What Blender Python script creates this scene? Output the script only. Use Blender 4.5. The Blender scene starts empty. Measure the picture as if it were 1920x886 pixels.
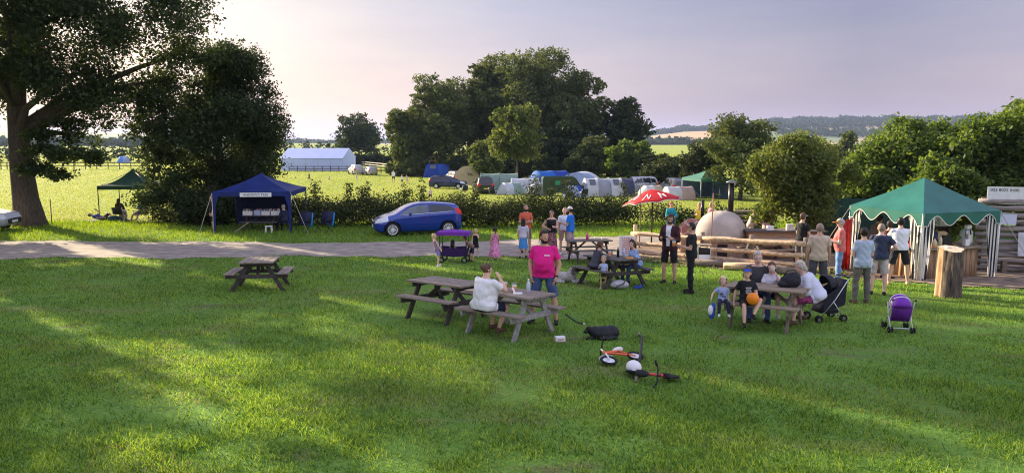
import bpy, math, random
import numpy as np
from mathutils import Vector, Matrix
R = math.radians
sc = bpy.context.scene
COL = sc.collection
# ---------------------------------------------------------------- camera
F, CX, CY, HOR = 1400.0, 960.0, 443.0, 262.0
CZ = 3.40
TH = math.atan((CY - HOR) / F)
cam = bpy.data.objects.new('camera', bpy.data.cameras.new('camera'))
COL.objects.link(cam)
cam.data.sensor_width = 36.0
cam.data.lens = 36.0 * F / 1920.0
cam.data.clip_start = 0.1
cam.data.clip_end = 20000
cam.location = (0, 0, CZ)
cam.rotation_euler = (math.pi / 2 - TH, 0, 0)
sc.camera = cam
# ---------------------------------------------------------------- light
SUN_AZ, SUN_EL = 49.0, 19.8            # degrees left of straight ahead, above the horizon
sdir = Vector((-math.sin(R(SUN_AZ)) * math.cos(R(SUN_EL)), math.cos(R(SUN_AZ)) * math.cos(R(SUN_EL)), math.sin(R(SUN_EL))))
sun = bpy.data.objects.new('sun', bpy.data.lights.new('sun', 'SUN'))
COL.objects.link(sun)
sun.data.energy = 5.0
sun.data.angle = R(0.6)
sun.data.color = (1.0, 0.84, 0.58)
sun.rotation_euler = sdir.to_track_quat('Z', 'Y').to_euler()
world = bpy.data.worlds.new('World')
sc.world = world
world.use_nodes = True
wn, wl = world.node_tree.nodes, world.node_tree.links
wn.clear()
wo = wn.new('ShaderNodeOutputWorld')
bg = wn.new('ShaderNodeBackground')
sky = wn.new('ShaderNodeTexSky')
sky.sky_type = 'NISHITA'
sky.sun_disc = False
sky.sun_elevation = R(SUN_EL)
sky.sun_rotation = R(-SUN_AZ)
sky.air_density = 1.0
sky.dust_density = 3.0
sky.ozone_density = 1.5
tc = wn.new('ShaderNodeTexCoord')
mp = wn.new('ShaderNodeMapping')
mp.inputs['Scale'].default_value = (1.2, 1.2, 7.0)
mp.inputs['Rotation'].default_value = (0.0, 0.12, 0.3)
nz = wn.new('ShaderNodeTexNoise')
nz.inputs['Scale'].default_value = 2.2
nz.inputs['Detail'].default_value = 6.0
nz.inputs['Roughness'].default_value = 0.55
cr = wn.new('ShaderNodeValToRGB')
cr.color_ramp.elements[0].position = 0.36
cr.color_ramp.elements[0].color = (0.80, 0.80, 0.86, 1)
cr.color_ramp.elements[1].position = 0.70
cr.color_ramp.elements[1].color = (1.0, 0.965, 0.95, 1)
mx = wn.new('ShaderNodeMix')
mx.data_type = 'RGBA'
sxyz = wn.new('ShaderNodeSeparateXYZ')
wl.new(tc.outputs['Generated'], sxyz.inputs[0])
def wramp(src, stops):
    r = wn.new('ShaderNodeValToRGB'); e_ = r.color_ramp.elements
    while len(e_) < len(stops): e_.new(0.5)
    for q, (p_, c_) in zip(e_, stops): q.position = p_; q.color = (*c_, 1)
    wl.new(src, r.inputs['Fac']); return r.outputs['Color']
def wvec(op, a_, b_=None, s_=None):
    v = wn.new('ShaderNodeVectorMath'); v.operation = op; wl.new(a_, v.inputs[0])
    if b_ is not None: wl.new(b_, v.inputs[1])
    if s_ is not None: v.inputs['Scale'].default_value = s_
    return v
# thin veil of evening cloud: creamy towards the sun, lavender to the side; unseen sky overhead and behind brightened to lift the shade
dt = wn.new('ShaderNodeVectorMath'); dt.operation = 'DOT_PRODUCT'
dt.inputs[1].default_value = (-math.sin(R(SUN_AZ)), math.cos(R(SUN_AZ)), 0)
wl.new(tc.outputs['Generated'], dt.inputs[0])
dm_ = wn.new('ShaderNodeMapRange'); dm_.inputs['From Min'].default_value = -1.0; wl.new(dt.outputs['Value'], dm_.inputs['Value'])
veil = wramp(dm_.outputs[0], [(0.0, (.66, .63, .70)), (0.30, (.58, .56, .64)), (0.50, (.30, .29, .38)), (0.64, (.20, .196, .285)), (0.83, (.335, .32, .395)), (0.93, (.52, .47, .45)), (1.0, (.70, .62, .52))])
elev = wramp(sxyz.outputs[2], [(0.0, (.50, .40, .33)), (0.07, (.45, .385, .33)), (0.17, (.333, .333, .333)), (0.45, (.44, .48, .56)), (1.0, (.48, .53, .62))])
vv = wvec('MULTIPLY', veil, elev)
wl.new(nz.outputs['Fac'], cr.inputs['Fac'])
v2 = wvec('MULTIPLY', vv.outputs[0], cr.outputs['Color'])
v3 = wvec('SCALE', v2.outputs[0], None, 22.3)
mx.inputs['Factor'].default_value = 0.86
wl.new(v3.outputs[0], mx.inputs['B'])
wl.new(tc.outputs['Generated'], mp.inputs['Vector'])
wl.new(mp.outputs['Vector'], nz.inputs['Vector'])
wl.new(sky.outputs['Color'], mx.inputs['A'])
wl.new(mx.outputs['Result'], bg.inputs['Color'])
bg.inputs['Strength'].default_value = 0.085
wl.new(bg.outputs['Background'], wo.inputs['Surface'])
vs = sc.view_settings
vs.view_transform = 'Standard'
vs.look = 'None'
vs.gamma = 1.0
vs.use_curve_mapping = False
vs.exposure = 1.46
sc.cycles.use_denoising = True
sc.cycles.denoiser = 'OPENIMAGEDENOISE'
sc.cycles.denoising_prefilter = 'NONE'
sc.cycles.denoising_input_passes = 'RGB_ALBEDO_NORMAL'
sc.cycles.filter_width = 1.1
sc.cycles.sample_clamp_direct = 6.0
sc.cycles.sample_clamp_indirect = 2.0
sc.cycles.max_bounces = 6
sc.cycles.diffuse_bounces = 3
sc.cycles.glossy_bounces = 3
sc.cycles.transmission_bounces = 4
sc.cycles.transparent_max_bounces = 6
sc.cycles.volume_bounces = 1
# ---------------------------------------------------------------- terrain and pixel helpers
_ky = [-60, 0, 6, 12.5, 19, 27, 34, 38, 60, 95, 150, 250, 420, 900, 2000, 9000]
_kz = [0.7, 0.33, 0.13, -0.08, -0.42, -0.82, -0.85, -0.98, -1.8, -2.5, -2.85, -3.1, -3.4, -4, -6, -20]
_ty = np.concatenate([np.arange(-60, 300, 0.25), np.arange(300, 9000, 20.0)])
_tz = np.interp(_ty, _ky, _kz)
_n = int(np.sum(_ty < 300))
_ker = np.ones(25) / 25
_pad = np.concatenate([np.full(12, _tz[0]), _tz[:_n + 12]])
_tz[:_n] = np.convolve(_pad, _ker, 'same')[12:12 + _n]
def gz(x, y):
    return np.interp(y, _ty, _tz) + 0 * np.asarray(x)
_c, _s = math.cos(TH), math.sin(TH)
def slope(y):
    return float((np.interp(y + 1.0, _ty, _tz) - np.interp(y - 1.0, _ty, _tz)) / 2.0)
def lay(o, ang):
    """turn a thing about the vertical, then tip it with the slope of the ground"""
    o.rotation_euler = (Matrix.Rotation(math.atan(slope(o.location.y)), 3, 'X') @ Matrix.Rotation(R(ang), 3, 'Z')).to_euler()
def ray(px, py):
    a, b = (px - CX) / F, (CY - py) / F
    return np.array([a, _c + b * _s, -_s + b * _c])
def G(px, py, h=0.0):
    """point of the ground (raised by h) seen at a photo pixel"""
    r = ray(px, py); r = r / r[1]
    Y = np.concatenate([np.arange(4, 60, 0.02), np.arange(60, 700, 0.2)])
    z = CZ + r[2] * Y
    i = int(np.argmax(z < gz(0, Y) + h))
    if i == 0: i = len(Y) - 1
    y = float(Y[i])
    return Vector((float(r[0] * y), y, float(gz(0, y))))
def atY(px, Y):
    """ground point under a pixel column at distance Y"""
    r = ray(px, HOR); r = r / r[1]
    return Vector((float(r[0] * Y), Y, float(gz(0, Y))))
def PY(px, py, Y):
    r = ray(px, py); r = r / r[1]
    return Vector((float(r[0] * Y), Y, float(CZ + r[2] * Y)))
# ---------------------------------------------------------------- materials
MC = {}
def M(name, col, rough=0.75, metal=0.0, var=0.16, scale=9.0, bump=0.0, trans=0.0, stretch=None, coat=0.0, alpha=1.0, emis=None):
    key = name
    if key in MC: return MC[key]
    m = bpy.data.materials.new(name); m.use_nodes = True
    n, l = m.node_tree.nodes, m.node_tree.links
    p = n['Principled BSDF']; out = n['Material Output']
    p.inputs['Roughness'].default_value = rough
    p.inputs['Metallic'].default_value = metal
    p.inputs['Coat Weight'].default_value = coat
    p.inputs['Specular IOR Level'].default_value = 0.35
    t = n.new('ShaderNodeTexCoord'); mpn = n.new('ShaderNodeMapping')
    if stretch: mpn.inputs['Scale'].default_value = stretch
    nt = n.new('ShaderNodeTexNoise'); nt.inputs['Scale'].default_value = scale; nt.inputs['Detail'].default_value = 5
    l.new(t.outputs['Object'], mpn.inputs['Vector']); l.new(mpn.outputs['Vector'], nt.inputs['Vector'])
    rp = n.new('ShaderNodeValToRGB')
    rp.color_ramp.elements[0].position = 0.32; rp.color_ramp.elements[1].position = 0.68
    rp.color_ramp.elements[0].color = tuple(min(1, c * (1 - var)) for c in col) + (1,)
    rp.color_ramp.elements[1].color = tuple(min(1, c * (1 + var)) for c in col) + (1,)
    l.new(nt.outputs['Fac'], rp.inputs['Fac']); l.new(rp.outputs['Color'], p.inputs['Base Color'])
    if bump > 0:
        b = n.new('ShaderNodeBump'); b.inputs['Strength'].default_value = bump; b.inputs['Distance'].default_value = 0.02
        l.new(nt.outputs['Fac'], b.inputs['Height']); l.new(b.outputs['Normal'], p.inputs['Normal'])
    if trans > 0:
        tr = n.new('ShaderNodeBsdfTranslucent'); l.new(rp.outputs['Color'], tr.inputs['Color'])
        ms = n.new('ShaderNodeMixShader'); ms.inputs['Fac'].default_value = trans
        l.new(p.outputs['BSDF'], ms.inputs[1]); l.new(tr.outputs['BSDF'], ms.inputs[2]); l.new(ms.outputs['Shader'], out.inputs['Surface'])
    if alpha < 1:
        p.inputs['Alpha'].default_value = alpha
    MC[key] = m
    return m
def leafM(name, c1, c2, trans=0.4, scale=0.6, gloss=0.02, grough=0.55, isl=0.45, hue=0.485, tval=1.5):
    m = bpy.data.materials.new(name); m.use_nodes = True
    n, l = m.node_tree.nodes, m.node_tree.links
    n.remove(n['Principled BSDF']); out = n['Material Output']
    g = n.new('ShaderNodeNewGeometry'); t = n.new('ShaderNodeTexCoord')
    nt = n.new('ShaderNodeTexNoise'); nt.inputs['Scale'].default_value = scale; nt.inputs['Detail'].default_value = 3
    l.new(t.outputs['Object'], nt.inputs['Vector'])
    ad = n.new('ShaderNodeMath'); ad.operation = 'MULTIPLY_ADD'; ad.inputs[1].default_value = isl
    l.new(g.outputs['Random Per Island'], ad.inputs[0]); 
    sb = n.new('ShaderNodeMath'); sb.operation = 'SUBTRACT'; sb.inputs[1].default_value = isl / 2
    l.new(nt.outputs['Fac'], sb.inputs[0]); l.new(sb.outputs[0], ad.inputs[2])
    rp = n.new('ShaderNodeValToRGB')
    rp.color_ramp.elements[0].position = 0.25; rp.color_ramp.elements[1].position = 0.75
    rp.color_ramp.elements[0].color = (*c1, 1); rp.color_ramp.elements[1].color = (*c2, 1)
    l.new(ad.outputs[0], rp.inputs['Fac'])
    d = n.new('ShaderNodeBsdfDiffuse'); tr = n.new('ShaderNodeBsdfTranslucent')
    gl = n.new('ShaderNodeBsdfGlossy'); gl.inputs['Roughness'].default_value = grough; gl.inputs['Color'].default_value = (0.8, 0.8, 0.8, 1)
    l.new(rp.outputs['Color'], d.inputs['Color'])
    hs = n.new('ShaderNodeHueSaturation'); hs.inputs['Value'].default_value = tval; hs.inputs['Saturation'].default_value = 1.15; hs.inputs['Hue'].default_value = hue
    l.new(rp.outputs['Color'], hs.inputs['Color']); l.new(hs.outputs['Color'], tr.inputs['Color'])
    ms = n.new('ShaderNodeMixShader'); ms.inputs['Fac'].default_value = trans
    l.new(d.outputs['BSDF'], ms.inputs[1]); l.new(tr.outputs['BSDF'], ms.inputs[2])
    m2 = n.new('ShaderNodeMixShader'); m2.inputs['Fac'].default_value = gloss
    l.new(ms.outputs['Shader'], m2.inputs[1]); l.new(gl.outputs['BSDF'], m2.inputs[2])
    l.new(m2.outputs['Shader'], out.inputs['Surface'])
    return m
# ---------------------------------------------------------------- objects
def link(name, data, parent=None):
    o = bpy.data.objects.new(name, data); COL.objects.link(o)
    if parent is not None: o.parent = parent
    return o
def tag(o, label=None, cat=None, group=None, kind=None):
    if label: o['label'] = label
    if cat: o['category'] = cat
    if group: o['group'] = group
    if kind: o['kind'] = kind
    return o
def thing(name, label, cat, loc=(0, 0, 0), rz=0.0, group=None):
    o = link(name, None); o.empty_display_size = 0.2
    o.location = loc; o.rotation_euler = (0, 0, rz)
    return tag(o, label, cat, group)
def copy_tree(o, parent=None):
    c = o.copy(); COL.objects.link(c)
    if parent is not None: c.parent = parent
    for ch in list(o.children): copy_tree(ch, c)
    return c
def fastmesh(name, V, Fq, smooth=False):
    V = np.asarray(V, np.float32).reshape(-1, 3); Fq = np.asarray(Fq, np.int32)
    me = bpy.data.meshes.new(name); k = Fq.shape[1]
    me.vertices.add(len(V)); me.vertices.foreach_set('co', V.ravel())
    me.loops.add(Fq.size); me.loops.foreach_set('vertex_index', Fq.ravel())
    me.polygons.add(len(Fq)); me.polygons.foreach_set('loop_start', np.arange(0, Fq.size, k, dtype=np.int32))
    me.polygons.foreach_set('use_smooth', np.full(len(Fq), smooth))
    me.update(calc_edges=True)
    return me
class MB:
    def __init__(s): s.v = []; s.f = []
    def add(s, V, Fs):
        o = len(s.v); s.v += [tuple(map(float, p)) for p in V]; s.f += [tuple(i + o for i in f) for f in Fs]; return s
    def box(s, c, d, rot=None):
        c = Vector(c); P = []
        for z in (-1, 1):
            for x, y in ((-1, -1), (1, -1), (1, 1), (-1, 1)):
                p = Vector((x * d[0] / 2, y * d[1] / 2, z * d[2] / 2))
                if rot is not None: p = rot @ p
                P.append(c + p)
        return s.add(P, [(3, 2, 1, 0), (4, 5, 6, 7), (0, 1, 5, 4), (1, 2, 6, 5), (2, 3, 7, 6), (3, 0, 4, 7)])
    def bar(s, a, b, w, h, up=(0, 0, 1)):
        a, b = Vector(a), Vector(b); d = b - a; L = d.length; d.normalize()
        u = Vector(up); r = d.cross(u)
        if r.length < 1e-4: r = d.cross(Vector((1, 0, 0)))
        r.normalize(); u = r.cross(d)
        return s.box((a + b) / 2, (L, w, h), Matrix((d, -r, u)).transposed())
    def tube(s, pts, rad, n=8, cap=True, el=1.0):
        pts = [Vector(p) for p in pts]
        if not hasattr(rad, '__len__'): rad = [rad] * len(pts)
        V = []; prev = None
        for i, p in enumerate(pts):
            d = (pts[min(i + 1, len(pts) - 1)] - pts[max(i - 1, 0)]).normalized()
            a = prev if prev is not None else (Vector((0, 0, 1)) if abs(d.z) < 0.9 else Vector((1, 0, 0)))
            r = d.cross(a).normalized(); a = r.cross(d).normalized(); prev = a
            for k in range(n):
                t = 2 * math.pi * k / n
                V.append(p + r * (rad[i] * math.cos(t)) + a * (rad[i] * el * math.sin(t)))
        Fs = []
        for i in range(len(pts) - 1):
            for k in range(n):
                k2 = (k + 1) % n
                Fs.append((i * n + k, i * n + k2, (i + 1) * n + k2, (i + 1) * n + k))
        if cap:
            Fs.append(tuple(range(n - 1, -1, -1))); Fs.append(tuple((len(pts) - 1) * n + k for k in range(n)))
        return s.add(V, Fs)
    def cap(s, a, b, ra, rb, n=10):
        """closed tapered capsule"""
        a, b = Vector(a), Vector(b); d = (b - a)
        L = d.length; d = d.normalized() if L > 1e-6 else Vector((0, 0, 1))
        pts, rs = [], []
        for t in (1.0, 0.85, 0.5): pts.append(a - d * ra * t); rs.append(max(1e-3, ra * math.sqrt(max(0, 1 - t * t)) + 1e-3))
        pts.append(a); rs.append(ra); pts.append(b); rs.append(rb)
        for t in (0.5, 0.85, 1.0): pts.append(b + d * rb * t); rs.append(max(1e-3, rb * math.sqrt(max(0, 1 - t * t)) + 1e-3))
        return s.tube(pts, rs, n)
    def ell(s, c, r, rot=None, nu=14, nv=9):
        c = Vector(c); V = []; Fs = []
        for j in range(nv + 1):
            ph = math.pi * (j / nv) * 0.998 + 0.003
            for i in range(nu):
                t = 2 * math.pi * i / nu
                p = Vector((r[0] * math.sin(ph) * math.cos(t), r[1] * math.sin(ph) * math.sin(t), r[2] * math.cos(ph)))
                if rot is not None: p = rot @ p
                V.append(c + p)
        for j in range(nv):
            for i in range(nu):
                i2 = (i + 1) % nu
                Fs.append((j * nu + i, (j + 1) * nu + i, (j + 1) * nu + i2, j * nu + i2))
        Fs.append(tuple(range(nu))); Fs.append(tuple(nv * nu + i for i in range(nu - 1, -1, -1)))
        return s.add(V, Fs)
    def lathe(s, prof, n=24, c=(0, 0, 0), axis='z', a0=0.0, a1=2 * math.pi):
        c = Vector(c); V = []; Fs = []; full = abs(a1 - a0 - 2 * math.pi) < 1e-6
        m = n if full else n + 1
        for r, z in prof:
            for i in range(m):
                t = a0 + (a1 - a0) * i / n
                x, y = r * math.cos(t), r * math.sin(t)
                V.append(c + (Vector((x, y, z)) if axis == 'z' else Vector((x, z, y)) if axis == 'y' else Vector((z, x, y))))
        for j in range(len(prof) - 1):
            for i in range(n):
                i2 = (i + 1) % m
                Fs.append((j * m + i, j * m + i2, (j + 1) * m + i2, (j + 1) * m + i))
        return s.add(V, Fs)
    def loft(s, rings, cap=True, closed=True):
        n = len(rings[0]); V = [p for r in rings for p in r]; Fs = []
        for i in range(len(rings) - 1):
            for k in range(n if closed else n - 1):
                k2 = (k + 1) % n
                Fs.append((i * n + k, i * n + k2, (i + 1) * n + k2, (i + 1) * n + k))
        if cap and closed:
            Fs.append(tuple(range(n - 1, -1, -1))); Fs.append(tuple((len(rings) - 1) * n + k for k in range(n)))
        return s.add(V, Fs)
    def quad(s, *P): return s.add(P, [tuple(range(len(P)))])
    def mesh(s, name, smooth=False):
        me = bpy.data.meshes.new(name); me.from_pydata(s.v, [], s.f); me.update()
        if smooth: me.polygons.foreach_set('use_smooth', [True] * len(me.polygons))
        return me
    def build(s, name, mat, parent=None, smooth=False, bevel=0.0, solid=0.0):
        me = s.mesh(name, smooth); me.materials.append(mat)
        o = link(name, me, parent)
        if solid:
            md = o.modifiers.new('thick', 'SOLIDIFY'); md.thickness = solid; md.offset = 0
        if bevel:
            md = o.modifiers.new('bevel', 'BEVEL'); md.width = bevel; md.segments = 2; md.limit_method = 'ANGLE'
        return o
def text_part(txt, size, mat, parent, loc, rot, name='lettering', depth=0.002, align='CENTER'):
    cu = bpy.data.curves.new(name, 'FONT'); cu.body = txt; cu.size = size; cu.extrude = depth
    cu.align_x = align; cu.align_y = 'CENTER'
    tmp = bpy.data.objects.new('tmp', cu); COL.objects.link(tmp)
    dg = bpy.context.evaluated_depsgraph_get(); dg.update()
    me = bpy.data.meshes.new_from_object(tmp.evaluated_get(dg)); bpy.data.objects.remove(tmp)
    me.materials.clear(); me.materials.append(mat)
    o = link(name, me, parent); o.location = loc; o.rotation_euler = rot
    return o
rng = np.random.default_rng(7)
random.seed(5)
# ================================================================ SETTING
def ground_mat():
    m = bpy.data.materials.new('mown_grass_ground'); m.use_nodes = True
    n, l = m.node_tree.nodes, m.node_tree.links
    p = n['Principled BSDF']; p.inputs['Roughness'].default_value = 0.95; p.inputs['Specular IOR Level'].default_value = 0.1
    t = n.new('ShaderNodeTexCoord')
    def noise(sc_, det=4, st=None):
        a = n.new('ShaderNodeTexNoise'); a.inputs['Scale'].default_value = sc_; a.inputs['Detail'].default_value = det
        mpn = n.new('ShaderNodeMapping')
        if st: mpn.inputs['Scale'].default_value = st
        l.new(t.outputs['Object'], mpn.inputs['Vector']); l.new(mpn.outputs['Vector'], a.inputs['Vector']); return a.outputs['Fac']
    def ramp(src, p0, c0, p1, c1):
        r = n.new('ShaderNodeValToRGB'); r.color_ramp.elements[0].position = p0; r.color_ramp.elements[1].position = p1
        r.color_ramp.elements[0].color = (*c0, 1); r.color_ramp.elements[1].color = (*c1, 1); l.new(src, r.inputs['Fac']); return r.outputs['Color']
    def mix(f, a, b):
        x = n.new('ShaderNodeMix'); x.data_type = 'RGBA'; l.new(f, x.inputs['Factor']); l.new(a, x.inputs['A']); l.new(b, x.inputs['B']); return x.outputs['Result']
    big = ramp(noise(0.35, 5), 0.35, (0.085, 0.19, 0.028), 0.65, (0.155, 0.29, 0.046))
    fine = ramp(noise(14, 4), 0.3, (0.050, 0.115, 0.018), 0.7, (0.165, 0.27, 0.055))
    base = mix(ramp(noise(3, 2), 0.4, (0.3,) * 3, 0.6, (0.7,) * 3), big, fine)
    dry = ramp(noise(22, 3), 0.3, (0.16, 0.15, 0.06), 0.7, (0.26, 0.23, 0.10))
    c = mix(ramp(noise(0.55, 4, (0.5, 1.3, 1)), 0.56, (0,) * 3, 0.74, (0.75,) * 3), base, dry)
    c = mix(ramp(noise(0.9, 5, (0.7, 1.2, 1)), 0.60, (0,) * 3, 0.70, (0.8,) * 3), c, ramp(noise(30, 3), 0.3, (0.10, 0.075, 0.045), 0.7, (0.19, 0.15, 0.09)))
    sp = n.new('ShaderNodeSeparateXYZ'); l.new(t.outputs['Object'], sp.inputs[0])
    mr = n.new('ShaderNodeMapRange'); mr.inputs['From Min'].default_value = 39; mr.inputs['From Max'].default_value = 44; l.new(sp.outputs[1], mr.inputs['Value'])
    hay_sunlit = ramp(noise(0.12, 5, (1, 0.35, 1)), 0.35, (0.22, 0.285, 0.045), 0.65, (0.30, 0.335, 0.075))  # far field's hay tone, with low sunlight worked into its brightness
    c = mix(mr.outputs[0], c, hay_sunlit)
    l.new(c, p.inputs['Base Color'])
    b = n.new('ShaderNodeBump'); b.inputs['Strength'].default_value = 0.5; b.inputs['Distance'].default_value = 0.04
    l.new(noise(30, 4), b.inputs['Height']); l.new(b.outputs['Normal'], p.inputs['Normal'])
    return m
def track_noise(x):
    return 0.28 * np.sin(x * 0.9) + 0.16 * np.sin(x * 2.3 + 1) + 0.08 * np.sin(x * 5.1)
TX = np.array([-60, -22, -14, -8, -3, 2, 5.5, 10, 16])
TF = np.array([31.0, 31.2, 31.0, 30.6, 30.9, 32.0, 33.4, 35, 38])      # far edge of the track
TN = np.array([25.8, 26.0, 26.1, 26.6, 26.8, 26.0, 25.2, 26.5, 31])    # near edge
def on_track(x, y):
    return (y < np.interp(x, TX, TF) + track_noise(x) * 0.5) & (y > np.interp(x, TX, TN) + track_noise(x + 3))
# dirt yard in front of the stall and the ovens
DIRT = [(4.0, 25.6), (6.5, 23.4), (9.0, 21.6), (11.2, 19.6), (13.2, 19.0), (17.5, 19.6), (22.0, 20.5), (26.0, 25), (20, 31), (8.0, 31), (4.5, 29.0)]
def in_poly(x, y, poly):
    x = np.asarray(x, float); y = np.asarray(y, float); r = np.zeros(x.shape, bool); n = len(poly)
    for i in range(n):
        x1, y1 = poly[i]; x2, y2 = poly[(i + 1) % n]
        c = ((y1 > y) != (y2 > y)) & (x < (x2 - x1) * (y - y1) / ((y2 - y1) if y2 != y1 else 1e-9) + x1)
        r ^= c
    return r
def sheet(xs, ys, dz=0.0):
    X, Y = np.meshgrid(xs, ys); Z = gz(X, Y) + dz
    V = np.stack([X, Y, Z], -1).reshape(-1, 3); nx = len(xs); ny = len(ys)
    i = np.arange(nx - 1)[None, :] + nx * np.arange(ny - 1)[:, None]
    Fq = np.stack([i, i + 1, i + 1 + nx, i + nx], -1).reshape(-1, 4)
    return V, Fq
GM = ground_mat()
ys = np.concatenate([np.arange(-40, 60, 0.5), np.arange(60, 300, 5.0), np.arange(300, 1000, 50), np.arange(1000, 9001, 500)])
xs = np.concatenate([-np.geomspace(60, 9000, 22)[::-1], np.arange(-58, 59, 2.0), np.geomspace(60, 9000, 22)])
V, Fq = sheet(xs, ys)
gme = fastmesh('ground', V, Fq, True); gme.materials.append(GM)
tag(link('ground', gme), kind='structure')
# gravel track
trk = []
tx = np.arange(-45, 16.01, 0.25); NV = 14
V = []
for x in tx:
    a = np.interp(x, TX, TN) + track_noise(x + 3); b = np.interp(x, TX, TF) + track_noise(x) * 0.5
    for k in range(NV + 1):
        y = a + (b - a) * k / NV; V.append((x, y, float(gz(x, y)) + 0.012))
i = np.arange(NV)[None, :] + (NV + 1) * np.arange(len(tx) - 1)[:, None]
Fq = np.stack([i, i + NV + 1, i + NV + 2, i + 1], -1).reshape(-1, 4)
tm = M('track_gravel', (0.29, 0.245, 0.20), 0.95, var=0.34, scale=2.4, bump=0.3, stretch=(.8, 1.2, 1))
me = fastmesh('gravel_track', V, Fq, True); me.materials.append(tm)
tag(link('gravel_track', me), kind='structure')
dm = M('bare_earth', (0.20, 0.145, 0.10), 0.95, var=0.45, scale=2.5, bump=0.7)
gx, gy = np.meshgrid(np.arange(3, 27, 0.25), np.arange(18, 32, 0.25))
rag = 0.25 * np.sin(gx * 3.1) * np.cos(gy * 2.7)
keep = in_poly(gx + 0.12 + rag, gy + 0.12 + rag, DIRT)
nx = gx.shape[1]
V = np.stack([gx, gy, gz(gx, gy) + 0.022], -1).reshape(-1, 3)
jj, ii = np.nonzero(keep[:-1, :-1]); b0 = jj * nx + ii
me = fastmesh('yard_earth', V, np.stack([b0, b0 + 1, b0 + 1 + nx, b0 + nx], -1), True); me.materials.append(dm)
tag(link('yard_earth', me), kind='structure')
# ---- far hills with stubble fields
aa = np.linspace(-1.1, 1.3, 200); dd = np.concatenate([np.linspace(520, 1600, 22), np.linspace(1650, 3400, 40), [4200, 5200, 6500]])
A, D = np.meshgrid(aa, dd)
def sm(x, a, b):
    t = np.clip((x - a) / (b - a), 0, 1); return t * t * (3 - 2 * t)
def hill(A, D):
    r = 78 * sm(A, 0.10, 0.36) * (1 - 0.5 * sm(A, 0.75, 1.3)) * sm(D, 1100, 2750) + 8 * np.sin(A * 9 + 1) * sm(D, 1300, 2600)
    r = r - 16 * sm(A, 0.22, 0.3) * (1 - sm(A, 0.3, 0.36)) * sm(D, 1500, 2600)
    l = (26 + 12 * np.sin(A * 7)) * sm(-A, 0.0, 0.25) * sm(D, 1900, 3200)
    return -6 + r + l + 3 * np.sin(A * 23 + D * 0.004) * sm(D, 800, 1500)
Z = hill(A, D)
V = np.stack([A * D, D, Z], -1).reshape(-1, 3); nx = len(aa)
i = np.arange(nx - 1)[None, :] + nx * np.arange(len(dd) - 1)[:, None]
Fq = np.stack([i, i + 1, i + 1 + nx, i + nx], -1).reshape(-1, 4)
me = fastmesh('hills', V, Fq, True)
fa = V[Fq].mean(1); fA = fa[:, 0] / fa[:, 1]; fD = fa[:, 1]
cell = (np.floor(fA * 9) * 7 + np.floor(fD / 330) * 13).astype(int) % 5
pal = np.array([(0.30, 0.25, 0.12), (0.10, 0.15, 0.05), (0.16, 0.20, 0.08), (0.12, 0.17, 0.06), (0.24, 0.22, 0.11)])
colr = pal[cell]
colr[(fD > 2350) & (fA > 0.05)] = (0.05, 0.07, 0.035)
colr[(fA > 0.17) & (fA < 0.27) & (fD > 1500) & (fD < 2200)] = (0.40, 0.25, 0.12)
colr[(fA > 0.33) & (fA < 0.5) & (fD > 1950) & (fD < 2350)] = (0.36, 0.26, 0.14)
ca = me.color_attributes.new('field_colour', 'FLOAT_COLOR', 'CORNER')
ca.data.foreach_set('color', np.repeat(np.c_[colr, np.ones(len(colr))], 4, 0).astype(np.float32).ravel())
hm = bpy.data.materials.new('far_fields'); hm.use_nodes = True
hn = hm.node_tree.nodes; at = hn.new('ShaderNodeVertexColor'); at.layer_name = 'field_colour'
hm.node_tree.links.new(at.outputs['Color'], hn['Principled BSDF'].inputs['Base Color']); hn['Principled BSDF'].inputs['Roughness'].default_value = 1
me.materials.append(hm)
tag(link('hills', me), kind='structure')
hz = MB().box((0, 4700, 43), (19000, 9700, 134)).mesh('haze')
hzm = bpy.data.materials.new('haze_air'); hzm.use_nodes = True
hzn = hzm.node_tree.nodes; hzn.remove(hzn['Principled BSDF'])
hv = hzn.new('ShaderNodeVolumePrincipled'); hv.inputs['Color'].default_value = (0.45, 0.56, 1.0, 1); hv.inputs['Density'].default_value = 0.00009; hv.inputs['Anisotropy'].default_value = 0.15
hzm.node_tree.links.new(hv.outputs['Volume'], hzn['Material Output'].inputs['Volume'])
hz.materials.append(hzm); tag(link('haze', hz), 'thin pale evening haze over the whole valley', 'haze', kind='stuff')
# ---------------------------------------------------------------- leaves, trees
def leaf_arrays(P, size, g, droop=0.0, aspect=0.6):
    n = len(P)
    a = g.normal(size=(n, 3)); a[:, 2] = a[:, 2] * 0.8 - droop; a /= np.linalg.norm(a, axis=1)[:, None]
    b = g.normal(size=(n, 3)); b[:, 2] *= 0.6; b -= a * (a * b).sum(1)[:, None]; b /= np.linalg.norm(b, axis=1)[:, None] + 1e-9
    L = size * g.uniform(0.6, 1.35, (n, 1)); W = L * aspect
    V = np.stack([P - a * L / 2, P + b * W / 2 + a * L * 0.05, P + a * L / 2, P - b * W / 2 + a * L * 0.05], 1).reshape(-1, 3)
    return V, np.arange(4 * n).reshape(-1, 4)
def crown_points(clumps, n, g, per=9, sig=0.28, hollow=2.4, jit=(0.85, 1.18)):
    C = np.asarray(clumps, float)
    w = (C[:, 3] * C[:, 4] + C[:, 3] * C[:, 5]); w = w / w.sum()
    nt = max(1, n // per)
    k = g.choice(len(C), nt, p=w)
    d = g.normal(size=(nt, 3)); d /= np.linalg.norm(d, axis=1)[:, None]
    r = g.uniform(0, 1, (nt, 1)) ** (1 / hollow) * g.uniform(*jit, (nt, 1))
    tw = C[k, :3] + d * r * C[k, 3:6]
    s = (sig * C[k, 3:6].mean(1))[:, None, None]
    P = tw[:, None, :] + g.normal(size=(nt, per, 3)) * s * np.array([1, 1, 0.7])
    return P.reshape(-1, 3)
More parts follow.
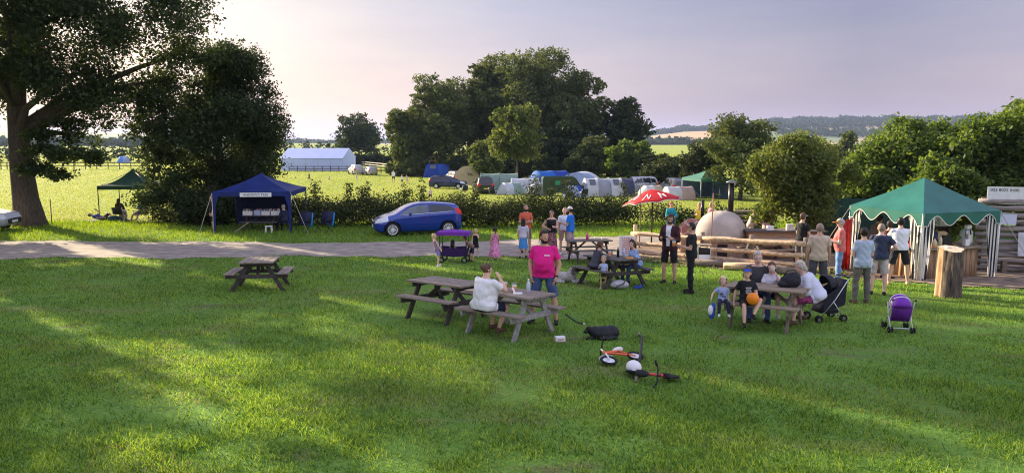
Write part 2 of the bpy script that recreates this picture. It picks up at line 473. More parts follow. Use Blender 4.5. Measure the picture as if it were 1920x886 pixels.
def ell_clumps(g, c, r, n, cr, lo=0.3, hi=0.9, zmin=None):
    out = []
    while len(out) < n:
        d = g.normal(size=3); d /= np.linalg.norm(d); t = g.uniform(lo, hi)
        p = np.array(c) + d * t * np.array(r)
        if zmin is not None and p[2] < zmin: continue
        s = cr * g.uniform(0.65, 1.25); out.append((*p, s * g.uniform(0.9, 1.25), s * g.uniform(0.9, 1.25), s * g.uniform(0.65, 0.95)))
    return out
BARK = M('bark', (0.085, 0.065, 0.05), 0.95, var=0.45, scale=7, bump=1.0, stretch=(3, 3, 0.5))
LF = dict(
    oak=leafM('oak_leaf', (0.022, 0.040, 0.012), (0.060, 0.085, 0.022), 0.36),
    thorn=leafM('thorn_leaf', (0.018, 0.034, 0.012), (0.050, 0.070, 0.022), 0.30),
    wood=leafM('wood_leaf', (0.045, 0.070, 0.022), (0.135, 0.160, 0.050), 0.34, 0.18),
    pale=leafM('pale_leaf', (0.060, 0.090, 0.025), (0.135, 0.16, 0.045), 0.4, 0.3),
    willow=leafM('willow_leaf', (0.065, 0.10, 0.024), (0.19, 0.22, 0.06), 0.44),
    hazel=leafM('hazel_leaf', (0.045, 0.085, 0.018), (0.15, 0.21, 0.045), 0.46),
    hedge=leafM('hedge_leaf', (0.024, 0.040, 0.014), (0.080, 0.095, 0.030), 0.20),
    far=leafM('far_leaf', (0.022, 0.036, 0.016), (0.05, 0.066, 0.028), 0.2, 0.05, 0.0),
)
def tree(name, label, cat, loc, clumps, trunk, r0, leaf, n, size, seed, group=None, limbs=16, per=9, sig=0.28, droop=0.0, aspect=0.6, hollow=2.4, jit=(0.85, 1.18), gaps=False):
    g = np.random.default_rng(seed)
    t = thing(name, label, cat, loc, 0, group)
    P = crown_points(clumps, n, g, per, sig, hollow, jit)
    if gaps:                                   # leaves thinned in bands along the sun's direction to put light streaks below
        q = (P[:, 0] + loc[0]) * 0.656 + (P[:, 1] + loc[1]) * 0.755 + 0.12 * P[:, 2]
        thin = np.sin(q * 2.35 + 0.6 * np.sin(P[:, 2] * 0.5)) + 0.7 * np.sin(q * 1.07 + 1.0) > 0.92
        P = P[~thin | (g.uniform(0, 1, len(P)) < 0.12)]
    P[:, 2] = np.maximum(P[:, 2], 0.05)
    V, Fq = leaf_arrays(P, size, g, droop, aspect)
    me = fastmesh('crown', V, Fq); me.materials.append(LF[leaf]); link('crown', me, t)
    mb = MB()
    tr = [Vector(p) for p in trunk]; k = len(tr)
    rs = [r0 * (1 - 0.62 * i / (k - 1)) for i in range(k)]
    mb.tube([tr[0] - Vector((0, 0, 0.15)), tr[0] + Vector((0, 0, 0.25))] + tr[1:], [rs[0] * 1.35, rs[0] * 1.1] + rs[1:], 14)
    C = np.asarray(clumps)
    idx = np.argsort(-C[:, 3])[:max(limbs * 2, 1)]; g.shuffle(idx)
    H = tr[-1].z
    for q in idx[:limbs]:
        c = Vector(C[q, :3]); hd = math.hypot(c.x - tr[-1].x, c.y - tr[-1].y)
        z = min(max(c.z - 0.45 * hd - 0.5, H * 0.35), H)
        # point of the trunk at height z
        f = 0
        for i in range(k - 1):
            if tr[i].z <= z <= tr[i + 1].z: f = i
        s = (z - tr[f].z) / max(1e-3, tr[f + 1].z - tr[f].z); b = tr[f].lerp(tr[f + 1], min(1, max(0, s)))
        rb = r0 * (1 - 0.62 * z / max(H, 0.1)) * 0.55
        m1 = b.lerp(c, 0.4) + Vector((*g.normal(0, 0.05 * hd + 0.03, 2), 0.10 * hd)); m2 = b.lerp(c, 0.75) + Vector((*g.normal(0, 0.05 * hd + 0.03, 2), 0.06 * hd))
        mb.tube([b, m1, m2, c], [rb, rb * 0.62, rb * 0.4, rb * 0.16], 7)
    mb.build('trunk', BARK, t, True)
    return t
g = np.random.default_rng(11)
# great oak on the left
OB = G(57, 424)
cl = ell_clumps(g, (-0.5, -0.5, 10.2), (9.6, 8.5, 6.6), 54, 1.65, 0.35, 0.95, 4.3)
for q in [(6.2, -1.5, 9.6), (7.6, -1.0, 11.2), (8.2, 0, 8.6), (6.6, 0.5, 6.4), (4.6, -1.2, 6.3), (8.6, -1, 10), (5.2, -2.0, 12.5), (7.0, 1, 7.4)]:
    cl.append((*q, 1.7, 1.6, 1.1))
cl += ell_clumps(g, (0.8, -0.5, 14.8), (7.5, 4.5, 3.6), 24, 1.5, 0.2, 0.95, 12.6)  # unseen top boughs added to shade the right of the lawn
for q in [(3.5, 1.2, 7.6), (4.6, 1.5, 6.8), (5.8, 1.6, 6.0), (6.8, 1.8, 7.2), (7.6, 2.0, 6.2), (8.6, 2.2, 7.0), (4.0, 1.0, 5.4), (5.2, 1.4, 5.0), (6.6, 2.0, 5.0), (9.4, 2.4, 7.8), (2.6, .8, 6.4), (8.0, 1.5, 8.6)]:
    cl.append((*q, 1.15, 1.0, 0.62))
for q in [(0.5, -6.5, 8.5), (-1.5, -7.5, 9.5), (1.2, -8, 10.2), (-3, -6, 8), (1.8, -5.5, 11)]:  # unseen near boughs added to break the light on the lawn into streaks
    cl.append((*q, 1.3, 1.2, 0.7))
for q in [(2.2, -2.0, 3.9), (3.6, -2.4, 3.7), (4.9, -2.6, 3.6), (1.5, -1.6, 3.0), (3.0, -2.2, 2.75), (-1.6, -2.0, 3.6), (-2.4, -1.2, 4.6), (3.0, -1.5, 5.2), (2.0, -1.8, 4.6)]:
    cl += [(*q, 0.95, 0.8, 0.34)] * 2
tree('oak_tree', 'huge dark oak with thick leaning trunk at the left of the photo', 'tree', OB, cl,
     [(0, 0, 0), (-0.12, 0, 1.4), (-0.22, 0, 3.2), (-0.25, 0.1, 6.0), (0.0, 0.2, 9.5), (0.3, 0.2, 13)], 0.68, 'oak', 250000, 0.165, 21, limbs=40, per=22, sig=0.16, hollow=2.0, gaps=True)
# dark hawthorn between oak and blue gazebo
HB = atY(408, 41.0)
cl = ell_clumps(g, (0, 0, 4.3), (3.75, 3.6, 4.0), 34, 1.2, 0.3, 0.92, 0.5)
cl += ell_clumps(g, (0.9, 0, 8.1), (1.8, 2.0, 2.0), 14, 0.85, 0.2, 0.9)
cl += ell_clumps(g, (0, -0.6, 1.1), (3.6, 2.6, 0.9), 16, 0.9, 0.3, 1.0, 0.4)
for q in [(2.9, -.4, 6.2), (2.4, 0, 7.2), (3.3, -.5, 5.1), (1.9, 0, 8.2)]: cl.append((*q, .95, .9, .8))
cl += ell_clumps(g, (2.4, -0.5, 5.4), (1.5, 1.2, 2.0), 8, 0.7, 0.2, 0.9) + ell_clumps(g, (-2.4, -1.8, 2.6), (2.2, 1.2, 2.2), 8, 0.9, 0.2, 0.9)
tree('hawthorn_tree', 'dark bushy hawthorn reaching the ground between the oak and the blue gazebo', 'tree', HB, cl,
     [(0, 0, 0), (0.1, 0, 1.5), (0.0, 0, 4), (0.3, 0, 7.5)], 0.32, 'thorn', 120000, 0.155, 22, limbs=24, per=16, sig=0.19)
# trees beyond the left edge of the photo; they shade the lawn
for k, (x, y, h, r) in enumerate([(-24.8, 25.2, 12.5, 4.8), (-36.0, 26.0, 14.0, 4.4), (-23.0, 15.5, 11.5, 3.8), (-35.0, 40.0, 14.0, 4.2)]):
    cl = ell_clumps(g, (0, 0, h * 0.58), (r, r, h * 0.42), 30, r * 0.27, 0.3, 0.95, 1.6)
    tree('lime_tree', ['tall leafy lime tree nearest the big oak outside the left edge', 'tall lime second along the row outside the left edge', 'tall lime behind the silver car outside the left edge', 'shortest lime of the row outside the left edge'][k], 'tree', (x, y, float(gz(x, y))), cl,
         [(0, 0, 0), (0.1, 0, 3), (0, 0.1, h * 0.75)], 0.35, 'oak', 11000, 0.30, 30 + k, group='trees shading the lawn', limbs=12, sig=0.16, per=14, gaps=True)
# wood across the field: big trees behind the tents
def ptree(name, label, cx, top, wpx, Y, leaf, n, size, seed, group=None, low=0.12, dense=1.0, cat='tree', limbs=10, nc=30, rx=0.5, droop=0.0, zs=None, base=None, trunk_r=None):
    b = atY(cx, Y); s = F / Y
    topz = PY(cx, top, Y).z - b.z; w = wpx / s * rx
    gg = np.random.default_rng(seed + 100)
    dome = group in ('tall trees behind the camp', 'bushes in front of the wood')
    if dome: nc = int(nc * 1.5)
    cz0 = topz * (0.49 + low / 2); rz = topz * (0.52 - low / 2)
    cl = ell_clumps(gg, (0, 0, cz0), (w * 0.82, w * 0.82, rz * 0.86), nc, min(w, rz) * (0.30 if dome else 0.36), 0.25, 0.95, topz * (low + .03))
    if low < .15 and group == 'tall trees behind the camp':
        for q in range(9): cl.append((math.cos(q * .7) * w * .6, math.sin(q * .7) * w * .6, topz * .10, w * .3, w * .3, topz * .10))
    for q in range(5): cl.append((gg.normal(0, .22) * w, gg.normal(0, .22) * w, cz0 + rz * (.80 - .09 * q), min(w, rz) * .34, min(w, rz) * .34, rz * .22))
    return tree(name, label, cat, b, cl, [(0, 0, 0), (0.1, 0, topz * 0.25), (0, 0.1, topz * 0.7)], trunk_r or max(0.08, topz * 0.025), leaf, int(n * (2.6 if dome else 1.8)), size * (.85 if dome else 1), seed, group, limbs=limbs, sig=0.13 if dome else 0.19, droop=droop, per=12, hollow=4.0 if dome else 2.4, jit=(.9, 1.06) if dome else (.85, 1.15))
GW = 'tall trees behind the camp'
ptree('lime_tree', 'lowest left tree of the tall wood behind the camp', 768, 196, 105, 128, 'wood', 12000, 0.55, 41, GW, 0.08)
ptree('lime_tree', 'ivy clad rounded tree in the wood above the blue tunnel tent', 832, 140, 150, 130, 'wood', 16000, 0.55, 42, GW, 0.10)
ptree('lime_tree', 'tall tree left of the highest crown in the wood', 915, 103, 150, 134, 'wood', 17000, 0.55, 43, GW, 0.12)
ptree('lime_tree', 'highest tree of the wood behind the camp, crown at the middle of the photo', 1010, 88, 190, 132, 'wood', 22000, 0.55, 44, GW, 0.12)
ptree('lime_tree', 'tall dark tree on the right shoulder of the wood', 1085, 132, 130, 128, 'wood', 15000, 0.55, 45, GW, 0.12)
ptree('lime_tree', 'lower sparse crowned tree at the right end of the wood', 1172, 182, 118, 126, 'thorn', 8500, 0.55, 46, GW, 0.14)
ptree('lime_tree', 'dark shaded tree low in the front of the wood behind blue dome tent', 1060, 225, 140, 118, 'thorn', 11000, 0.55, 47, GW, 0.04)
GB = 'bushes in front of the wood'
ptree('hazel_bush', 'dark green bush behind the pale arched tent', 1120, 255, 120, 108, 'wood', 9000, 0.42, 48, GB, 0.02, cat='bush')
ptree('hazel_bush', 'fresh green rounded bush at the right foot of the wood', 1178, 262, 112, 104, 'hazel', 8500, 0.40, 49, GB, 0.02, cat='bush')
ptree('hazel_bush', 'sunlit bush hanging over the cream tunnel tent', 905, 262, 85, 100, 'pale', 5000, 0.36, 50, GB, 0.02, cat='bush')
ptree('ash_tree', 'pale green sunlit ash with ivy trunk rising behind the hedge', 968, 198, 108, 86, 'pale', 8500, 0.36, 51, None, 0.30, droop=0.5, trunk_r=0.2)
ptree('ash_tree', 'open branched far tree between the marquee and the wood', 672, 212, 112, 215, 'thorn', 4200, 0.85, 52, None, 0.05, limbs=22)
ptree('ash_tree', 'small dark bush at the foot of the wood by the red flag', 778, 285, 50, 125, 'pale', 1500, 0.4, 54, None, 0.02, cat='bush')
for k, (cx, top, w, Y) in enumerate([(955, 296, 90, 112), (1012, 288, 100, 110), (1078, 290, 100, 106), (1225, 286, 80, 100), (862, 292, 70, 122)]):  # dark-leaved bushes added to stand for shade at the wood's foot
    ptree('hazel_bush', ['dark bush added as wood shade behind the sage green tent', 'dark bush added as wood shade above the white tent and sunny blue tent', 'dark bush added as wood shade behind the pale blue arched tent', 'low dark bush added as wood shade at the right end of the tent row', 'small dark bush added as wood shade behind the blue tunnel tent'][k], cx, top, w, Y, 'thorn', 4500, 0.36, 140 + k, GB, 0.0, cat='bush')
GR = 'trees behind the oven yard'
ptree('hazel_bush', 'greyish bush right of the wood above the parked silver car', 1256, 290, 100, 84, 'hedge', 6500, 0.33, 61, GR, 0.02, cat='bush')
ptree('hazel_bush', 'rounded bush directly behind the far green gazebo', 1318, 268, 105, 76, 'hedge', 7000, 0.30, 62, GR, 0.02, cat='bush')
ptree('field_maple', 'tall bushy maple above the steel chimney with sunlit left side', 1392, 216, 170, 66, 'wood', 16000, 0.27, 63, GR, 0.05)
ptree('field_maple', 'dark low maple behind the willow', 1452, 262, 150, 58, 'thorn', 8000, 0.27, 64, GR, 0.02)
ptree('field_maple', 'small far tree showing between the willow and the stall trees', 1590, 246, 66, 150, 'wood', 2500, 0.6, 65, GR, 0.05)
ptree('willow_tree', 'pale sunlit willow bush with dark trunk beside the ovens', 1503, 250, 240, 27.5, 'willow', 36000, 0.125, 66, None, 0.20, nc=40, trunk_r=0.14, droop=-0.3)
GS = 'trees behind the drinks stall'
for k, (cx, top, w, Y, n) in enumerate([(1635, 262, 150, 34, 13000), (1715, 222, 210, 35, 20000), (1822, 206, 190, 34, 20000), (1925, 180, 190, 33, 17000), (1780, 290, 170, 29.5, 11000)]):
    ptree('hazel_tree', ['low hazel left of the drinks stall roof', 'broad sunlit hazel directly behind the drinks stall roof peak', 'tall hazel right of the stall roof peak', 'tallest hazel at the right edge of the photo', 'shaded lower hazel close behind the drinks stall'][k], cx, top, w, Y, 'hazel', n, 0.19, 70 + k, GS, 0.03, nc=34)
for k, (cx, top, w, Y) in enumerate([(1585, 300, 110, 38), (1668, 252, 130, 39), (1768, 226, 140, 38), (1872, 214, 130, 37.5), (1990, 190, 150, 36)]):
    ptree('hazel_tree', ['low hazel filling the gap right of the willow', 'mid height hazel in the second row left of the stall roof peak', 'tall hazel in the second row above the stall roof peak', 'tall hazel in the second row above the right roof slope', 'tall hazel in the second row outside the right edge'][k], cx, top, w, Y, 'hazel', 8000, 0.21, 170 + k, GS, 0.02, nc=30)
# ---- hedges
def hedge(name, label, path, h, w, n, size, seed, leaf='hedge', group=None, spr=0.15, cat='hedge'):
    g = np.random.default_rng(seed); path = np.asarray(path, float)
    seg = np.r_[0, np.cumsum(np.hypot(*np.diff(path, axis=0).T))]
    nc = max(6, int(seg[-1] / (w * 0.45)))
    cl = []
    for s in np.linspace(0, seg[-1], nc):
        x = np.interp(s, seg, path[:, 0]); y = np.interp(s, seg, path[:, 1]); hh = h * g.uniform(0.85, 1.15)
        cl.append((x, y + g.normal(0, 0.1 * w), gz(x, y) + hh * 0.5, w * 0.55, w * 0.5, hh * 0.5))
        if g.uniform() < spr: q = g.uniform(.85, 1.45); cl.append((x, y + g.normal(0, .3 * w), gz(x, y) + hh * (.6 + .4 * q), w * g.uniform(.08, .2), w * 0.15, hh * 0.42 * q))
    P = crown_points(cl, n, g, 8, 0.2)
    P[:, 2] = np.maximum(P[:, 2], gz(P[:, 0], P[:, 1]) + 0.05)
    V, Fq = leaf_arrays(P, size, g)
    me = fastmesh(name, V, Fq); me.materials.append(LF[leaf]); o = link(name, me); tag(o, label, cat, group)
    return o
hx = lambda px, Y: (atY(px, Y).x, Y)
hedge('laid_hedge', 'long scruffy laid hedge with sprigs behind the blue hatchback', [hx(548, 38.5), hx(700, 38), hx(880, 37.5), hx(1000, 37.8), hx(1170, 38.8)], 1.5, 2.0, 64000, 0.11, 81, spr=0.7)
hedge('laid_hedge', 'low grassy hedge bank behind the ovens and the teal woman', [hx(1235, 39), hx(1330, 38), hx(1440, 36)], 1.0, 1.4, 8000, 0.12, 82)
hedge('laid_hedge', 'ragged hedge under the oak beside the blue gazebo', [hx(290, 40), hx(345, 39)], 0.8, 1.3, 2500, 0.12, 84)
for k, (x0, x1, y, h, nm) in enumerate([(-260, -52, 215, 3.2, 'dark field hedge just beyond the white marquee'), (-420, 60, 330, 4.0, 'long thin hedge line across the far stubble fields'), (-700, -60, 520, 6, 'farthest dark hedge line under the left horizon'), (-46, -14, 180, 2.6, 'low hedge between the marquee and the wood')]):
    hedge('hedgerow', nm, [(x0, y), ((x0 + x1) / 2, y + 4), (x1, y)], h, h * 1.5, 6000, 0.5 + y / 420, 90 + k, 'far', 'field hedgerows')
# far woods on the ridge and on the left horizon
g = np.random.default_rng(5)
P = []
for a0, a1, d0, d1, n, hgt in [(0.16, 0.80, 2300, 2750, 14000, 20), (0.34, 0.80, 2000, 2320, 5000, 16), (0.56, 0.9, 1500, 2100, 3000, 14), (0.17, 0.34, 1150, 1350, 1500, 12), (0.35, 0.62, 1600, 1850, 1500, 14), (-0.72, -0.42, 900, 1000, 2000, 12), (-0.40, -0.14, 2000, 2300, 1500, 14), (0.2, 0.34, 2250, 2300, 500, 14)]:
    a = g.uniform(a0, a1, n); d = g.uniform(d0, d1, n)
    P.append(np.stack([a * d, d, hill(a, d) + g.uniform(0, 1, n) ** 0.7 * hgt * (0.75 + 0.25 * np.sin(a * 160) * np.sin(a * 47))], 1))
P2 = [q + g.normal(0, 5, q.shape) * [1, 1, .4] for q in P]
V, Fq = leaf_arrays(np.concatenate(P + P2), 8.0, g, aspect=0.8)
me = fastmesh('distant_wood', V, Fq); me.materials.append(LF['far'])
tag(link('distant_wood', me), 'blue hazy woods covering the far ridge', 'woodland', kind='stuff')
# ---------------------------------------------------------------- grass blades
def grass_M(name, c1, c2, tr=0.45):
    return leafM(name, c1, c2, tr, 1.3, 0.015, 0.5, 0.9, 0.468, 1.5)
def blades(name, label, n, ymin, ymax, hmin, hmax, wid, mat, seed, pw=1.0, reject=None, xl=None):
    g = np.random.default_rng(seed)
    u = g.uniform(0, 1, n)
    if pw == 1: y = ymin * (ymax / ymin) ** u
    else: y = ymin + (ymax - ymin) * u
    half = 0.78 * y + 3
    x = g.uniform(-1, 1, n) * half if xl is None else g.uniform(xl[0], xl[1], n)
    ok = ~on_track(x, y) & ~in_poly(x, y, DIRT)
    if reject is not None: ok &= ~reject(x, y)
    x, y = x[ok], y[ok]; n = len(x); z = gz(x, y)
    pat = 0.75 + 0.35 * np.sin(x * 0.9 + np.sin(y * 0.7)) * np.sin(y * 1.1 + 0.5 * x) + 0.15 * g.normal(size=n)
    def vnz(x, y, s, k):
        q = np.random.default_rng(k).uniform(0, 1, (64, 64)); X_, Y_ = x / s, y / s; i, j = np.floor(X_).astype(int), np.floor(Y_).astype(int); u, v = X_ - i, Y_ - j
        u, v = u * u * (3 - 2 * u), v * v * (3 - 2 * v); A_ = lambda a, b: q[(i + a) % 64, (j + b) % 64]
        return (A_(0, 0) * (1 - u) + A_(1, 0) * u) * (1 - v) + (A_(0, 1) * (1 - u) + A_(1, 1) * u) * v
    pat = 0.25 + 0.75 * vnz(x, y, 0.35, 1) + 0.5 * vnz(x, y, 0.13, 2) + 0.35 * vnz(x, y, 1.7, 3)
    keep = vnz(x, y, 2.3, 5) * .55 + vnz(x, y, .6, 6) * .45 + g.uniform(-.25, .25, n) > (.36 if name == 'lawn_grass' else -1)
    x, y, z, pat = x[keep], y[keep], z[keep], pat[keep]; n = len(x)
    h = g.uniform(hmin, hmax, n) * np.clip(pat, 0.3, 1.7) * (1 + y * 0.004); w = wid * np.maximum(1, y / 14) * g.uniform(0.7, 1.3, n)
    t = g.uniform(0, 2 * np.pi, n); lx, ly = g.normal(0, 0.6, n) * h, g.normal(0, 0.6, n) * h
    dx, dy = np.cos(t) * w, np.sin(t) * w
    V = np.stack([np.stack([x - dx, y - dy, z - 0.004], 1), np.stack([x + dx, y + dy, z - 0.004], 1), np.stack([x + lx, y + ly, z + h], 1)], 1).reshape(-1, 3)
    me = fastmesh(name, V, np.arange(3 * n).reshape(-1, 3)); me.materials.append(mat)
    return tag(link(name, me), label, 'grass', kind='stuff')
LAWN = grass_M('lawn_blade', (0.055, 0.138, 0.020), (0.235, 0.365, 0.070), 0.5)
FIELD = grass_M('field_blade', (0.15, 0.22, 0.040), (0.28, 0.325, 0.080), 0.45)
VERGE = grass_M('verge_blade', (0.085, 0.18, 0.020), (0.22, 0.33, 0.05), 0.45)
blades('lawn_grass', 'mown grass of the lawn around the tables', 560000, 5.5, 31, 0.016, 0.070, 0.0075, LAWN, 101)
DRY = leafM('dry_blade', (0.16, 0.15, 0.05), (0.42, 0.36, 0.17), 0.35, 1.5)
def notdry(x, y): return (np.sin(x * .61 + 1.3 * np.sin(y * .43)) * np.sin(y * 1.13 + .7 * x) + .35 * np.sin(x * 2.3 + y * 3.1)) < .38
blades('dry_grass', 'straw coloured dry patches scattered over the lawn', 170000, 5.5, 30, 0.015, 0.05, 0.0045, DRY, 105, reject=notdry)
blades('verge_grass', 'rougher grass on the verge beyond the track', 70000, 30.5, 41, 0.06, 0.17, 0.006, VERGE, 102, pw=2)
blades('field_grass', 'sunny grass of the camping field', 200000, 41, 150, 0.03, 0.085, 0.007, FIELD, 103)
blades('meadow_grass', 'pale grass beyond the field fence', 50000, 150, 330, 0.06, 0.15, 0.010, FIELD, 104)
# ================================================================ OBJECTS
WTOP = M('weathered_plank', (0.245, 0.20, 0.158), 0.9, var=0.4, scale=5, stretch=(1, 14, 14), bump=0.3)
WTOP2 = M('warm_plank', (0.28, 0.215, 0.15), 0.9, var=0.35, scale=5, stretch=(1, 14, 14), bump=0.3)
WGREY = M('grey_frame_wood', (0.27, 0.255, 0.245), 0.9, var=0.3, scale=6, stretch=(3, 3, 3))
WDARK = M('dark_stained_wood', (0.055, 0.045, 0.040), 0.8, var=0.35, scale=6)
WBLK = M('dark_plank', (0.11, 0.095, 0.085), 0.85, var=0.35, scale=5, stretch=(1, 14, 14))
def picnic(label, c, ang, mt, mf, L=1.55, tw=0.78, span=1.45, group='picnic tables on the lawn'):
    t = thing('picnic_table', label, 'picnic table', c, R(ang), group); lay(t, ang)
    m = MB(); n = 5; pw = tw / n
    g = random.Random(sum(map(ord, label)))
    for i in range(n): m.box(((g.random() - .5) * .03, -tw / 2 + pw * (i + .5), .74 + g.random() * .004), (L, pw * .93, .038))
    m.build('tabletop', mt, t, bevel=.004)
    hb = span / 2
    for s in (-1, 1):
        m = MB()
        for k in (0, 1): m.box(((g.random() - .5) * .02, s * (hb - .065 - k * .135), .455 + g.random() * .003), (L, .125, .036))
        m.build('bench', mt, t, bevel=.004)
    xe = L / 2 - .22
    for e in (-1, 1):
        for s in (-1, 1):
            MB().bar((e * xe, s * (hb - .13), -.03), (e * xe, s * .20, .72), .042, .10, (0, 1, 0)).build('leg', mf, t)
        MB().bar((e * (xe + .045), -hb + .02, .385), (e * (xe + .045), hb - .02, .385), .042, .10).build('bench_beam', mf, t)
        MB().bar((e * (xe + .045), -tw / 2 + .03, .675), (e * (xe + .045), tw / 2 - .03, .675), .042, .085).build('top_beam', mf, t)
        MB().bar((e * xe * .93, 0, .40), (e * .12, 0, .70), .08, .042).build('brace', mf, t)
    return t
T_LONE = picnic('weathered picnic table standing alone left of the other tables', G(489, 540), 100, WTOP, WDARK, 1.5, .85, 1.55)
pA = G(836, 528, .75); pA.z = gz(0, pA.y)
pB = G(956, 548, .75); pB.z = gz(0, pB.y)
T_A = picnic('empty grey picnic table pushed end to end behind the white shirted woman', pA, -40, WTOP, WDARK, 1.55, .78, 1.4)
T_B = picnic('pale grey picnic table with two beer glasses and a water bottle', pB, -40, WTOP, WGREY, 1.55, .80, 1.4)
pC = G(1148, 482, .75); pC.z = gz(0, pC.y)
T_C = picnic('dark picnic table with drinks where two girls sit beside the toddler', pC, 118, WBLK, WDARK, 1.6, .8, 1.6)
pD = G(1104, 450, .75); pD.z = gz(0, pD.y)
T_D = picnic('dark picnic table with a pink bottle near the white notice box', pD, 12, WBLK, WDARK, 1.5, .75, 1.5)
pE = G(1438, 538, .75); pE.z = gz(0, pE.y)
T_E = picnic('brown picnic table where the family with the orange ball sits', pE, -34, WTOP2, M('brown_frame_wood', (0.16, 0.125, 0.095), 0.85, var=.3, scale=6), 1.5, .8, 1.4)
pF = atY(485, 35.4)
T_F = picnic('picnic table loaded with boxes of books under the blue gazebo', pF, 2, WBLK, WDARK, 1.7, .75, 1.4)
pH = atY(1452, 25.2)
T_G = picnic('picnic table half hidden behind the log fence by the willow', pH, 14, WTOP2, WBLK, 1.7, .8, 1.5)
def on(c, ang, x, y, h=.762):
    m = Matrix.Rotation(math.atan(slope(c.y)), 3, 'X') @ Matrix.Rotation(R(ang), 3, 'Z')
    return Vector(c) + m @ Vector((x, y, h))
# ---- drinks and small things on the tables
GLASS = M('clear_plastic', (0.75, 0.78, 0.80), 0.12, var=.02, alpha=0.10)
BEER = M('amber_beer', (0.95, 0.36, 0.03), 0.15, var=.1, trans=0.35)
FOAM = M('beer_foam', (0.85, 0.80, 0.68), 0.8, var=.05)
WHITE = M('white_paint', (0.78, 0.78, 0.77), 0.6, var=.06)
BLACK = M('black_plastic', (0.016, 0.016, 0.018), 0.5, var=.2)
STEEL = M('steel', (0.55, 0.55, 0.56), 0.35, 0.9, var=.1)
def pint(label, p, full=.128):
    t = thing('beer_glass', label, 'beer glass', p, 0, 'pints of beer'); t.scale = (1.15, 1.15, 1.15)
    MB().lathe([(.001, 0), (.034, 0), (.045, .155), (.043, .155), (.032, .006), (.001, .006)], 16).build('glass', GLASS, t, True)
    MB().lathe([(.001, .008), (.031, .008), (.0395, full), (.001, full)], 16).build('beer', BEER, t, True)
    MB().lathe([(.001, full + .001), (.039, full + .001), (.040, full + .012), (.001, full + .012)], 16).build('foam', FOAM, t, True)
pint('pint of amber beer left on the grey table, nearer the woman', on(pB, -40, -.10, -.02))
pint('pint of amber beer on the grey table nearer the water bottle', on(pB, -40, .12, -.02), .10)
def bottle(label, p, mat, h=.22, r=.034, capm=WHITE, group=None, name='bottle', body='bottle_body'):
    t = thing(name, label, 'bottle', p, 0, group)
    MB().lathe([(.001, 0), (r, 0), (r, h * .62), (r * .8, h * .74), (r * .38, h * .86), (r * .36, h * .95), (.001, h * .95)], 14).build(body, mat, t, True)
    MB().lathe([(r * .42, h * .93), (r * .42, h), (.001, h)], 12).build('cap', capm, t, True)
    return t
bottle('clear water bottle standing on the grey table before the pink shirt', on(pB, -40, .36, .10), M('water_bottle', (0.66, 0.72, 0.82), 0.1, var=.05, alpha=.75), .26, .037)
m = MB().box((0, 0, .008), (.17, .12, .014)).bar((-.05, 0, .015), (-.10, .03, .11), .05, .008)
tag(m.build('napkin', WHITE), 'crumpled white napkin beside the water bottle', 'napkin').location = on(pB, -40, .27, -.10)
t = thing('drink_carton', 'small white carton lying in the grass by the grey table leg', 'carton', G(1050, 640), R(15))
MB().box((0, 0, .05), (.17, .09, .09)).build('carton_body', WHITE, t, bevel=.006)
MB().box((0, -.0455, .045), (.11, .004, .03)).build('printed_band', M('pale_red', (0.55, .3, .28)), t)
bottle('bright pink drinks bottle on the dark table by the notice box', on(pD, 12, -.05, 0), M('pink_plastic', (0.85, 0.10, 0.36), .35, trans=.2), .24, .05, M('dark_pink', (.5, .02, .15)))
for x in (.25, .45): tag(MB().lathe([(.001, 0), (.028, 0), (.04, .09), (.037, .09), (.026, .006), (.001, .006)], 12).build('cup', WHITE, None, True), 'white cup on the dark table ' + ('next to the pink bottle' if x < .3 else 'nearest the right end of the pink bottle table'), 'cup', 'cups on the dark table').location = on(pD, 12, x, .05 if x < .3 else -.1)
bottle('dark glass bottle with white label between the girls', on(pC, 118, -.18, -.06), M('dark_glass', (.02, .035, .015), .12), .27, .036, BLACK)
bottle('pale blue bottle on the girls table right of the dark bottle', on(pC, 118, -.28, -.18), M('pale_blue', (.45, .6, .8), .3), .24, .04)
pint('tall pint glass of pale beer in front of the girl with tied hair', on(pC, 118, -.2, .22), .13)
tag(MB().box((0, 0, .012), (.22, .16, .02)).build('snack_tray', M('orange_card', (.65, .28, .05))), 'orange snack tray on the corner of the girls table', 'tray').location = on(pC, 118, -.55, -.16)
# bags, shoes
def blob(name, mat, parts, voxel=.02, parent=None, noise=0.0, seed=0, smooth=3):
    mb = MB()
    for q in parts:
        if len(q) == 2: mb.ell(q[0], q[1])
        elif len(q) == 3: mb.ell(q[0], q[1], q[2])
        else: mb.cap(*q)
    o = link(name + '_raw', mb.mesh(name)); md = o.modifiers.new('r', 'REMESH'); md.mode = 'VOXEL'; md.voxel_size = voxel; md.use_smooth_shade = True
    sm_ = o.modifiers.new('s', 'SMOOTH'); sm_.iterations = smooth; sm_.factor = .5
    dg = bpy.context.evaluated_depsgraph_get(); dg.update()
    me = bpy.data.meshes.new_from_object(o.evaluated_get(dg)); bpy.data.objects.remove(o)
    if noise:
        n = len(me.vertices); co = np.empty(n * 3, np.float32); me.vertices.foreach_get('co', co); co = co.reshape(-1, 3)
        no = np.empty(n * 3, np.float32); me.vertices.foreach_get('normal', no); no = no.reshape(-1, 3)
        w = np.sin(co[:, 0] * 61 + seed) * np.sin(co[:, 1] * 53 + 2) * np.sin(co[:, 2] * 67 + 1) + .6 * np.sin(co[:, 0] * 131) * np.sin(co[:, 1] * 117) + .5 * np.random.default_rng(seed).normal(size=n)
        me.vertices.foreach_set('co', (co + no * (w * noise)[:, None]).ravel()); me.update()
    me.materials.clear(); me.materials.append(mat)
    return link(name, me, parent)
t = thing('rucksack', 'pale grey rucksack lying under the girls table', 'rucksack', G(1160, 541), R(20))
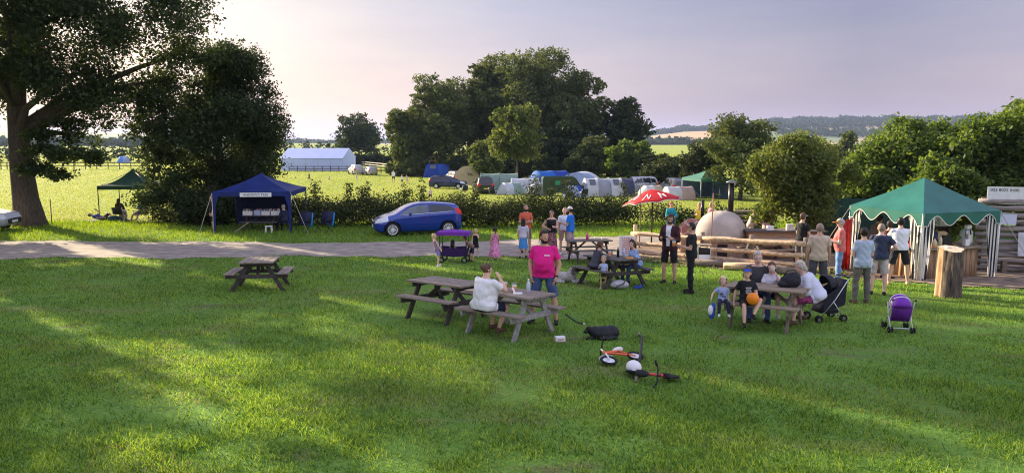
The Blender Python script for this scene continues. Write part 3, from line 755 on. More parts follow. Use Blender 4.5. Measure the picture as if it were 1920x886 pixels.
blob('bag_body', M('grey_bag', (.42, .41, .42), .8, var=.35, scale=20), [((0, 0, .11), (.25, .15, .12)), ((.12, -.06, .10), (.14, .1, .1))], .02, t, .004)
MB().tube([(-.2, -.13, .05), (-.1, -.19, .12), (.05, -.17, .16), (.12, -.1, .2)], .012, 6).build('strap', BLACK, t, True)
t = thing('shoe_pair', 'pair of small bright blue shoes on the grass by the girls table', 'shoes', G(1196, 541), R(70))
for s in (-1, 1): blob('shoe', M('blue_shoe', (.02, .06, .35), .5), [((s * .07, 0, .035), (.04, .12, .035)), ((s * .07, -.06, .06), (.035, .05, .04))], .012, t)
t = thing('shoulder_bag', 'black shoulder bag standing on the family table', 'bag', on(pE, -34, .42, .10), R(-20))
blob('bag_body', M('black_nylon', (.014, .015, .022), .6, var=.3), [((0, 0, .12), (.20, .10, .14)), ((.05, 0, .2), (.14, .07, .1)), ((-.12, -.02, .06), (.12, .09, .07))], .018, t, .003)
MB().tube([(-.13, 0, .2), (-.06, 0, .32), (.06, 0, .34), (.15, 0, .24)], .012, 6).build('strap', BLACK, t, True)
# ---------------------------------------------------------------- gazebos
ROPE = M('guy_rope_cord', (.40, .36, .28), .8, var=.1)
def gazebo(name, label, c, ang, W, eave, peak, mc, ml, val=.22, scallop=0, curtain=None, trim=None, group=None, legw=.03, sag=.06, under=None, D=None):
    t = thing(name, label, 'gazebo', c, R(ang), group); D = D or W
    hw, hd = W / 2, D / 2; N = 10
    cs = [(-hw, -hd), (hw, -hd), (hw, hd), (-hw, hd)]
    m = MB()
    for i in range(4):
        a, b = Vector((*cs[i], eave)), Vector((*cs[(i + 1) % 4], eave)); p = Vector((0, 0, peak)); rows = []
        for j in range(N + 1):
            v = j / N; row = []
            for k in range(9):
                u = k / 8; e = a.lerp(b, u); q = e.lerp(p, v)
                q.z -= sag * math.sin(math.pi * v) * (1 + 0.4 * math.sin(math.pi * u)); row.append(q)
            rows.append(row)
        m.loft(rows, False, False)
    m.build('canopy', mc, t, True)
    m = MB(); tr = MB()
    for i in range(4):
        a, b = Vector(cs[i]), Vector(cs[(i + 1) % 4]); nrm = Vector(((b - a).y, -(b - a).x)).normalized()
        K = 48; top, bot = [], []
        for k in range(K + 1):
            u = k / K; q = a.lerp(b, u) + nrm * .006
            dz = val
            if scallop:
                cyc = scallop; ph = (u * (cyc)) % 1.0; dz = val * (.62 + .38 * math.cos(2 * math.pi * (u * cyc)))
                if u < .5 / cyc * .5 or u > 1 - .5 / cyc * .5: dz = val
            top.append((q.x, q.y, eave - .002)); bot.append((q.x, q.y, eave - dz))
        m.loft([top, bot], False, False)
        if trim: tr.tube([Vector(p) + Vector((nrm.x * .008, nrm.y * .008, 0)) for p in bot], .012, 5)
    m.build('valance', mc, t)
    if trim: tr.build('valance_trim', trim, t, True)
    for x, y in cs:
        s = .985
        MB().tube([(x * s, y * s, -.05), (x * s, y * s, eave - .01)], legw, 8).build('leg', ml, t, True)
    fr = MB()
    for i in range(4):
        a, b = cs[i], cs[(i + 1) % 4]
        fr.tube([(a[0] * .98, a[1] * .98, eave - .05), (b[0] * .98, b[1] * .98, eave - .05)], .014, 6)
        fr.tube([(a[0] * .98, a[1] * .98, eave - .05), (0, 0, peak - .12)], .014, 6)
    fr.build('roof_frame', ml, t, True)
    if curtain:
        for ci, (x, y) in enumerate(cs):
            m = MB(); sx, sy = -1 if x > 0 else 1, -1 if y > 0 else 1
            for dx, dy in ((sx, 0), (0, sy)):
                rows = []
                for j in range(9):
                    v = j / 8; z = (eave - .12) * (1 - v) + .05 * v; wd = curtain[1] * (1 - .5 * v ** .8); row = []
                    for k in range(25):
                        u = k / 24; o_ = .018 * math.sin(u * 20) * (.3 + .7 * v)
                        row.append((x * .99 + dx * u * wd + (o_ if dx == 0 else 0), y * .99 + dy * u * wd + (o_ if dy == 0 else 0), z))
                    rows.append(row)
                m.loft(rows, False, False)
            m.build('corner_curtain', curtain[0], t, True)
    return t
def guy(label_thing, a, b, r=.010, name='guy_rope'):
    MB().tube([a, b], r, 5).build(name, ROPE, label_thing, True)
def stripeM(name, c1, c2, freq):
    m = bpy.data.materials.new(name); m.use_nodes = True; n, l = m.node_tree.nodes, m.node_tree.links
    p = n['Principled BSDF']; p.inputs['Roughness'].default_value = .8
    t = n.new('ShaderNodeTexCoord'); sp = n.new('ShaderNodeSeparateXYZ'); l.new(t.outputs['Object'], sp.inputs[0])
    def op(o, a, b=None, v=None):
        q = n.new('ShaderNodeMath'); q.operation = o; l.new(a, q.inputs[0])
        if b is not None: l.new(b, q.inputs[1])
        if v is not None: q.inputs[1].default_value = v
        return q.outputs[0]
    ax, ay = op('ABSOLUTE', sp.outputs[0]), op('ABSOLUTE', sp.outputs[1])
    s = op('ADD', ax, ay); s = op('MULTIPLY', s, v=freq); s = op('FRACT', s); s = op('GREATER_THAN', s, v=.5)
    x = n.new('ShaderNodeMix'); x.data_type = 'RGBA'; x.inputs['A'].default_value = (*c1, 1); x.inputs['B'].default_value = (*c2, 1); l.new(s, x.inputs['Factor'])
    l.new(x.outputs['Result'], p.inputs['Base Color']); tr = n.new('ShaderNodeBsdfTranslucent'); l.new(x.outputs['Result'], tr.inputs['Color'])
    ms = n.new('ShaderNodeMixShader'); ms.inputs['Fac'].default_value = .25; l.new(p.outputs[0], ms.inputs[1]); l.new(tr.outputs[0], ms.inputs[2]); l.new(ms.outputs[0], n['Material Output'].inputs['Surface'])
    return m
GREENC = M('green_canvas', (.030, .17, .135), .42, var=.16, scale=1.6, trans=.25, bump=.5)
STRIPE = stripeM('striped_curtain', (.80, .78, .72), (.015, .018, .022), 8.5)
gf = PY(1722, 530, 20.4)
gc = Vector((gf.x + .47 * 1.98, gf.y + .88 * 1.98, 0)); gc.z = float(gz(0, gc.y)) - .05
GAZ_ANG = -28.0 + 45
GZ = gazebo('drinks_gazebo', 'green gazebo with scalloped valance and striped curtains over the log bar', gc, GAZ_ANG, 2.8, 2.02, 2.92, GREENC, M('white_pole', (.7, .7, .68), .4, .3), .36, 3, (STRIPE, .50), M('cream_trim', (.75, .72, .62)), sag=.03)
for a, b in [((-1.4, 1.4, 1.95), (-2.3, 2.0, 0)), ((-1.4, -1.4, 1.95), (-1.85, -1.75, 0)), ((1.4, -1.4, 1.95), (2.5, -1.9, 0)), ((1.4, 1.4, 1.95), (2.4, 2.1, 0))]: guy(GZ, a, b)
BLUEC = M('blue_canvas', (.012, .030, .17), .6, var=.2, scale=1.6, trans=.22, bump=.5)
bc = atY(486, 36.0)
BZ = gazebo('book_gazebo', 'blue gazebo with white banner sheltering the book table', bc, 4, 3.55, 1.95, 2.72, BLUEC, M('navy_pole', (.02, .025, .09), .5), .20, 0, None, sag=.10)
for x, y in ((-1.76, -1.76), (1.76, -1.76)):
    m = MB(); s = 1 if x < 0 else -1
    m.loft([[(x, y - .02, 1.93), (x + s * .28, y - .02, 1.78)], [(x, y - .02, 1.3), (x + s * .13, y - .02, 1.3)], [(x, y - .02, .05), (x + s * .09, y - .02, .05)]], False, False)
    m.build('leg_sleeve', BLUEC, BZ)
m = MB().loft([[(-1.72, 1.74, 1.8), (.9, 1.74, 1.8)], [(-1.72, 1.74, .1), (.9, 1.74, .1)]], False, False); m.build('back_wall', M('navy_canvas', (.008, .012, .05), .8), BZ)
guy(BZ, (-1.77, -1.77, 1.9), (-2.05, -3.1, -.02), .012); guy(BZ, (1.77, -1.77, 1.9), (2.75, -2.7, -.02), .012); guy(BZ, (-1.77, -1.77, 1.9), (-1.5, -2.6, -.02), .014)
t = thing('banner', "white cloth banner lettered ANDREW'S TREE on the front of the blue gazebo", 'banner', bc + Vector((.33, -1.80, 1.82)), R(4))
MB().box((0, 0, 0), (1.42, .012, .19)).build('cloth', WHITE, t)
text_part("ANDREW'S TREE", .15, M('banner_ink', (.03, .03, .10)), t, (0, -.009, -.005), (math.pi / 2, 0, 0))
# old green gazebo behind on the grass
DKG = M('dark_green_canvas', (.03, .085, .07), .7, var=.12, scale=3, trans=.3)
lc = atY(246, 43.5)
LZ = gazebo('picnic_gazebo', 'dark green gazebo on the sunny grass behind the hawthorn', lc, 6, 2.9, 2.02, 2.95, DKG, M('dark_pole', (.025, .03, .03), .5), .22, 0, None, sag=.22, legw=.028)
# far green gazebo in the camp
fc = G(1322, 372)
FZ = gazebo('camp_gazebo', 'pale green gazebo standing far off in the camp behind the ovens', fc, 20, 3.1, 1.9, 2.55, M('faded_green_canvas', (.10, .27, .22), .75, var=.1, trans=.3), WHITE, .25, 0, None, sag=.05)
for q, (a, b) in enumerate([((-1.5, 1.5), (1.5, 1.5)), ((1.5, -1.5), (1.5, 1.5))]):
    m = MB().loft([[(*a, 1.8), (*b, 1.8)], [(*a, .02), (*b, .02)]], False, False); m.build('side_wall', M('blue_grey_canvas', (.10, .14, .26), .8), FZ)
# ---------------------------------------------------------------- boxes of books, chairs
gl = random.Random(3)
CARD = M('card_box', (.42, .35, .26), .85, var=.2)
bm_ = [M('book_paper', (.6, .57, .5)), M('book_red', (.3, .08, .07)), M('book_blue', (.1, .15, .3)), M('book_dark', (.06, .06, .07))]
for k, (x, w, wh) in enumerate([(-.60, .44, 1), (-.14, .28, 0), (.26, .40, 1), (.66, .34, 1)]):
    p = on(pF, 2, x, -.05)
    t = thing('book_crate', ['large pale crate of books at the left end of the book table', 'small blue white box of books in the book table middle', 'white crate heaped with books right of the blue white box', 'oval holed white crate of books at the right end of the book table'][k], 'crate', p, R(gl.uniform(-6, 6)), 'crates of books')
    h = .20 if wh else .24; wm = WHITE if wh else M('pale_blue_box', (.45, .5, .75))
    m = MB()
    for bx in ((0, -.19, w, .012), (0, .19, w, .012)): m.box((bx[0], bx[1], h / 2), (bx[2], bx[3], h))
    for sx in (-1, 1): m.box((sx * (w / 2 - .006), 0, h / 2), (.012, .366, h))
    m.box((0, 0, .012), (w - .03, .36, .016)); m.build('crate_body', wm, t)
    xx = -w / 2 + .03
    while xx < w / 2 - .04:
        th = gl.uniform(.02, .045); MB().box((xx + th / 2, 0, .03 + gl.uniform(.11, .14)), (th * .92, .28, gl.uniform(.22, .30))).build('book', bm_[gl.randrange(4)], t); xx += th
def cloth_chair(label, p, ang, mf, ms, group, w=.55, hb=.95, towel=None):
    t = thing('camping_chair', label, 'chair', p, R(ang), group)
    m = MB().loft([[(-w / 2, .25, .45), (w / 2, .25, .45)], [(-w / 2, -.02, .38), (w / 2, -.02, .38)], [(-w / 2, -.22, .42), (w / 2, -.22, .42)]], False, False); m.build('seat', ms, t, True, solid=.015)
    m = MB().loft([[(-w / 2, -.22, .42), (w / 2, -.22, .42)], [(-w / 2 - .02, -.32, .70), (w / 2 + .02, -.32, .70)], [(-w / 2, -.40, hb), (w / 2, -.40, hb)]], False, False); m.build('backrest', ms, t, True, solid=.015)
    for s in (-1, 1):
        MB().tube([(s * (w / 2 + .03), .28, 0), (s * (w / 2 + .03), -.22, .46)], .014, 6).build('leg', mf, t, True)
        MB().tube([(s * (w / 2 + .03), -.30, 0), (s * (w / 2 + .03), .27, .46), (s * (w / 2 + .03), .27, .62)], .014, 6).build('leg', mf, t, True)
        MB().tube([(s * (w / 2 + .03), -.24, .44), (s * (w / 2 + .02), -.41, hb)], .014, 6).build('back_post', mf, t, True)
        MB().tube([(s * (w / 2 + .04), .30, .62), (s * (w / 2 + .04), -.32, .64)], .022, 6).build('armrest', mf, t, True)
    if towel:
        m = MB().loft([[(-w / 2 - .06, -.45, hb - .05), (-w / 2 + .12, -.45, hb)], [(-w / 2 - .06, -.36, .45), (-w / 2 + .12, -.34, .45)], [(-w / 2 - .02, -.34, .25), (-w / 2 + .10, -.32, .25)]], False, False); m.build('side_panel', towel, t, True, solid=.02)
    return t
CYAN = M('cyan_fabric', (.02, .25, .62), .7, var=.1)
NAVY = M('navy_fabric', (.016, .02, .05), .8, var=.2)
cloth_chair('empty navy camping chair with cyan side, nearer the blue gazebo', G(567, 437), 165, BLACK, NAVY, 'camping chairs', towel=CYAN)
cloth_chair('empty navy camping chair with cyan side, farther from the blue gazebo', G(607, 436), 160, BLACK, NAVY, 'camping chairs', towel=CYAN)
cloth_chair('brown folding chair seen from behind under the dark green gazebo', G(222, 415) + Vector((0, .2, 0)), 5, WHITE, M('brown_fabric', (.05, .04, .045), .8), 'camping chairs', .5, .80)
cloth_chair('pale folding chair carrying the man in blue under the dark green gazebo', G(266, 415), 70, STEEL, M('pink_check', (.45, .30, .28), .8, var=.4, scale=40), 'camping chairs', .5, .80)
t = thing('step_stool', 'little white step stool in front of the book table', 'stool', atY(497, 34.2), R(5))
MB().box((0, 0, .33), (.30, .24, .03)).build('top', WHITE, t, bevel=.005)
for x in (-.12, .12):
    for y in (-.09, .09): MB().bar((x * 1.25, y * 1.25, 0), (x, y, .32), .03, .03).build('leg', WHITE, t)
tag(MB().bar((0, 0, .04), (.62, .3, .50), .10, .04).build('plank', WTOP), 'loose plank leaning on the left end of the book table', 'plank').location = atY(429, 34.0)
# ---------------------------------------------------------------- log fence, notice box, parasol
LOGM = M('peeled_log', (.58, .40, .25), .85, var=.42, scale=4, stretch=(.6, 5, 5), bump=.3)
LOGD = M('old_log', (.20, .155, .12), .9, var=.4, scale=5, bump=.5)
fa_, fb_ = atY(1193, 26.6), atY(1312, 24.9)
pts_ = [atY(1193, 26.6), atY(1322, 24.6), atY(1520, 22.3)]
t = thing('log_fence', 'fence of peeled round log rails between the lawn and the oven yard', 'fence', pts_[0])
lp = [p - pts_[0] for p in pts_]
for k, p in enumerate([lp[0], lp[1], lp[1].lerp(lp[2], .5), lp[2]]):
    MB().tube([p + Vector((.05, .10, -.2)), p + Vector((.05, .10, 1.05 if k else 1.15))], .07, 10).build('post', LOGD if k else LOGM, t, True)
for z, r in ((.84, .075), (.50, .072), (.20, .075)):
    for a, b in ((0, 1), (1, 2)):
        m = MB(); A, B = lp[a], lp[b]; ex = (B - A).normalized() * .12
        q = [(A - ex if a == 0 else A).lerp(B + ex * .0, s) + Vector((0, 0, z + .015 * math.sin(s * 9 + z * 7) + (.02 if a else 0))) for s in np.linspace(0, 1, 9)]
        m.tube(q, [r * (1 + .12 * math.sin(i * 2.1 + z * 20)) for i in range(9)], 12); m.build('rail', LOGM, t, True)
for k, (px, Y, L, a, lb) in enumerate([(1362, 23.6, 2.0, -12, 'old grey log lying below the fence by the white bin'), (1420, 22.8, 1.7, -14, 'brown log lying below the fence behind the grey haired man'), (1470, 21.9, 1.6, -20, 'split log lying on the earth near the beige shirt'), (1380, 24.3, 1.5, -8, 'second old log stacked close to the brick oven base')]):
    o = MB().tube([(-L / 2, 0, .11), (0, .02, .13), (L / 2, 0, .11)], [.11, .125, .10], 12).build('log', LOGD if k != 1 else LOGM, None, True)
    o.location = atY(px, Y); o.rotation_euler = (0, 0, R(a)); tag(o, lb, 'log', 'logs below the fence')
nb = atY(1180, 26.4)
t = thing('notice_box', 'white notice box with red writing at the end of the log fence', 'sign', nb, R(-14))
MB().box((0, .12, .37), (.56, .24, .70)).build('box', M('pale_box', (.62, .56, .50), .8), t)
MB().box((0, -.012, .40), (.56, .018, .74)).build('board', M('notice_white', (.80, .76, .72), .6, var=.05), t)
RED = M('red_ink', (.62, .07, .05), .6)
m = MB(); gl = random.Random(8)
for r_ in range(8):
    x = -.20 + gl.random() * .03; z = .68 - r_ * .075
    while x < .19:
        w = gl.uniform(.02, .06); m.box((x + w / 2, -.0235, z), (w * .8, .004, .036)); x += w + (.02 if gl.random() < .25 else .004)
m.build('red_writing', RED, t)
# red parasol
PRED = M('red_canvas', (.62, .018, .02), .65, var=.10, scale=4, trans=.25)
pb = atY(1226, 29.5); pt_ = PY(1224, 350, 29.5)
t = thing('parasol', 'red tilted parasol with white lettering strokes over the fence end', 'parasol', pb)
H = pt_.z - pb.z
MB().tube([(0, 0, -.1), (0, 0, H - .1)], .032, 10).build('pole', WDARK, t, True)
ca = link('canopy_raw', None, t); bpy.data.objects.remove(ca)
rot = Matrix.Rotation(R(-7), 3, 'Y') @ Matrix.Rotation(R(-5), 3, 'X')
def umb(r, k, z0, n=8):
    a = 2 * math.pi * k / n; return rot @ Vector((r * math.cos(a), r * math.sin(a), z0 - .50 * (r / 1.18) ** 1.25)) + Vector((-.06, 0, H - .1))
m = MB(); rows = []
for j in range(8):
    r = .02 + 1.18 * j / 7; row = []
    for k in range(48):
        kk = k / 6; sc_ = 1 - .10 * (j / 7) * math.sin(math.pi * (kk % 1)); row.append(umb(r * sc_, kk, 0))
    rows.append(row)
m.loft(rows, False, True); m.build('canopy', PRED, t, True, solid=.01)
m = MB(); 
for k in range(8): m.tube([umb(.05, k, -.03), umb(.6, k, -.03), umb(1.15, k, -.03)], .010, 5)
m.build('ribs', WDARK, t, True)
for k in (3, 4, 5, 6):
    m = MB(); path = []
    for a0, r0 in ((.26, .98), (.40, .52), (.60, .92), (.74, .55)): path.append((k + a0, r0))
    q = []
    for (x0, y0), (x1, y1) in zip(path[:-1], path[1:]): q += [umb(y0 + (y1 - y0) * s, x0 + (x1 - x0) * s, .012) for s in np.linspace(0, 1, 5)[:-1]]
    m.tube(q, .022, 5, el=.5); m.build('white_lettering', WHITE, t, True)
m = MB(); rows = [[umb(1.19 * (1 - .10 * math.sin(math.pi * ((k / 6) % 1))), k / 6, z) for k in range(49)] for z in (0.004, -.035)]
m.loft(rows, False, False); m.build('white_edge', WHITE, t)
sp = atY(1203, 29.0)
o = MB().tube([(0, 0, -.1), (.02, 0, 1.2), (.0, 0, 2.55)], [.022, .02, .015], 7).build('wooden_stake', M('stake_wood', (.20, .16, .10)), None, True); o.location = sp; tag(o, 'thin tall stake just left of the red parasol pole', 'stake')
o = MB().tube([(0, 0, -.1), (0, .0, 1.0), (.02, 0, 2.35)], [.025, .022, .02], 7).build('wooden_stake', M('stake_red', (.33, .17, .10)), None, True); o.location = atY(1340, 24.9); tag(o, 'thin reddish stake in front of the big dome oven', 'stake')
# ---------------------------------------------------------------- pizza ovens
ob = atY(1358, 26.8)
t = thing('dome_oven', 'large pale clay dome oven on a brick base with a tall steel chimney', 'oven', ob)
BRICK = M('brick_block', (.36, .24, .17), .9, var=.3, scale=8, bump=.3)
MB().box((0, .1, .28), (1.55, 1.4, .62)).build('brick_base', BRICK, t, bevel=.01)
MB().box((-.1, -.604, .26), (.36, .02, .5)).build('opening', M('dark_opening', (.03, .02, .018), .9), t)  # opening set on the brick as a flat dark panel
MB().box((0, .1, .625), (1.72, 1.55, .07)).build('slab', M('slab_wood', (.34, .25, .17), .9), t, bevel=.01)
rows = []
for j in range(13):
    ph = math.pi / 2 * j / 12; rr = math.cos(ph) ** .82; z = .66 + .98 * math.sin(ph) ** .95
    row = []
    for k in range(40):
        a = 2 * math.pi * k / 40; sq = 1 + .05 * math.cos(2 * a); row.append((.88 * rr * math.cos(a) * sq + .02, .78 * rr * math.sin(a) + .1, z + .008 * math.sin(a * 5 + j)))
    rows.append(row)
MB().loft(rows, True, True).build('clay_dome', M('pale_clay', (.47, .40, .34), .9, var=.18, scale=2.5, bump=.4), t, True)
MB().tube([(.42, .35, 1.35), (.42, .35, 2.62)], .10, 14).build('chimney', M('chimney_steel', (.03, .028, .028), .4, .6, var=.3), t, True)
MB().lathe([(.001, 2.74), (.06, 2.72), (.20, 2.66), (.20, 2.64), (.001, 2.66)], 16, (.42, .35, 0)).build('chimney_cowl', M('cowl_steel', (.22, .21, .2), .4, .7), t, True)
ob2 = atY(1304, 28.3)
t = thing('dome_oven', 'small terracotta dome oven with pale patches behind the pale dome', 'oven', ob2)
MB().box((0, 0, .30), (1.15, 1.1, .70)).build('brick_base', BRICK, t, bevel=.01)
def terra():
    m = bpy.data.materials.new('terracotta_giraffe'); m.use_nodes = True; n, l = m.node_tree.nodes, m.node_tree.links
    tc_ = n.new('ShaderNodeTexCoord'); v = n.new('ShaderNodeTexVoronoi'); v.feature = 'DISTANCE_TO_EDGE'; v.inputs['Scale'].default_value = 3.2; l.new(tc_.outputs['Object'], v.inputs['Vector'])
    r = n.new('ShaderNodeValToRGB'); r.color_ramp.elements[0].position = .05; r.color_ramp.elements[1].position = .10; r.color_ramp.elements[0].color = (.55, .40, .33, 1); r.color_ramp.elements[1].color = (.36, .13, .085, 1)
    l.new(v.outputs['Distance'], r.inputs['Fac']); l.new(r.outputs[0], n['Principled BSDF'].inputs['Base Color']); n['Principled BSDF'].inputs['Roughness'].default_value = .85; return m
rows = [[(.60 * math.cos(math.pi / 2 * j / 10) * math.cos(2 * math.pi * k / 32), .60 * math.cos(math.pi / 2 * j / 10) * math.sin(2 * math.pi * k / 32), .62 + .62 * math.sin(math.pi / 2 * j / 10)) for k in range(32)] for j in range(11)]
MB().loft(rows, True, True).build('clay_dome', terra(), t, True)
MB().tube([(.38, .1, 1.0), (.38, .1, 1.95)], .065, 12).build('chimney', M('chimney_steel', (.03,) * 3), t, True)
# stairs, yard furniture
t = thing('wooden_steps', 'flight of wooden steps climbing behind the big dome oven', 'steps', atY(1406, 29.5), R(-8))
for k in range(8): MB().box((0, k * .24, .08 + k * .17), (1.1, .28, .055)).build('tread', WTOP2, t)
for s in (-1, 1): MB().bar((s * .54, -.1, .02), (s * .54, 1.8, 1.34), .05, .18).build('stringer', WDARK, t)
t = thing('white_bin', 'white and grey bin standing in front of the fence by the dome oven', 'bin', atY(1324, 24.2), R(-6))
m = MB(); m.box((-.2, 0, .33), (.10, .34, .68)); m.box((.24, 0, .33), (.03, .34, .68)); m.build('frame', M('bin_cream', (.62, .60, .52), .7), t, bevel=.005)
MB().box((.04, 0, .19), (.36, .32, .36)).build('bucket', WHITE, t, bevel=.02); MB().box((.04, 0, .48), (.38, .33, .18)).build('black_sack', BLACK, t, bevel=.04)
MB().box((0, 0, .685), (.54, .37, .03)).build('lid', WTOP, t)
t = thing('serving_counter', 'timber serving counter of the yard behind the log fence near the willow', 'counter', atY(1478, 26.3), R(-4))
MB().box((0, 0, .50), (2.6, .55, .9)).build('front', M('warm_board', (.40, .24, .14), .85, var=.3, scale=4, stretch=(1, 1, 8)), t); MB().box((0, -.02, .98), (2.8, .7, .05)).build('counter_top', WBLK, t)
for k, (x, w, h, mt, lb) in enumerate([(-.5, .22, .16, WHITE, 'small white box on the yard counter by the willow trunk'), (.2, .24, .22, M('cream_paper', (.65, .58, .46)), 'cream paper sign box on the yard counter by the capped man')]):
    o = MB().box((0, 0, h / 2), (w, .12, h)).build('paper_box', mt); o.location = atY(1478, 26.1) + Vector((x, 0, 1.008)); tag(o, lb, 'box')
t = thing('yard_table', 'low plank table set in the oven yard left of the willow trunk', 'table', atY(1418, 27.6), R(10))
MB().box((0, 0, .72), (1.3, .5, .05)).build('tabletop', WTOP2, t)
for x in (-.5, .5):
    for y in (-.2, .2): MB().bar((x, y, 0), (x, y, .70), .06, .06).build('leg', WTOP2, t)
# ---------------------------------------------------------------- log bar, stump, stall wall
BARKW = M('bar_log', (.30, .19, .11), .85, var=.45, scale=3, stretch=(6, 6, .7), bump=.6)
t = thing('log_bar', 'curved drinks bar faced with upright split logs inside the green gazebo', 'bar', gc, R(GAZ_ANG))
def barpt(s, off=0):  # along right front face then the left front face
    return Vector((-.95 + 1.9 * s, -1.02 - off - .12 * math.sin(math.pi * s), 0))
for k in range(11):
    s = k / 10; p = barpt(s); r = .11 + .02 * math.sin(k * 2.3)
    MB().tube([p + Vector((0, 0, -.03)), p + Vector((0, 0, .5)), p + Vector((.01, 0, .93))], [r * 1.05, r, r * .97], 10).build('log_post', BARKW, t, True)
for k in range(9):
    p = Vector((-1.02, -.85 + .2 * k, 0)); r = .11
    MB().tube([p + Vector((0, 0, -.03)), p + Vector((0, 0, .93))], [r * 1.05, r], 10).build('log_post', BARKW, t, True)
tp = [barpt(s) for s in np.linspace(0, 1, 12)]
m = MB(); o1 = [Vector((p.x, p.y - .2, .96)) for p in tp]; i1 = [Vector((p.x, p.y + .25, .96)) for p in tp]
m.loft([o1, i1, [p + Vector((0, 0, .05)) for p in i1], [p + Vector((0, 0, .05)) for p in o1], o1], False, False)
m.build('bar_top', WTOP2, t); MB().box((-1.0, .1, .985), (.42, 1.75, .05)).build('bar_top', WTOP2, t)
gm = Matrix.Translation(gc) @ Matrix.Rotation(R(GAZ_ANG), 4, 'Z')
def onbar(x, y, z=1.012): return gm @ Vector((x, y, z))
ORG = M('orange_plastic', (.75, .20, .02), .4, trans=.2); CREAM = M('cream_plastic', (.72, .62, .45), .5)
bottle('cream sauce bottle at the left end of the log bar', onbar(-.62, -1.10), CREAM, .26, .055, ORG, 'bottles on the log bar')
bottle('taller cream bottle second from the left on the log bar', onbar(-.44, -1.12), CREAM, .34, .05, WTOP2, 'bottles on the log bar')
tag(MB().box((0, 0, .03), (.22, .16, .06)).build('orange_tray', ORG, None, bevel=.01), 'bright orange tray at the left end of the log bar', 'tray').location = onbar(-.80, -1.08)
o = MB().box((0, 0, .16), (.20, .16, .32)).build('card_terminal', BLACK, None, bevel=.01); o.location = onbar(-.2, -1.08); tag(o, 'black box stack beside the cream bottles on the bar', 'box')
t = thing('herb_pot', 'leafy green herb in a brown pot in the middle of the bar', 'plant', onbar(.08, -1.02))
MB().lathe([(.001, 0), (.07, 0), (.09, .14), (.001, .14)], 14).build('pot', M('brown_pot', (.16, .08, .05)), t, True)
V, Fq = leaf_arrays(np.random.default_rng(3).normal(0, .07, (120, 3)) + [0, 0, .24], .07, np.random.default_rng(4)); me = fastmesh('leaves', V, Fq); me.materials.append(LF['hazel']); link('leaves', me, t)
t = thing('beer_pump', 'white topped beer pump on the right half of the bar', 'beer pump', onbar(.50, -1.12), R(GAZ_ANG))
MB().box((0, 0, .10), (.16, .12, .20)).build('pump_base', WHITE, t, bevel=.02); MB().tube([(0, 0, .2), (0, 0, .52)], .045, 12).build('pump_body', STEEL, t, True); MB().box((0, -.03, .55), (.18, .12, .12)).build('pump_head', WHITE, t, bevel=.03)
MB().tube([(0, -.1, .5), (0, -.14, .34)], .018, 8).build('spout', BLACK, t, True)
t = thing('water_keg', 'round white water container behind the bar at the right', 'container', onbar(.78, -.86), 0)
MB().lathe([(.001, 0), (.15, .01), (.17, .1), (.17, .36), (.13, .44), (.001, .46)], 20).build('keg_body', WHITE, t, True); MB().lathe([(.05, .45), (.05, .50), (.001, .5)], 12).build('cap', BLACK, t, True)
t = thing('serving_shelf', 'dark back shelf with cider boxes inside the gazebo behind the bar', 'shelf', gm @ Vector((.5, .15, 0)), R(GAZ_ANG))
for z in (.5, 1.0, 1.42): MB().box((0, 0, z), (1.1, .4, .04)).build('shelf_board', WDARK, t)
for x in (-.52, .52): MB().box((x, 0, .72), (.05, .4, 1.44)).build('shelf_side', WDARK, t)
for k, x in enumerate((-.32, .02, .34)):
    o = MB().box((0, 0, .13), (.28, .25, .26)).build('drinks_box', [CARD, M('blue_card', (.08, .14, .3)), WHITE][k], None, bevel=.004); o.location = gm @ Vector((.5 + x, .12, 1.445 if k != 1 else 1.022)); o.rotation_euler = (0, 0, R(GAZ_ANG)); tag(o, ['brown box left on the top back shelf of the bar', 'blue box on the lower back shelf of the bar', 'white box right on the top back shelf of the bar'][k], 'box', 'boxes on the back shelf')
t = thing('tree_stump', 'upright log stump with pale cut top and paler left side before the green gazebo', 'stump', G(1778, 556), R(0))
gs = np.random.default_rng(9); rows = []
for j in range(12):
    z = -.05 + 1.22 * j / 11; row = []
    for k in range(44):
        a = 2 * math.pi * k / 44; r = .285 + .03 * math.sin(3 * a + 1) + .02 * math.sin(7 * a + z * 2) + .012 * math.sin(13 * a) - .03 * z + .05 * max(0, .25 - z)
        zz = z + (.05 * math.sin(a) if j == 11 else 0); row.append((r * math.cos(a), r * math.sin(a), zz))
    rows.append(row)
m = MB().loft(rows, False, True); mb_ = M('stump_bark', (.105, .08, .062), .95, var=.6, scale=5, stretch=(3, 3, .8), bump=1.0)
m.build('bark', mb_, t, True)
MB().add([(p[0] * .995, p[1] * .995, p[2]) for p in rows[-1]], [tuple(range(44))]).build('cut_top', M('fresh_cut', (.62, .50, .34), .8, var=.15, scale=10), t)
m = MB(); rr = [[(p[0] * 1.012, p[1] * 1.012, p[2]) for p in r[19:25]] for r in rows]
m.loft(rr, False, False); m.build('pale_side', M('pale_wood', (.46, .27, .15), .85, var=.5, scale=3, stretch=(4, 4, .8), bump=.4), t, True)  # paler strip over the left side of the bark
o = MB().lathe([(.001, 0), (.05, 0), (.055, .03), (.001, .03)], 14).build('ashtray', WHITE, None, True); o.location = G(1778, 556) + Vector((-.05, .1, 1.17)); tag(o, 'small white dish on top of the log stump', 'dish')
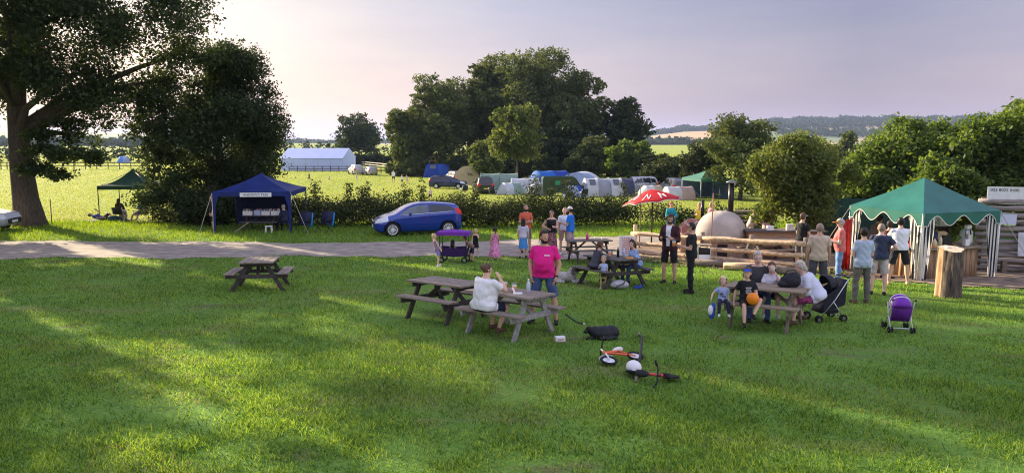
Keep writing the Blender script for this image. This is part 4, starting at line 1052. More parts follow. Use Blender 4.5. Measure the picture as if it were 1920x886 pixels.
# timber stall at the right edge
sb = atY(1898, 22.6)
t = thing('timber_stall', 'rough grey plank stall wall at the right edge behind the gazebo', 'stall', sb, R(-20))
SLAB = M('rough_slab', (.30, .265, .235), .95, var=.45, scale=3, stretch=(.6, 5, 5), bump=.6)
gl = random.Random(4)
for k in range(11):
    z = .10 + k * .205
    q = [(-.75 + .35 * i, .02 * math.sin(i * 1.3 + k), z + .012 * math.sin(i * 1.9 + k * 2.2)) for i in range(11)]
    MB().tube(q, [.118 + .014 * gl.uniform(-1, 1) for _ in q], 9, el=.7).build('slab_plank', SLAB, t, True)
for x in (-.6, 1.2, 2.6): MB().box((x, .12, 1.1), (.10, .10, 2.3)).build('upright', LOGD, t)
t2 = thing('phone_banner', 'white banner with the telephone number 023 8025 0400 above the plank stall', 'banner', sb + Vector((.05, -.12, 0)), R(-20))
MB().box((.32, .05, 2.33), (1.9, .02, .52)).build('banner_sheet', WHITE, t2)
text_part('023 8025 0400', .125, BLACK, t2, (-.56, .037, 2.49), (math.pi / 2, 0, 0), align='LEFT')
o = MB().box((.0, 0, 0), (.48, .014, .32)).build('paper_notice', M('blue_paper', (.62, .66, .80), .6, var=.05), None); o.location = sb + Vector((-.08, -.20, 1.62)); o.rotation_euler = (0, 0, R(-20)); tag(o, 'blank pale blue paper pinned on the plank stall', 'notice')
t = thing('map_board', 'leaning white map board below the pale blue paper on the plank stall', 'notice board', sb + Vector((.62, -.62, .0)), R(-20))
MB().bar((0, -.02, .55), (0, .10, 1.25), 1.0, .02, (0, 1, 0)).build('board', M('map_white', (.58, .58, .60), .6, var=.18, scale=5), t)
blob('printed_patch', M('map_grey', (.3, .3, .32), .7, var=.4, scale=12), [((-.18, -.012, .92), (.14, .012, .12))], .012, t)
t = thing('stall_bench', 'rough plank bench under the map board at the right edge', 'bench', sb + Vector((.4, -.55, 0)), R(-20))
MB().box((0, 0, .42), (1.6, .3, .05)).build('seat', SLAB, t)
for x in (-.6, .6): MB().box((x, 0, .2), (.12, .24, .4)).build('leg', LOGD, t)
# dark green net shed behind the queue
t = thing('netting_screen', 'dark green netting screen behind the queue left of the gazebo', 'screen', atY(1640, 27.5), R(-6))
m = MB(); m.loft([[(-2.2 + .4 * i, .05 * math.sin(i * 1.7), 2.05) for i in range(12)], [(-2.2 + .4 * i, .09 * math.sin(i * 1.7 + 1), 1.0) for i in range(12)], [(-2.2 + .4 * i, .05 * math.sin(i * 1.7), 0) for i in range(12)]], False, False)
m.build('netting', M('dark_net', (.012, .045, .030), .9, var=.3), t, True, solid=.01)
for i in range(4): MB().tube([(-2.2 + 1.45 * i, .06, -.1), (-2.2 + 1.45 * i, .06, 2.1)], .04, 8).build('post', WDARK, t, True)
t = thing('red_tarpaulin', 'red tarpaulin hanging behind the striped curtain of the gazebo', 'tarpaulin', gm @ Vector((-1.75, 1.15, 0)), R(20))
m = MB().loft([[(-.22 + .05 * i, .03 * math.sin(i * 2), 1.5 + .12 * (i > 4)) for i in range(11)], [(-.22 + .05 * i, .05 * math.sin(i * 2 + 1), .8) for i in range(11)], [(-.26 + .055 * i, .03 * math.sin(i * 2), .02) for i in range(11)]], False, False)
m.build('sheet', M('red_sheet', (.5, .03, .02), .6, var=.2, trans=.2), t, True, solid=.006); MB().tube([(-.24, 0, 0), (-.24, 0, 1.65)], .02, 6).build('post', WDARK, t, True)
# ================================================================ VEHICLES
RUB = M('tyre_rubber', (.012, .012, .012), .85, var=.2)
ALLOY = M('silver_alloy', (.80, .80, .81), .35, .2, var=.05)
DGLASS = M('dark_car_glass', (.018, .022, .028), .06, var=.1, coat=.5)
SGLASS = M('light_car_glass', (.10, .13, .15), .06, var=.25, scale=3, coat=.5)
TAIL = M('tail_light_red', (.60, .015, .02), .25, var=.1)
HEADL = M('headlight_clear', (.66, .70, .74), .12, var=.15, scale=20)
def interp(x, k): return float(np.interp(x, [a for a, _ in k], [b for _, b in k]))
def car(name, label, p, ang, paint, L=4.0, W=1.72, top=None, belt=None, win=None, wb=2.49, fx=.80, wr=.30, res=.03, group=None, spokes=0, cat='car', rearglass=None, windscreen=None, doors=None, roofm=None, glass=None, bars=False, plate=True, tail=None):
    """x forward, origin on the ground below the middle"""
    t = thing(name, label, cat, p, R(ang), group)
    nx = int(L / res); xs_ = np.linspace(-L / 2, L / 2, nx + 1)
    fwx, rwx = L / 2 - fx, L / 2 - fx - wb
    M_ = 14 if res < .03 else 7; rows = []
    for x in xs_:
        e = max(0, (abs(x) - (L / 2 - .42)) / .42)
        w = W / 2 * (1 - .20 * e ** 2.2)
        zt, zb = interp(x, top), interp(x, belt); zb = min(zb, zt - .02)
        z0 = .20 + .10 * e ** 2 + (.04 if e > .9 else 0)
        gh = max(0, min(1, (zt - zb) / .42)); wt = w * (.93 - .20 * gh); 
        en = max(0, (abs(x) - (L / 2 - .10)) / .10); k_ = 1 - .10 * en ** 2
        key = [(0, z0), (w * .86, z0), (w * .955, z0 + .07), (w * .99, .42), (w, .58), (w * .985, zb - .10), (w * .945, zb), (wt + .02, zt - .07 * gh - .01), (wt * .88, zt - .005), (wt * .5, zt + .016 * gh + .004), (0, zt + .022 * gh + .006)]
        half = []
        for (a, b), (c, d) in zip(key[:-1], key[1:]):
            for q in range(M_ if 2 < key.index((c, d)) < 8 else 3): 
                s = q / (M_ if 2 < key.index((c, d)) < 8 else 3); half.append((a + (c - a) * s, b + (d - b) * s))
        half.append(key[-1])
        zc = (z0 + zt) / 2
        half = [(a * k_, zc + (b - zc) * k_) for a, b in half]
        rows.append([(x, a, b) for a, b in half] + [(x, -a, b) for a, b in half[-2:0:-1]])
    n = len(rows[0]); V = np.array(rows).reshape(-1, 3)
    i = np.arange(n)[None, :] + n * np.arange(nx)[:, None]; i2 = (np.arange(n) + 1)[None, :] % n + n * np.arange(nx)[:, None]
    Q = np.stack([i, i2, i2 + n, i + n], -1).reshape(-1, 4)[:, ::-1]
    c = V[Q].mean(1); nr = np.cross(V[Q[:, 1]] - V[Q[:, 0]], V[Q[:, 2]] - V[Q[:, 1]]); nr /= np.linalg.norm(nr, axis=1)[:, None] + 1e-9
    x, y, z = c.T; ay = np.abs(y)
    part = np.zeros(len(Q), int); names = {0: ('body', paint)}
    def region(mask, nm, mt):
        k = len(names); names[k] = (nm, mt); part[(part == 0) & mask] = k
    arch = ((x - fwx) ** 2 + (z - wr) ** 2 < (wr + .055) ** 2) | ((x - rwx) ** 2 + (z - wr) ** 2 < (wr + .055) ** 2)
    region(arch & (ay > W * .30) & (z < .85), 'cut', None)
    gl_ = glass or DGLASS
    for s in (-1, 1):
        for k, w_ in enumerate(win or []): region(in_poly(x, z, w_) & (y * s > W * .22) & (np.abs(nr[:, 1]) > .3), 'side_window', gl_ if not isinstance(gl_, (list, tuple)) else gl_[k])
    if windscreen: region((x > windscreen[0]) & (x < windscreen[1]) & (z > np.interp(x, [a for a, _ in belt], [b for _, b in belt]) + .04) & (ay < W * .40) & (nr[:, 0] > .18), 'windscreen', SGLASS)
    if rearglass: region((x < rearglass[1]) & (x > rearglass[0]) & (z > rearglass[2]) & (z < rearglass[3]) & (ay < W * .34) & (nr[:, 0] < -.15), 'rear_window', DGLASS)
    bx0 = L / 2
    for s in (-1, 1):
        region((x > bx0 - .62) & (x < bx0 - .02) & (z > .60 + .10 * (bx0 - x) / .6) & (z < .76 + .16 * (bx0 - x) / .6) & (y * s > W * .26 + (x - bx0 + .3) * -.1) & (z < np.interp(x, [a for a, _ in top], [b for _, b in top]) - .015), 'headlight', HEADL)
        tl = tail or (-L / 2, -L / 2 + .34, .82, 1.16)
        region((x >= tl[0]) & (x < tl[1]) & (z > tl[2]) & (z < tl[3]) & (y * s > W * .30) & (z > tl[2] + (x - tl[0]) * .45), 'tail_light', TAIL)
    region((x > bx0 - .12) & (z > .34) & (z < .58) & (ay < W * .33), 'grille', BLACK)
    region(z < .25, 'sill', BLACK)
    if res < .02:
        for dx in (doors[0][0], doors[0][1]): region((np.abs(x - dx) < .010) & (z > .30) & (ay > W * .3) & (z < 1.0), 'door_seam', BLACK)
        region((np.abs(z - .64 - .03 * x) < .008) & (x < -1.65) & (ay > W * .3), 'bumper_seam', BLACK)
    for d in (doors or []):
        for s in (-1, 1): region((x > d[0]) & (x < d[1]) & (z > .30) & (y * s > W * .3) & (np.abs(nr[:, 1]) > .3) & (z < np.interp(x, [a for a, _ in belt], [b for _, b in belt])), 'door', paint)
    if roofm: region((nr[:, 2] > .75) & (z > 1.2), 'roof', roofm)
    for k, (nm, mt) in names.items():
        if nm == 'cut': continue
        f = Q[part == k]
        if len(f) == 0: continue
        u, inv = np.unique(f, return_inverse=True)
        me = fastmesh(nm, V[u], inv.reshape(-1, 4), nm not in ('grille',)); me.materials.append(mt); link(nm, me, t)
    m = MB(); m.add(rows[0], [tuple(range(n))]); m.build('rear_panel', paint, t)
    m = MB(); m.add(rows[-1], [tuple(range(n))]); m.build('front_panel', BLACK if spokes else paint, t)
    MB().box((0, 0, .42), (L * .93, W * .60, .36)).build('underbody', BLACK, t)
    for wx in (fwx, rwx):
        for s in (-1, 1):
            yy = s * (W / 2 - .11)
            w = link('wheel', None, t); w.location = (wx, yy, wr); w.rotation_euler = (0, 0, 0 if s < 0 else math.pi)
            MB().lathe([(wr * .66, -.10), (wr * .92, -.105), (wr, -.07), (wr, .07), (wr * .92, .105), (wr * .66, .10), (wr * .66, -.10)], 28, axis='y').build('tyre', RUB, w, True)
            m = MB(); m.lathe([(.001, -.02), (wr * .62, -.02)], 24, axis='y'); m.build('hub_disc', BLACK if spokes else ALLOY, w)
            if spokes:
                m = MB(); m.lathe([(wr * .60, -.11), (wr * .68, -.112), (wr * .68, -.06), (wr * .60, -.06)], 28, axis='y')
                for k in range(spokes):
                    a = 2 * math.pi * k / spokes; m.bar((.04 * math.cos(a), -.095, .04 * math.sin(a)), (wr * .62 * math.cos(a), -.095, wr * .62 * math.sin(a)), .020, .022, (0, 1, 0))
                m.lathe([(.001, -.112), (.05, -.108), (.055, -.08)], 16, axis='y'); m.build('rim', ALLOY, w)
    if plate:
        MB().box((L / 2 + .012, 0, .44), (.02, .50, .11)).build('number_plate', WHITE, t); MB().box((-L / 2 - .012, 0, .62), (.02, .50, .11)).build('number_plate', M('plate_yellow', (.6, .5, .08)), t)
    for s in (-1, 1):
        xm = (windscreen[0] if windscreen else .5) + .12; zb = interp(xm, belt)
        MB().ell((xm, s * (W / 2 + .05), zb + .07), (.06, .10, .07)).build('wing_mirror', paint, t, True)
        for d in (doors or []): MB().box((d[0] + .16, s * (W / 2 + .002), interp(d[0] + .16, belt) - .13), (.17, .03, .03)).build('door_handle', paint, t)
    if bars:
        for s in (-1, 1): MB().tube([(-L * .38, s * W * .33, interp(-L * .3, top) + .02), (L * .02, s * W * .33, interp(0, top) + .05)], .018, 6).build('roof_rail', BLACK, t, True)
    return t
HATCH = dict(L=3.97, W=1.74, wb=2.49, fx=.80, wr=.325,
    top=[(-2.0, .95), (-1.97, 1.06), (-1.88, 1.16), (-1.74, 1.34), (-1.68, 1.375), (-1.2, 1.43), (-.6, 1.465), (-.1, 1.46), (.22, 1.41), (.55, 1.29), (1.05, 1.02), (1.15, .985), (1.5, .90), (1.78, .78), (1.93, .66), (2.0, .56)],
    belt=[(-2, 1.0), (-1.7, 1.09), (-1.2, 1.07), (-.2, 1.01), (.7, .94), (1.1, .90), (2, .62)],
    windscreen=(.28, 1.10), rearglass=(-1.98, -1.62, 1.10, 1.34), tail=(-1.99, -1.64, .88, 1.22))
FX = [[(-.40, 1.05), (-.40, 1.39), (.05, 1.37), (.42, 1.26), (.84, 1.0), (.60, .99)], [(-.46, 1.055), (-.46, 1.395), (-1.0, 1.375), (-1.40, 1.325), (-1.60, 1.19), (-1.62, 1.12)]]
fw, rw = G(743, 437), G(843, 432)
fpos = atY(779, 33.9)
BLUECAR = M('blue_car_paint', (.004, .034, .27), .25, .25, var=.03, coat=1.0)
FI = car('hatchback_car', 'shiny deep blue hatchback parked on the verge before the hedge', fpos, 180 + 15, BLUECAR, res=.014, spokes=15, win=FX, glass=[SGLASS, DGLASS], doors=[(-.46, .72)], **HATCH)
m = MB()
for s in (-1, 1): m.tube([(-1.64, s * .80, 1.095), (-1.0, s * .835, 1.055), (0, s * .845, 1.0), (.85, s * .825, .95)], .012, 5)
m.build('chrome_strip', ALLOY, FI, True)
m = MB().tube([(1.985, -.45, .70), (2.0, 0, .71), (1.985, .45, .70)], .018, 6); m.build('grille_bar', ALLOY, FI, True)
BIG = dict(L=4.5, W=1.8, wb=2.7, fx=.85, wr=.32, res=.06,
    top=[(-2.25, .8), (-2.2, 1.0), (-2.0, 1.35), (-1.8, 1.46), (-.6, 1.50), (.2, 1.46), (.6, 1.32), (1.15, 1.02), (1.3, .98), (2.1, .84), (2.25, .6)],
    belt=[(-2.3, .95), (-1.5, .98), (1.0, .92), (1.2, .9), (2.25, .62)], windscreen=(.35, 1.18), rearglass=(-2.3, -1.9, 1.0, 1.4))
BW = [[(-.35, 1.0), (-.35, 1.42), (.3, 1.36), (.9, .98)], [(-.42, 1.0), (-.42, 1.42), (-1.3, 1.40), (-1.3, 1.02)], [(-1.36, 1.02), (-1.36, 1.40), (-1.75, 1.36), (-1.98, 1.1)]]
SUV = dict(L=4.5, W=1.85, wb=2.65, fx=.85, wr=.36, res=.06,
    top=[(-2.25, 1.0), (-2.2, 1.15), (-2.05, 1.6), (-1.85, 1.72), (-.6, 1.76), (.2, 1.72), (.6, 1.5), (1.05, 1.14), (1.3, 1.10), (2.1, .98), (2.25, .7)],
    belt=[(-2.3, 1.08), (-1.5, 1.1), (1.0, 1.04), (1.2, 1.02), (2.25, .75)], windscreen=(.3, 1.1), rearglass=(-2.3, -1.95, 1.12, 1.6))
SW = [[(-.35, 1.13), (-.35, 1.64), (.25, 1.58), (.8, 1.1)], [(-.42, 1.13), (-.42, 1.64), (-1.3, 1.62), (-1.3, 1.13)], [(-1.36, 1.13), (-1.36, 1.62), (-1.75, 1.56), (-1.95, 1.2)]]
GC = 'cars parked in the camp'
SIL = M('silver_paint', (.42, .43, .45), .35, .4, var=.05, coat=.6); DBL = M('dark_blue_paint', (.015, .03, .085), .3, .2, var=.05, coat=.8); BLK = M('black_paint', (.012, .012, .015), .3, .2, coat=.8); WHP = M('white_car_paint', (.68, .68, .68), .35, coat=.6)
car('estate_car', 'dark blue estate car parked side on near the blue tunnel tent', G(840, 353), -6, DBL, win=BW, bars=True, group=GC, doors=[(-.4, .7), (-1.3, -.42)], **BIG)
car('family_car', 'silver car left of the pair parked right of the marquee', G(667, 327), 118, SIL, win=SW, group=GC, **SUV)
car('family_car', 'silver car right of the pair beside the marquee', G(693, 328), 118, SIL, win=BW, group=GC, **BIG)
car('saloon_car', 'black car parked side on beyond the playing children', G(757, 328), -4, BLK, win=BW, group=GC, **BIG)
car('family_car', 'white fronted dark car squeezed between estate car and cream tent', G(852, 344), 115, M('grey_paint', (.18, .19, .2), .3, .3, coat=.7), win=SW, group=GC, **SUV)
car('family_car', 'black car with bicycles on its back behind the hedge', G(906, 362), 100, BLK, win=SW, group=GC, **SUV)
car('estate_car', 'low dark car roof showing behind the white tent trailer', G(1000, 352), 100, BLK, win=BW, group=GC, **BIG)
car('family_car', 'silver grey car with roof box by the red parasol', G(1192, 363), 200, SIL, win=SW, group=GC, **SUV)
car('family_car', 'dark car behind the red parasol at the end of the camp row', G(1262, 366), 100, M('grey_paint', (.2,) * 3), win=SW, group=GC, **SUV)
car('silver_car', 'silver car front just entering the picture at the left edge', G(-66, 432) , 8, SIL, win=BW, spokes=7, doors=[(-.4, .7)], **dict(BIG, res=.03))
# dark green open camper van
vp = G(1052, 367)
t = thing('camper_van', 'dark green van with open side among the tents behind the hedge', 'van', vp, R(4), GC)
m = MB()
prof = [(-1.9, .35), (-1.9, 1.7), (-1.8, 1.9), (1.1, 1.9), (1.35, 1.75), (1.75, 1.15), (2.15, 1.0), (2.2, .35)]
for s in (-1, 1): m.add([(x, s * .85, z) for x, z in prof], [tuple(range(8)) if s < 0 else tuple(range(7, -1, -1))])
m.loft([[(x, -.85, z) for x, z in prof + prof[:1]], [(x, .85, z) for x, z in prof + prof[:1]]], False, False); m.build('body', M('dark_green_paint', (.01, .035, .03), .35, .2, coat=.6), t)
MB().box((-.5, -.856, 1.30), (1.5, .02, .62)).build('side_window', DGLASS, t); MB().box((-.45, -.862, 1.32), (.5, .01, .4)).build('green_curtain', M('bright_green', (.02, .25, .12)), t); MB().add([(1.15, -.857, 1.25), (1.62, -.857, 1.2), (1.33, -.857, 1.68), (1.15, -.857, 1.68)], [(0, 1, 2, 3)]).build('door_window', DGLASS, t)
for x in (-1.2, 1.4):
    for s in (-1, 1): MB().lathe([(.001, -.1), (.3, -.1), (.34, -.07), (.34, .07), (.3, .1), (.001, .1)], 20, (x, s * .80, .34), 'y').build('wheel', RUB, t, True)
MB().box((1.2, -.95, 1.28), (.10, .18, .2)).build('wing_mirror', BLACK, t)
# ---------------------------------------------------------------- tents
def canvas(name, col, tr=.35): return M(name, col, .75, var=.10, scale=2, trans=tr)
def tunnel(label, p, ang, L, W, H, bands, group='tents in the camp', name='tunnel_tent', slope=.25, poles=None, door=None):
    t = thing(name, label, 'tent', p, R(ang), group); n = len(bands); N = 16
    def ring(x, k): return [(x, W / 2 * k * math.cos(math.pi * i / N) * (1 if True else 1), H * k * max(0, math.sin(math.pi * i / N)) ** .75) for i in range(N + 1)]
    for b, (mt, nm) in enumerate(bands):
        x0, x1 = -L / 2 + L * b / n, -L / 2 + L * (b + 1) / n
        rr = [ring(x, 1 - (.035 if 0 < s < 1 else 0) * math.sin(math.pi * s)) for s, x in [(s, x0 + (x1 - x0) * s) for s in np.linspace(0, 1, 5)]]
        MB().loft(rr, False, False).build(nm, mt, t, True)
    for e in (-1, 1):
        mt = bands[0 if e < 0 else -1][0]
        rr = [ring(e * L / 2, 1), ring(e * (L / 2 + slope * H * .5), .72), ring(e * (L / 2 + slope * H), .05)]
        MB().loft(rr, False, False).build('tent_end', door if (door and e > 0) else mt, t, True)
    for b in range(n):                       # clear window panels low on the near side
        if b % 2 == 0 and n > 2 and name == 'tunnel_tent':
            x0 = -L / 2 + L * (b + .25) / n; x1 = -L / 2 + L * (b + .75) / n
            MB().loft([[(x, -W / 2 * 1.012 * math.cos(math.pi * i / N), H * 1.012 * math.sin(math.pi * i / N) ** .75) for i in (3, 4, 5, 6)] for x in (x0, (x0 + x1) / 2, x1)], False, False).build('window', M('tent_window', (.10, .11, .13), .2), t)
    for e in (-1, 1):
        for s in (-1, 1): MB().tube([(e * L * .48, s * W * .40, H * .72), (e * (L * .5 + .5), s * (W * .5 + .7), 0)], .012, 4).build('guy_rope', ROPE, t, True)
    if poles:
        for b in range(n + 1):
            x = -L / 2 + L * b / n; MB().tube([Vector(q) * 1.006 if i else Vector(q) for i, q in enumerate(ring(x, 1.006))], .035, 5).build('pole_sleeve', poles, t, True)
    return t
TB = canvas('tent_blue', (.02, .07, .40)); TCR = canvas('tent_cream', (.50, .42, .30)); TG = canvas('tent_sage', (.26, .36, .31)); TW = canvas('tent_white', (.62, .64, .70)); TGR = canvas('tent_grey', (.36, .38, .46)); TDK = canvas('tent_dark', (.05, .055, .10), .1); TLB = canvas('tent_pale_blue', (.34, .42, .60)); TBR = canvas('tent_sunny_blue', (.03, .17, .60)); TD2 = canvas('tent_opening', (.05, .045, .04), .05)
tunnel('bright blue tunnel tent farthest left in the row of tents', G(834, 332), 2, 5.6, 3.2, 2.2, [(TB, 'flysheet'), (canvas('tent_blue2', (.03, .10, .45)), 'flysheet'), (TB, 'flysheet')], slope=.35, door=TB)
tunnel('cream arched tent with dark doorway beside the wood', G(893, 345), 60, 4.5, 4.0, 2.5, [(TCR, 'flysheet'), (TD2, 'doorway'), (TCR, 'flysheet')], slope=.1)
tunnel('sage green box tent right of the open backed car', G(936, 360), 3, 3.9, 2.6, 2.05, [(TG, 'flysheet'), (TG, 'flysheet')], poles=canvas('tent_sage_seam', (.18, .26, .22)), slope=.12)
tunnel('white tent partly behind the thin ash trunk', G(984, 361), 2, 2.9, 2.2, 1.55, [(TW, 'flysheet'), (TW, 'flysheet')], slope=.2)
tunnel('rounded sunny blue tent behind the green van', G(1032, 353), 24, 3.8, 3.6, 2.15, [(TBR, 'flysheet'), (TB, 'flysheet')], slope=.5, name='dome_tent')
tunnel('pale blue arched tent with light rim in the middle of the row', G(1088, 357), 70, 3.4, 4.2, 2.1, [(TLB, 'flysheet'), (TW, 'flysheet')], slope=.5, name='dome_tent')
tunnel('long white and grey tunnel tent with dark right end', G(1140, 367), 6, 4.7, 2.8, 1.75, [(TW, 'flysheet'), (TGR, 'flysheet'), (TW, 'flysheet'), (TDK, 'dark_porch')], poles=TGR, slope=.15)
tunnel('small white tent heap between the parasol and the far green gazebo', G(1272, 374), 10, 2.4, 1.8, 1.2, [(TW, 'flysheet'), (canvas('tent_pink', (.55, .42, .38)), 'flysheet')], slope=.3, name='dome_tent')
tunnel('little sky blue dome tent alone on the far meadow at left', G(232, 305.5), 20, 1.6, 3.2, 1.9, [(canvas('tent_sky', (.12, .30, .75)), 'flysheet'), (TLB, 'flysheet')], slope=.5, name='dome_tent')
for k, (px, py, ang, L, W, H, m1, m2, lb) in enumerate([(958, 364, 20, 1.6, 2.0, 1.2, TW, TG, 'small pale dome tent between sage tent and white tent'), (1012, 366, 10, 1.3, 1.8, 1.25, TGR, TW, 'small grey dome tent left of the green van'), (1075, 369, 40, 1.2, 1.7, 1.1, TLB, TB, 'low blue dome tent in the hedge gap right of the green van'), (1222, 371, 15, 1.5, 1.8, 1.2, TW, TCR, 'small cream dome tent under the parasol edge')]):
    tunnel(lb, G(px, py), ang, L, W, H, [(m1, 'flysheet'), (m2, 'flysheet')], slope=.6, name='dome_tent')
for k, (px, py, a_, lb) in enumerate([(870, 365, 30, 'camping chair out on the grass beside the open backed car'), (925, 370, -20, 'camping chair before the sage green tent'), (1095, 373, 10, 'camping chair by the pale blue tent behind the hedge')]): cloth_chair(lb, G(px, py), a_, STEEL, NAVY, 'camping chairs')
o = link('tarp_roof_x', None); bpy.data.objects.remove(o)
tp_ = G(1392, 372)
t = thing('awning', 'flat grey awning behind the steel chimney', 'awning', tp_, R(4)); MB().loft([[(-2.6, -1, 1.1), (2.6, -1, 1.25)], [(-2.6, 1, 1.35), (2.6, 1, 1.5)]], False, False).build('sheet', canvas('awning_grey', (.30, .32, .42)), t, solid=.02)
for x in (-2.5, 2.5):
    for y in (-.9, .9): MB().tube([(x, y, 0), (x, y, 1.2 + (.2 if y > 0 else 0))], .03, 6).build('pole', STEEL, t, True)
# red and white flag
t = thing('flag', 'small red and white flag on a pole beside the wood', 'flag', G(806, 330)); MB().tube([(0, 0, 0), (0, 0, 3.3)], .04, 6).build('pole', STEEL, t, True)
m = MB().loft([[(.05 + .12 * i, .05 * math.sin(i), 3.3) for i in range(9)], [(.05 + .12 * i, .05 * math.sin(i), 2.5) for i in range(9)]], False, False); m.build('cloth', M('flag_pink', (.62, .30, .26), .7, trans=.3), t, True)
m = MB().box((.55, -.06, 2.9), (.25, .02, .5)); m.build('red_cross', RED, t)
# marquee
mq = atY(597, 157)
t = thing('marquee', 'big white frame marquee with pale blue shaded roof in the far field', 'marquee', mq, R(-6))
MW = M('marquee_shade_tint', (.52, .60, .90), .6, var=.04, scale=.5, trans=.2); ml, md_, me_, mr = 6.5, 4.2, 2.6, 4.5  # white canvas; the sky's blue in its shade is put into the colour
MB().loft([[(-ml, -md_, 0), (ml, -md_, 0)], [(-ml, -md_, me_), (ml, -md_, me_)]], False, False).build('front_wall', MW, t)
MB().loft([[(-ml, md_, 0), (ml, md_, 0)], [(-ml, md_, me_), (ml, md_, me_)]], False, False).build('back_wall', MW, t)
for s in (-1, 1): MB().add([(s * ml, -md_, 0), (s * ml, md_, 0), (s * ml, md_, me_), (s * ml, 0, mr), (s * ml, -md_, me_)], [(0, 1, 2, 3, 4)]).build('gable', MW, t)
for s in (-1, 1): MB().loft([[(-ml - .1, s * (md_ + .2), me_ - .05), (ml + .1, s * (md_ + .2), me_ - .05)], [(-ml - .1, 0, mr + .05), (ml + .1, 0, mr + .05)]], False, False).build('roof', MW, t)
for k in range(1, 5): MB().box((-ml + k * ml * 2 / 5, -md_ - .03, me_ / 2), (.08, .04, me_)).build('wall_seam', M('marquee_seam', (.42, .45, .58)), t)
# field fences
def rail_fence(label, pts, n, h=1.15, mat=None, rails=2, w=.14):
    mat = mat or M('field_rail', (.11, .09, .07), .9, var=.3)
    o0 = Vector(pts[0]); t = thing('field_fence', label, 'fence', o0); seg = [Vector(p) - o0 for p in pts]
    def at(s):
        s *= len(seg) - 1; i = min(int(s), len(seg) - 2); q = seg[i].lerp(seg[i + 1], s - i); q.z = float(gz(0, q.y + o0.y)) - o0.z; return q
    for k in range(n): q = at(k / (n - 1)); MB().box(q + Vector((0, 0, h / 2)), (w, w, h)).build('post', mat, t)
    for r in range(rails):
        m = MB()
        for k in range(n - 1): m.bar(at(k / (n - 1)) + Vector((0, -.08, h * (.92 - .42 * r))), at((k + 1) / (n - 1)) + Vector((0, -.08, h * (.92 - .42 * r))), .05, .14)
        m.build('rail', mat, t)
fpx = lambda px, Y: tuple(atY(px, Y))
rail_fence('dark post and rail fence running below the marquee', [fpx(540, 147), fpx(665, 147)], 9)
rail_fence('dark rail fence behind the parked cars left of the blue tent', [fpx(690, 142), fpx(800, 132)], 10)
rail_fence('post and rail fence across the field seen under the oak', [fpx(-60, 158), fpx(60, 160), fpx(285, 160)], 22, 1.5)
rail_fence('pale rail fence running uphill right of the marquee', [fpx(668, 185), fpx(735, 158)], 6, 1.2, M('pale_rail', (.55, .5, .42)))
for k, (px, Y, h, lb) in enumerate([(85, 39.0, 1.35, 'thin wooden stake right of the oak trunk')]):
    o = MB().tube([(0, 0, -.1), (0, 0, h)], .025, 7).build('wooden_stake', M('stake_wood', (.2, .16, .1)), None, True); o.location = atY(px, Y); tag(o, lb, 'stake')
# ---------------------------------------------------------------- cart, prams, bikes
def wheel(parent, c, r, w=.04, axis='x', name='wheel', rim=None):
    e = link(name, None, parent); e.location = c
    if axis == 'y': e.rotation_euler = (0, 0, math.pi / 2)
    pr = [(r - w * .5 + w * .5 * math.cos(a), w * .5 * math.sin(a)) for a in np.linspace(0, 2 * math.pi, 11)]
    MB().lathe(pr, 26, axis='x').build('tyre', RUB, e, True)
    m = MB(); m.lathe([(.012, -w * .3), (.012, w * .3)], 10, axis='x')
    if rim: m.lathe([(.01, 0), (r - w * .8, .0)], 22, axis='x')
    for k in range(8): a = math.pi * k / 4; m.bar((0, 0, 0), (0, (r - w * .8) * math.cos(a), (r - w * .8) * math.sin(a)), .008, .008)
    m.build('spokes', rim or STEEL, e)
    return e
PUR = M('purple_fabric', (.22, .035, .42), .7, var=.12, trans=.25); DPUR = M('dark_purple_fabric', (.035, .012, .085), .8, var=.2)
wp = G(852, 491)
CART = thing('pull_cart', 'dark fabric pull cart with a purple canopy on the lawn edge', 'cart', wp, R(-8))
t = CART
m = MB(); L_, W_ = .92, .48
for x0, y0, x1, y1 in ((-L_ / 2, -W_ / 2, L_ / 2, -W_ / 2), (L_ / 2, -W_ / 2, L_ / 2, W_ / 2), (L_ / 2, W_ / 2, -L_ / 2, W_ / 2), (-L_ / 2, W_ / 2, -L_ / 2, -W_ / 2)):
    m.loft([[(x0, y0, .52), ((x0 + x1) / 2, (y0 + y1) / 2, .50), (x1, y1, .52)], [(x0 * .9, y0 * .9, .24), ((x0 + x1) * .45, (y0 + y1) * .45, .20), (x1 * .9, y1 * .9, .24)]], False, False)
m.quad((-L_ * .45, -W_ * .45, .23), (L_ * .45, -W_ * .45, .23), (L_ * .45, W_ * .45, .23), (-L_ * .45, W_ * .45, .23)); m.build('fabric_tub', DPUR, t, solid=.01)
for x in (-L_ / 2, L_ / 2):
    MB().tube([(x, -W_ / 2, .12), (x, -W_ / 2, .66), (x + (.0), 0, .67), (x, W_ / 2, .66), (x, W_ / 2, .12)], .016, 8).build('end_frame', BLACK, t, True)
    for y in (-W_ / 2, W_ / 2): MB().tube([(x * .98, y, .6), (x * .98, y, 1.04)], .010, 6).build('canopy_pole', BLACK, t, True)
m = MB(); rows = [[(-.54 + 1.08 * i / 8, -.29 + .58 * j / 6, 1.05 + .07 * math.sin(math.pi * i / 8) * math.sin(math.pi * j / 6)) for i in range(9)] for j in range(7)]; m.loft(rows, False, False)
for y in (-.29, .29): m.loft([[(-.54, y, 1.05), (0, y, 1.05), (.54, y, 1.05)], [(-.55, y * 1.03, .93), (0, y * 1.03, .95), (.55, y * 1.03, .93)]], False, False)
for x in (-.54, .54): m.loft([[(x, -.29, 1.05), (x, .29, 1.05)], [(x * 1.02, -.29, .93), (x * 1.02, .29, .93)]], False, False)
m.build('canopy', PUR, t, True)
for x in (-.4, .4):
    for y in (-.27, .27): wheel(t, (x, y, .11), .11, .05, 'y')
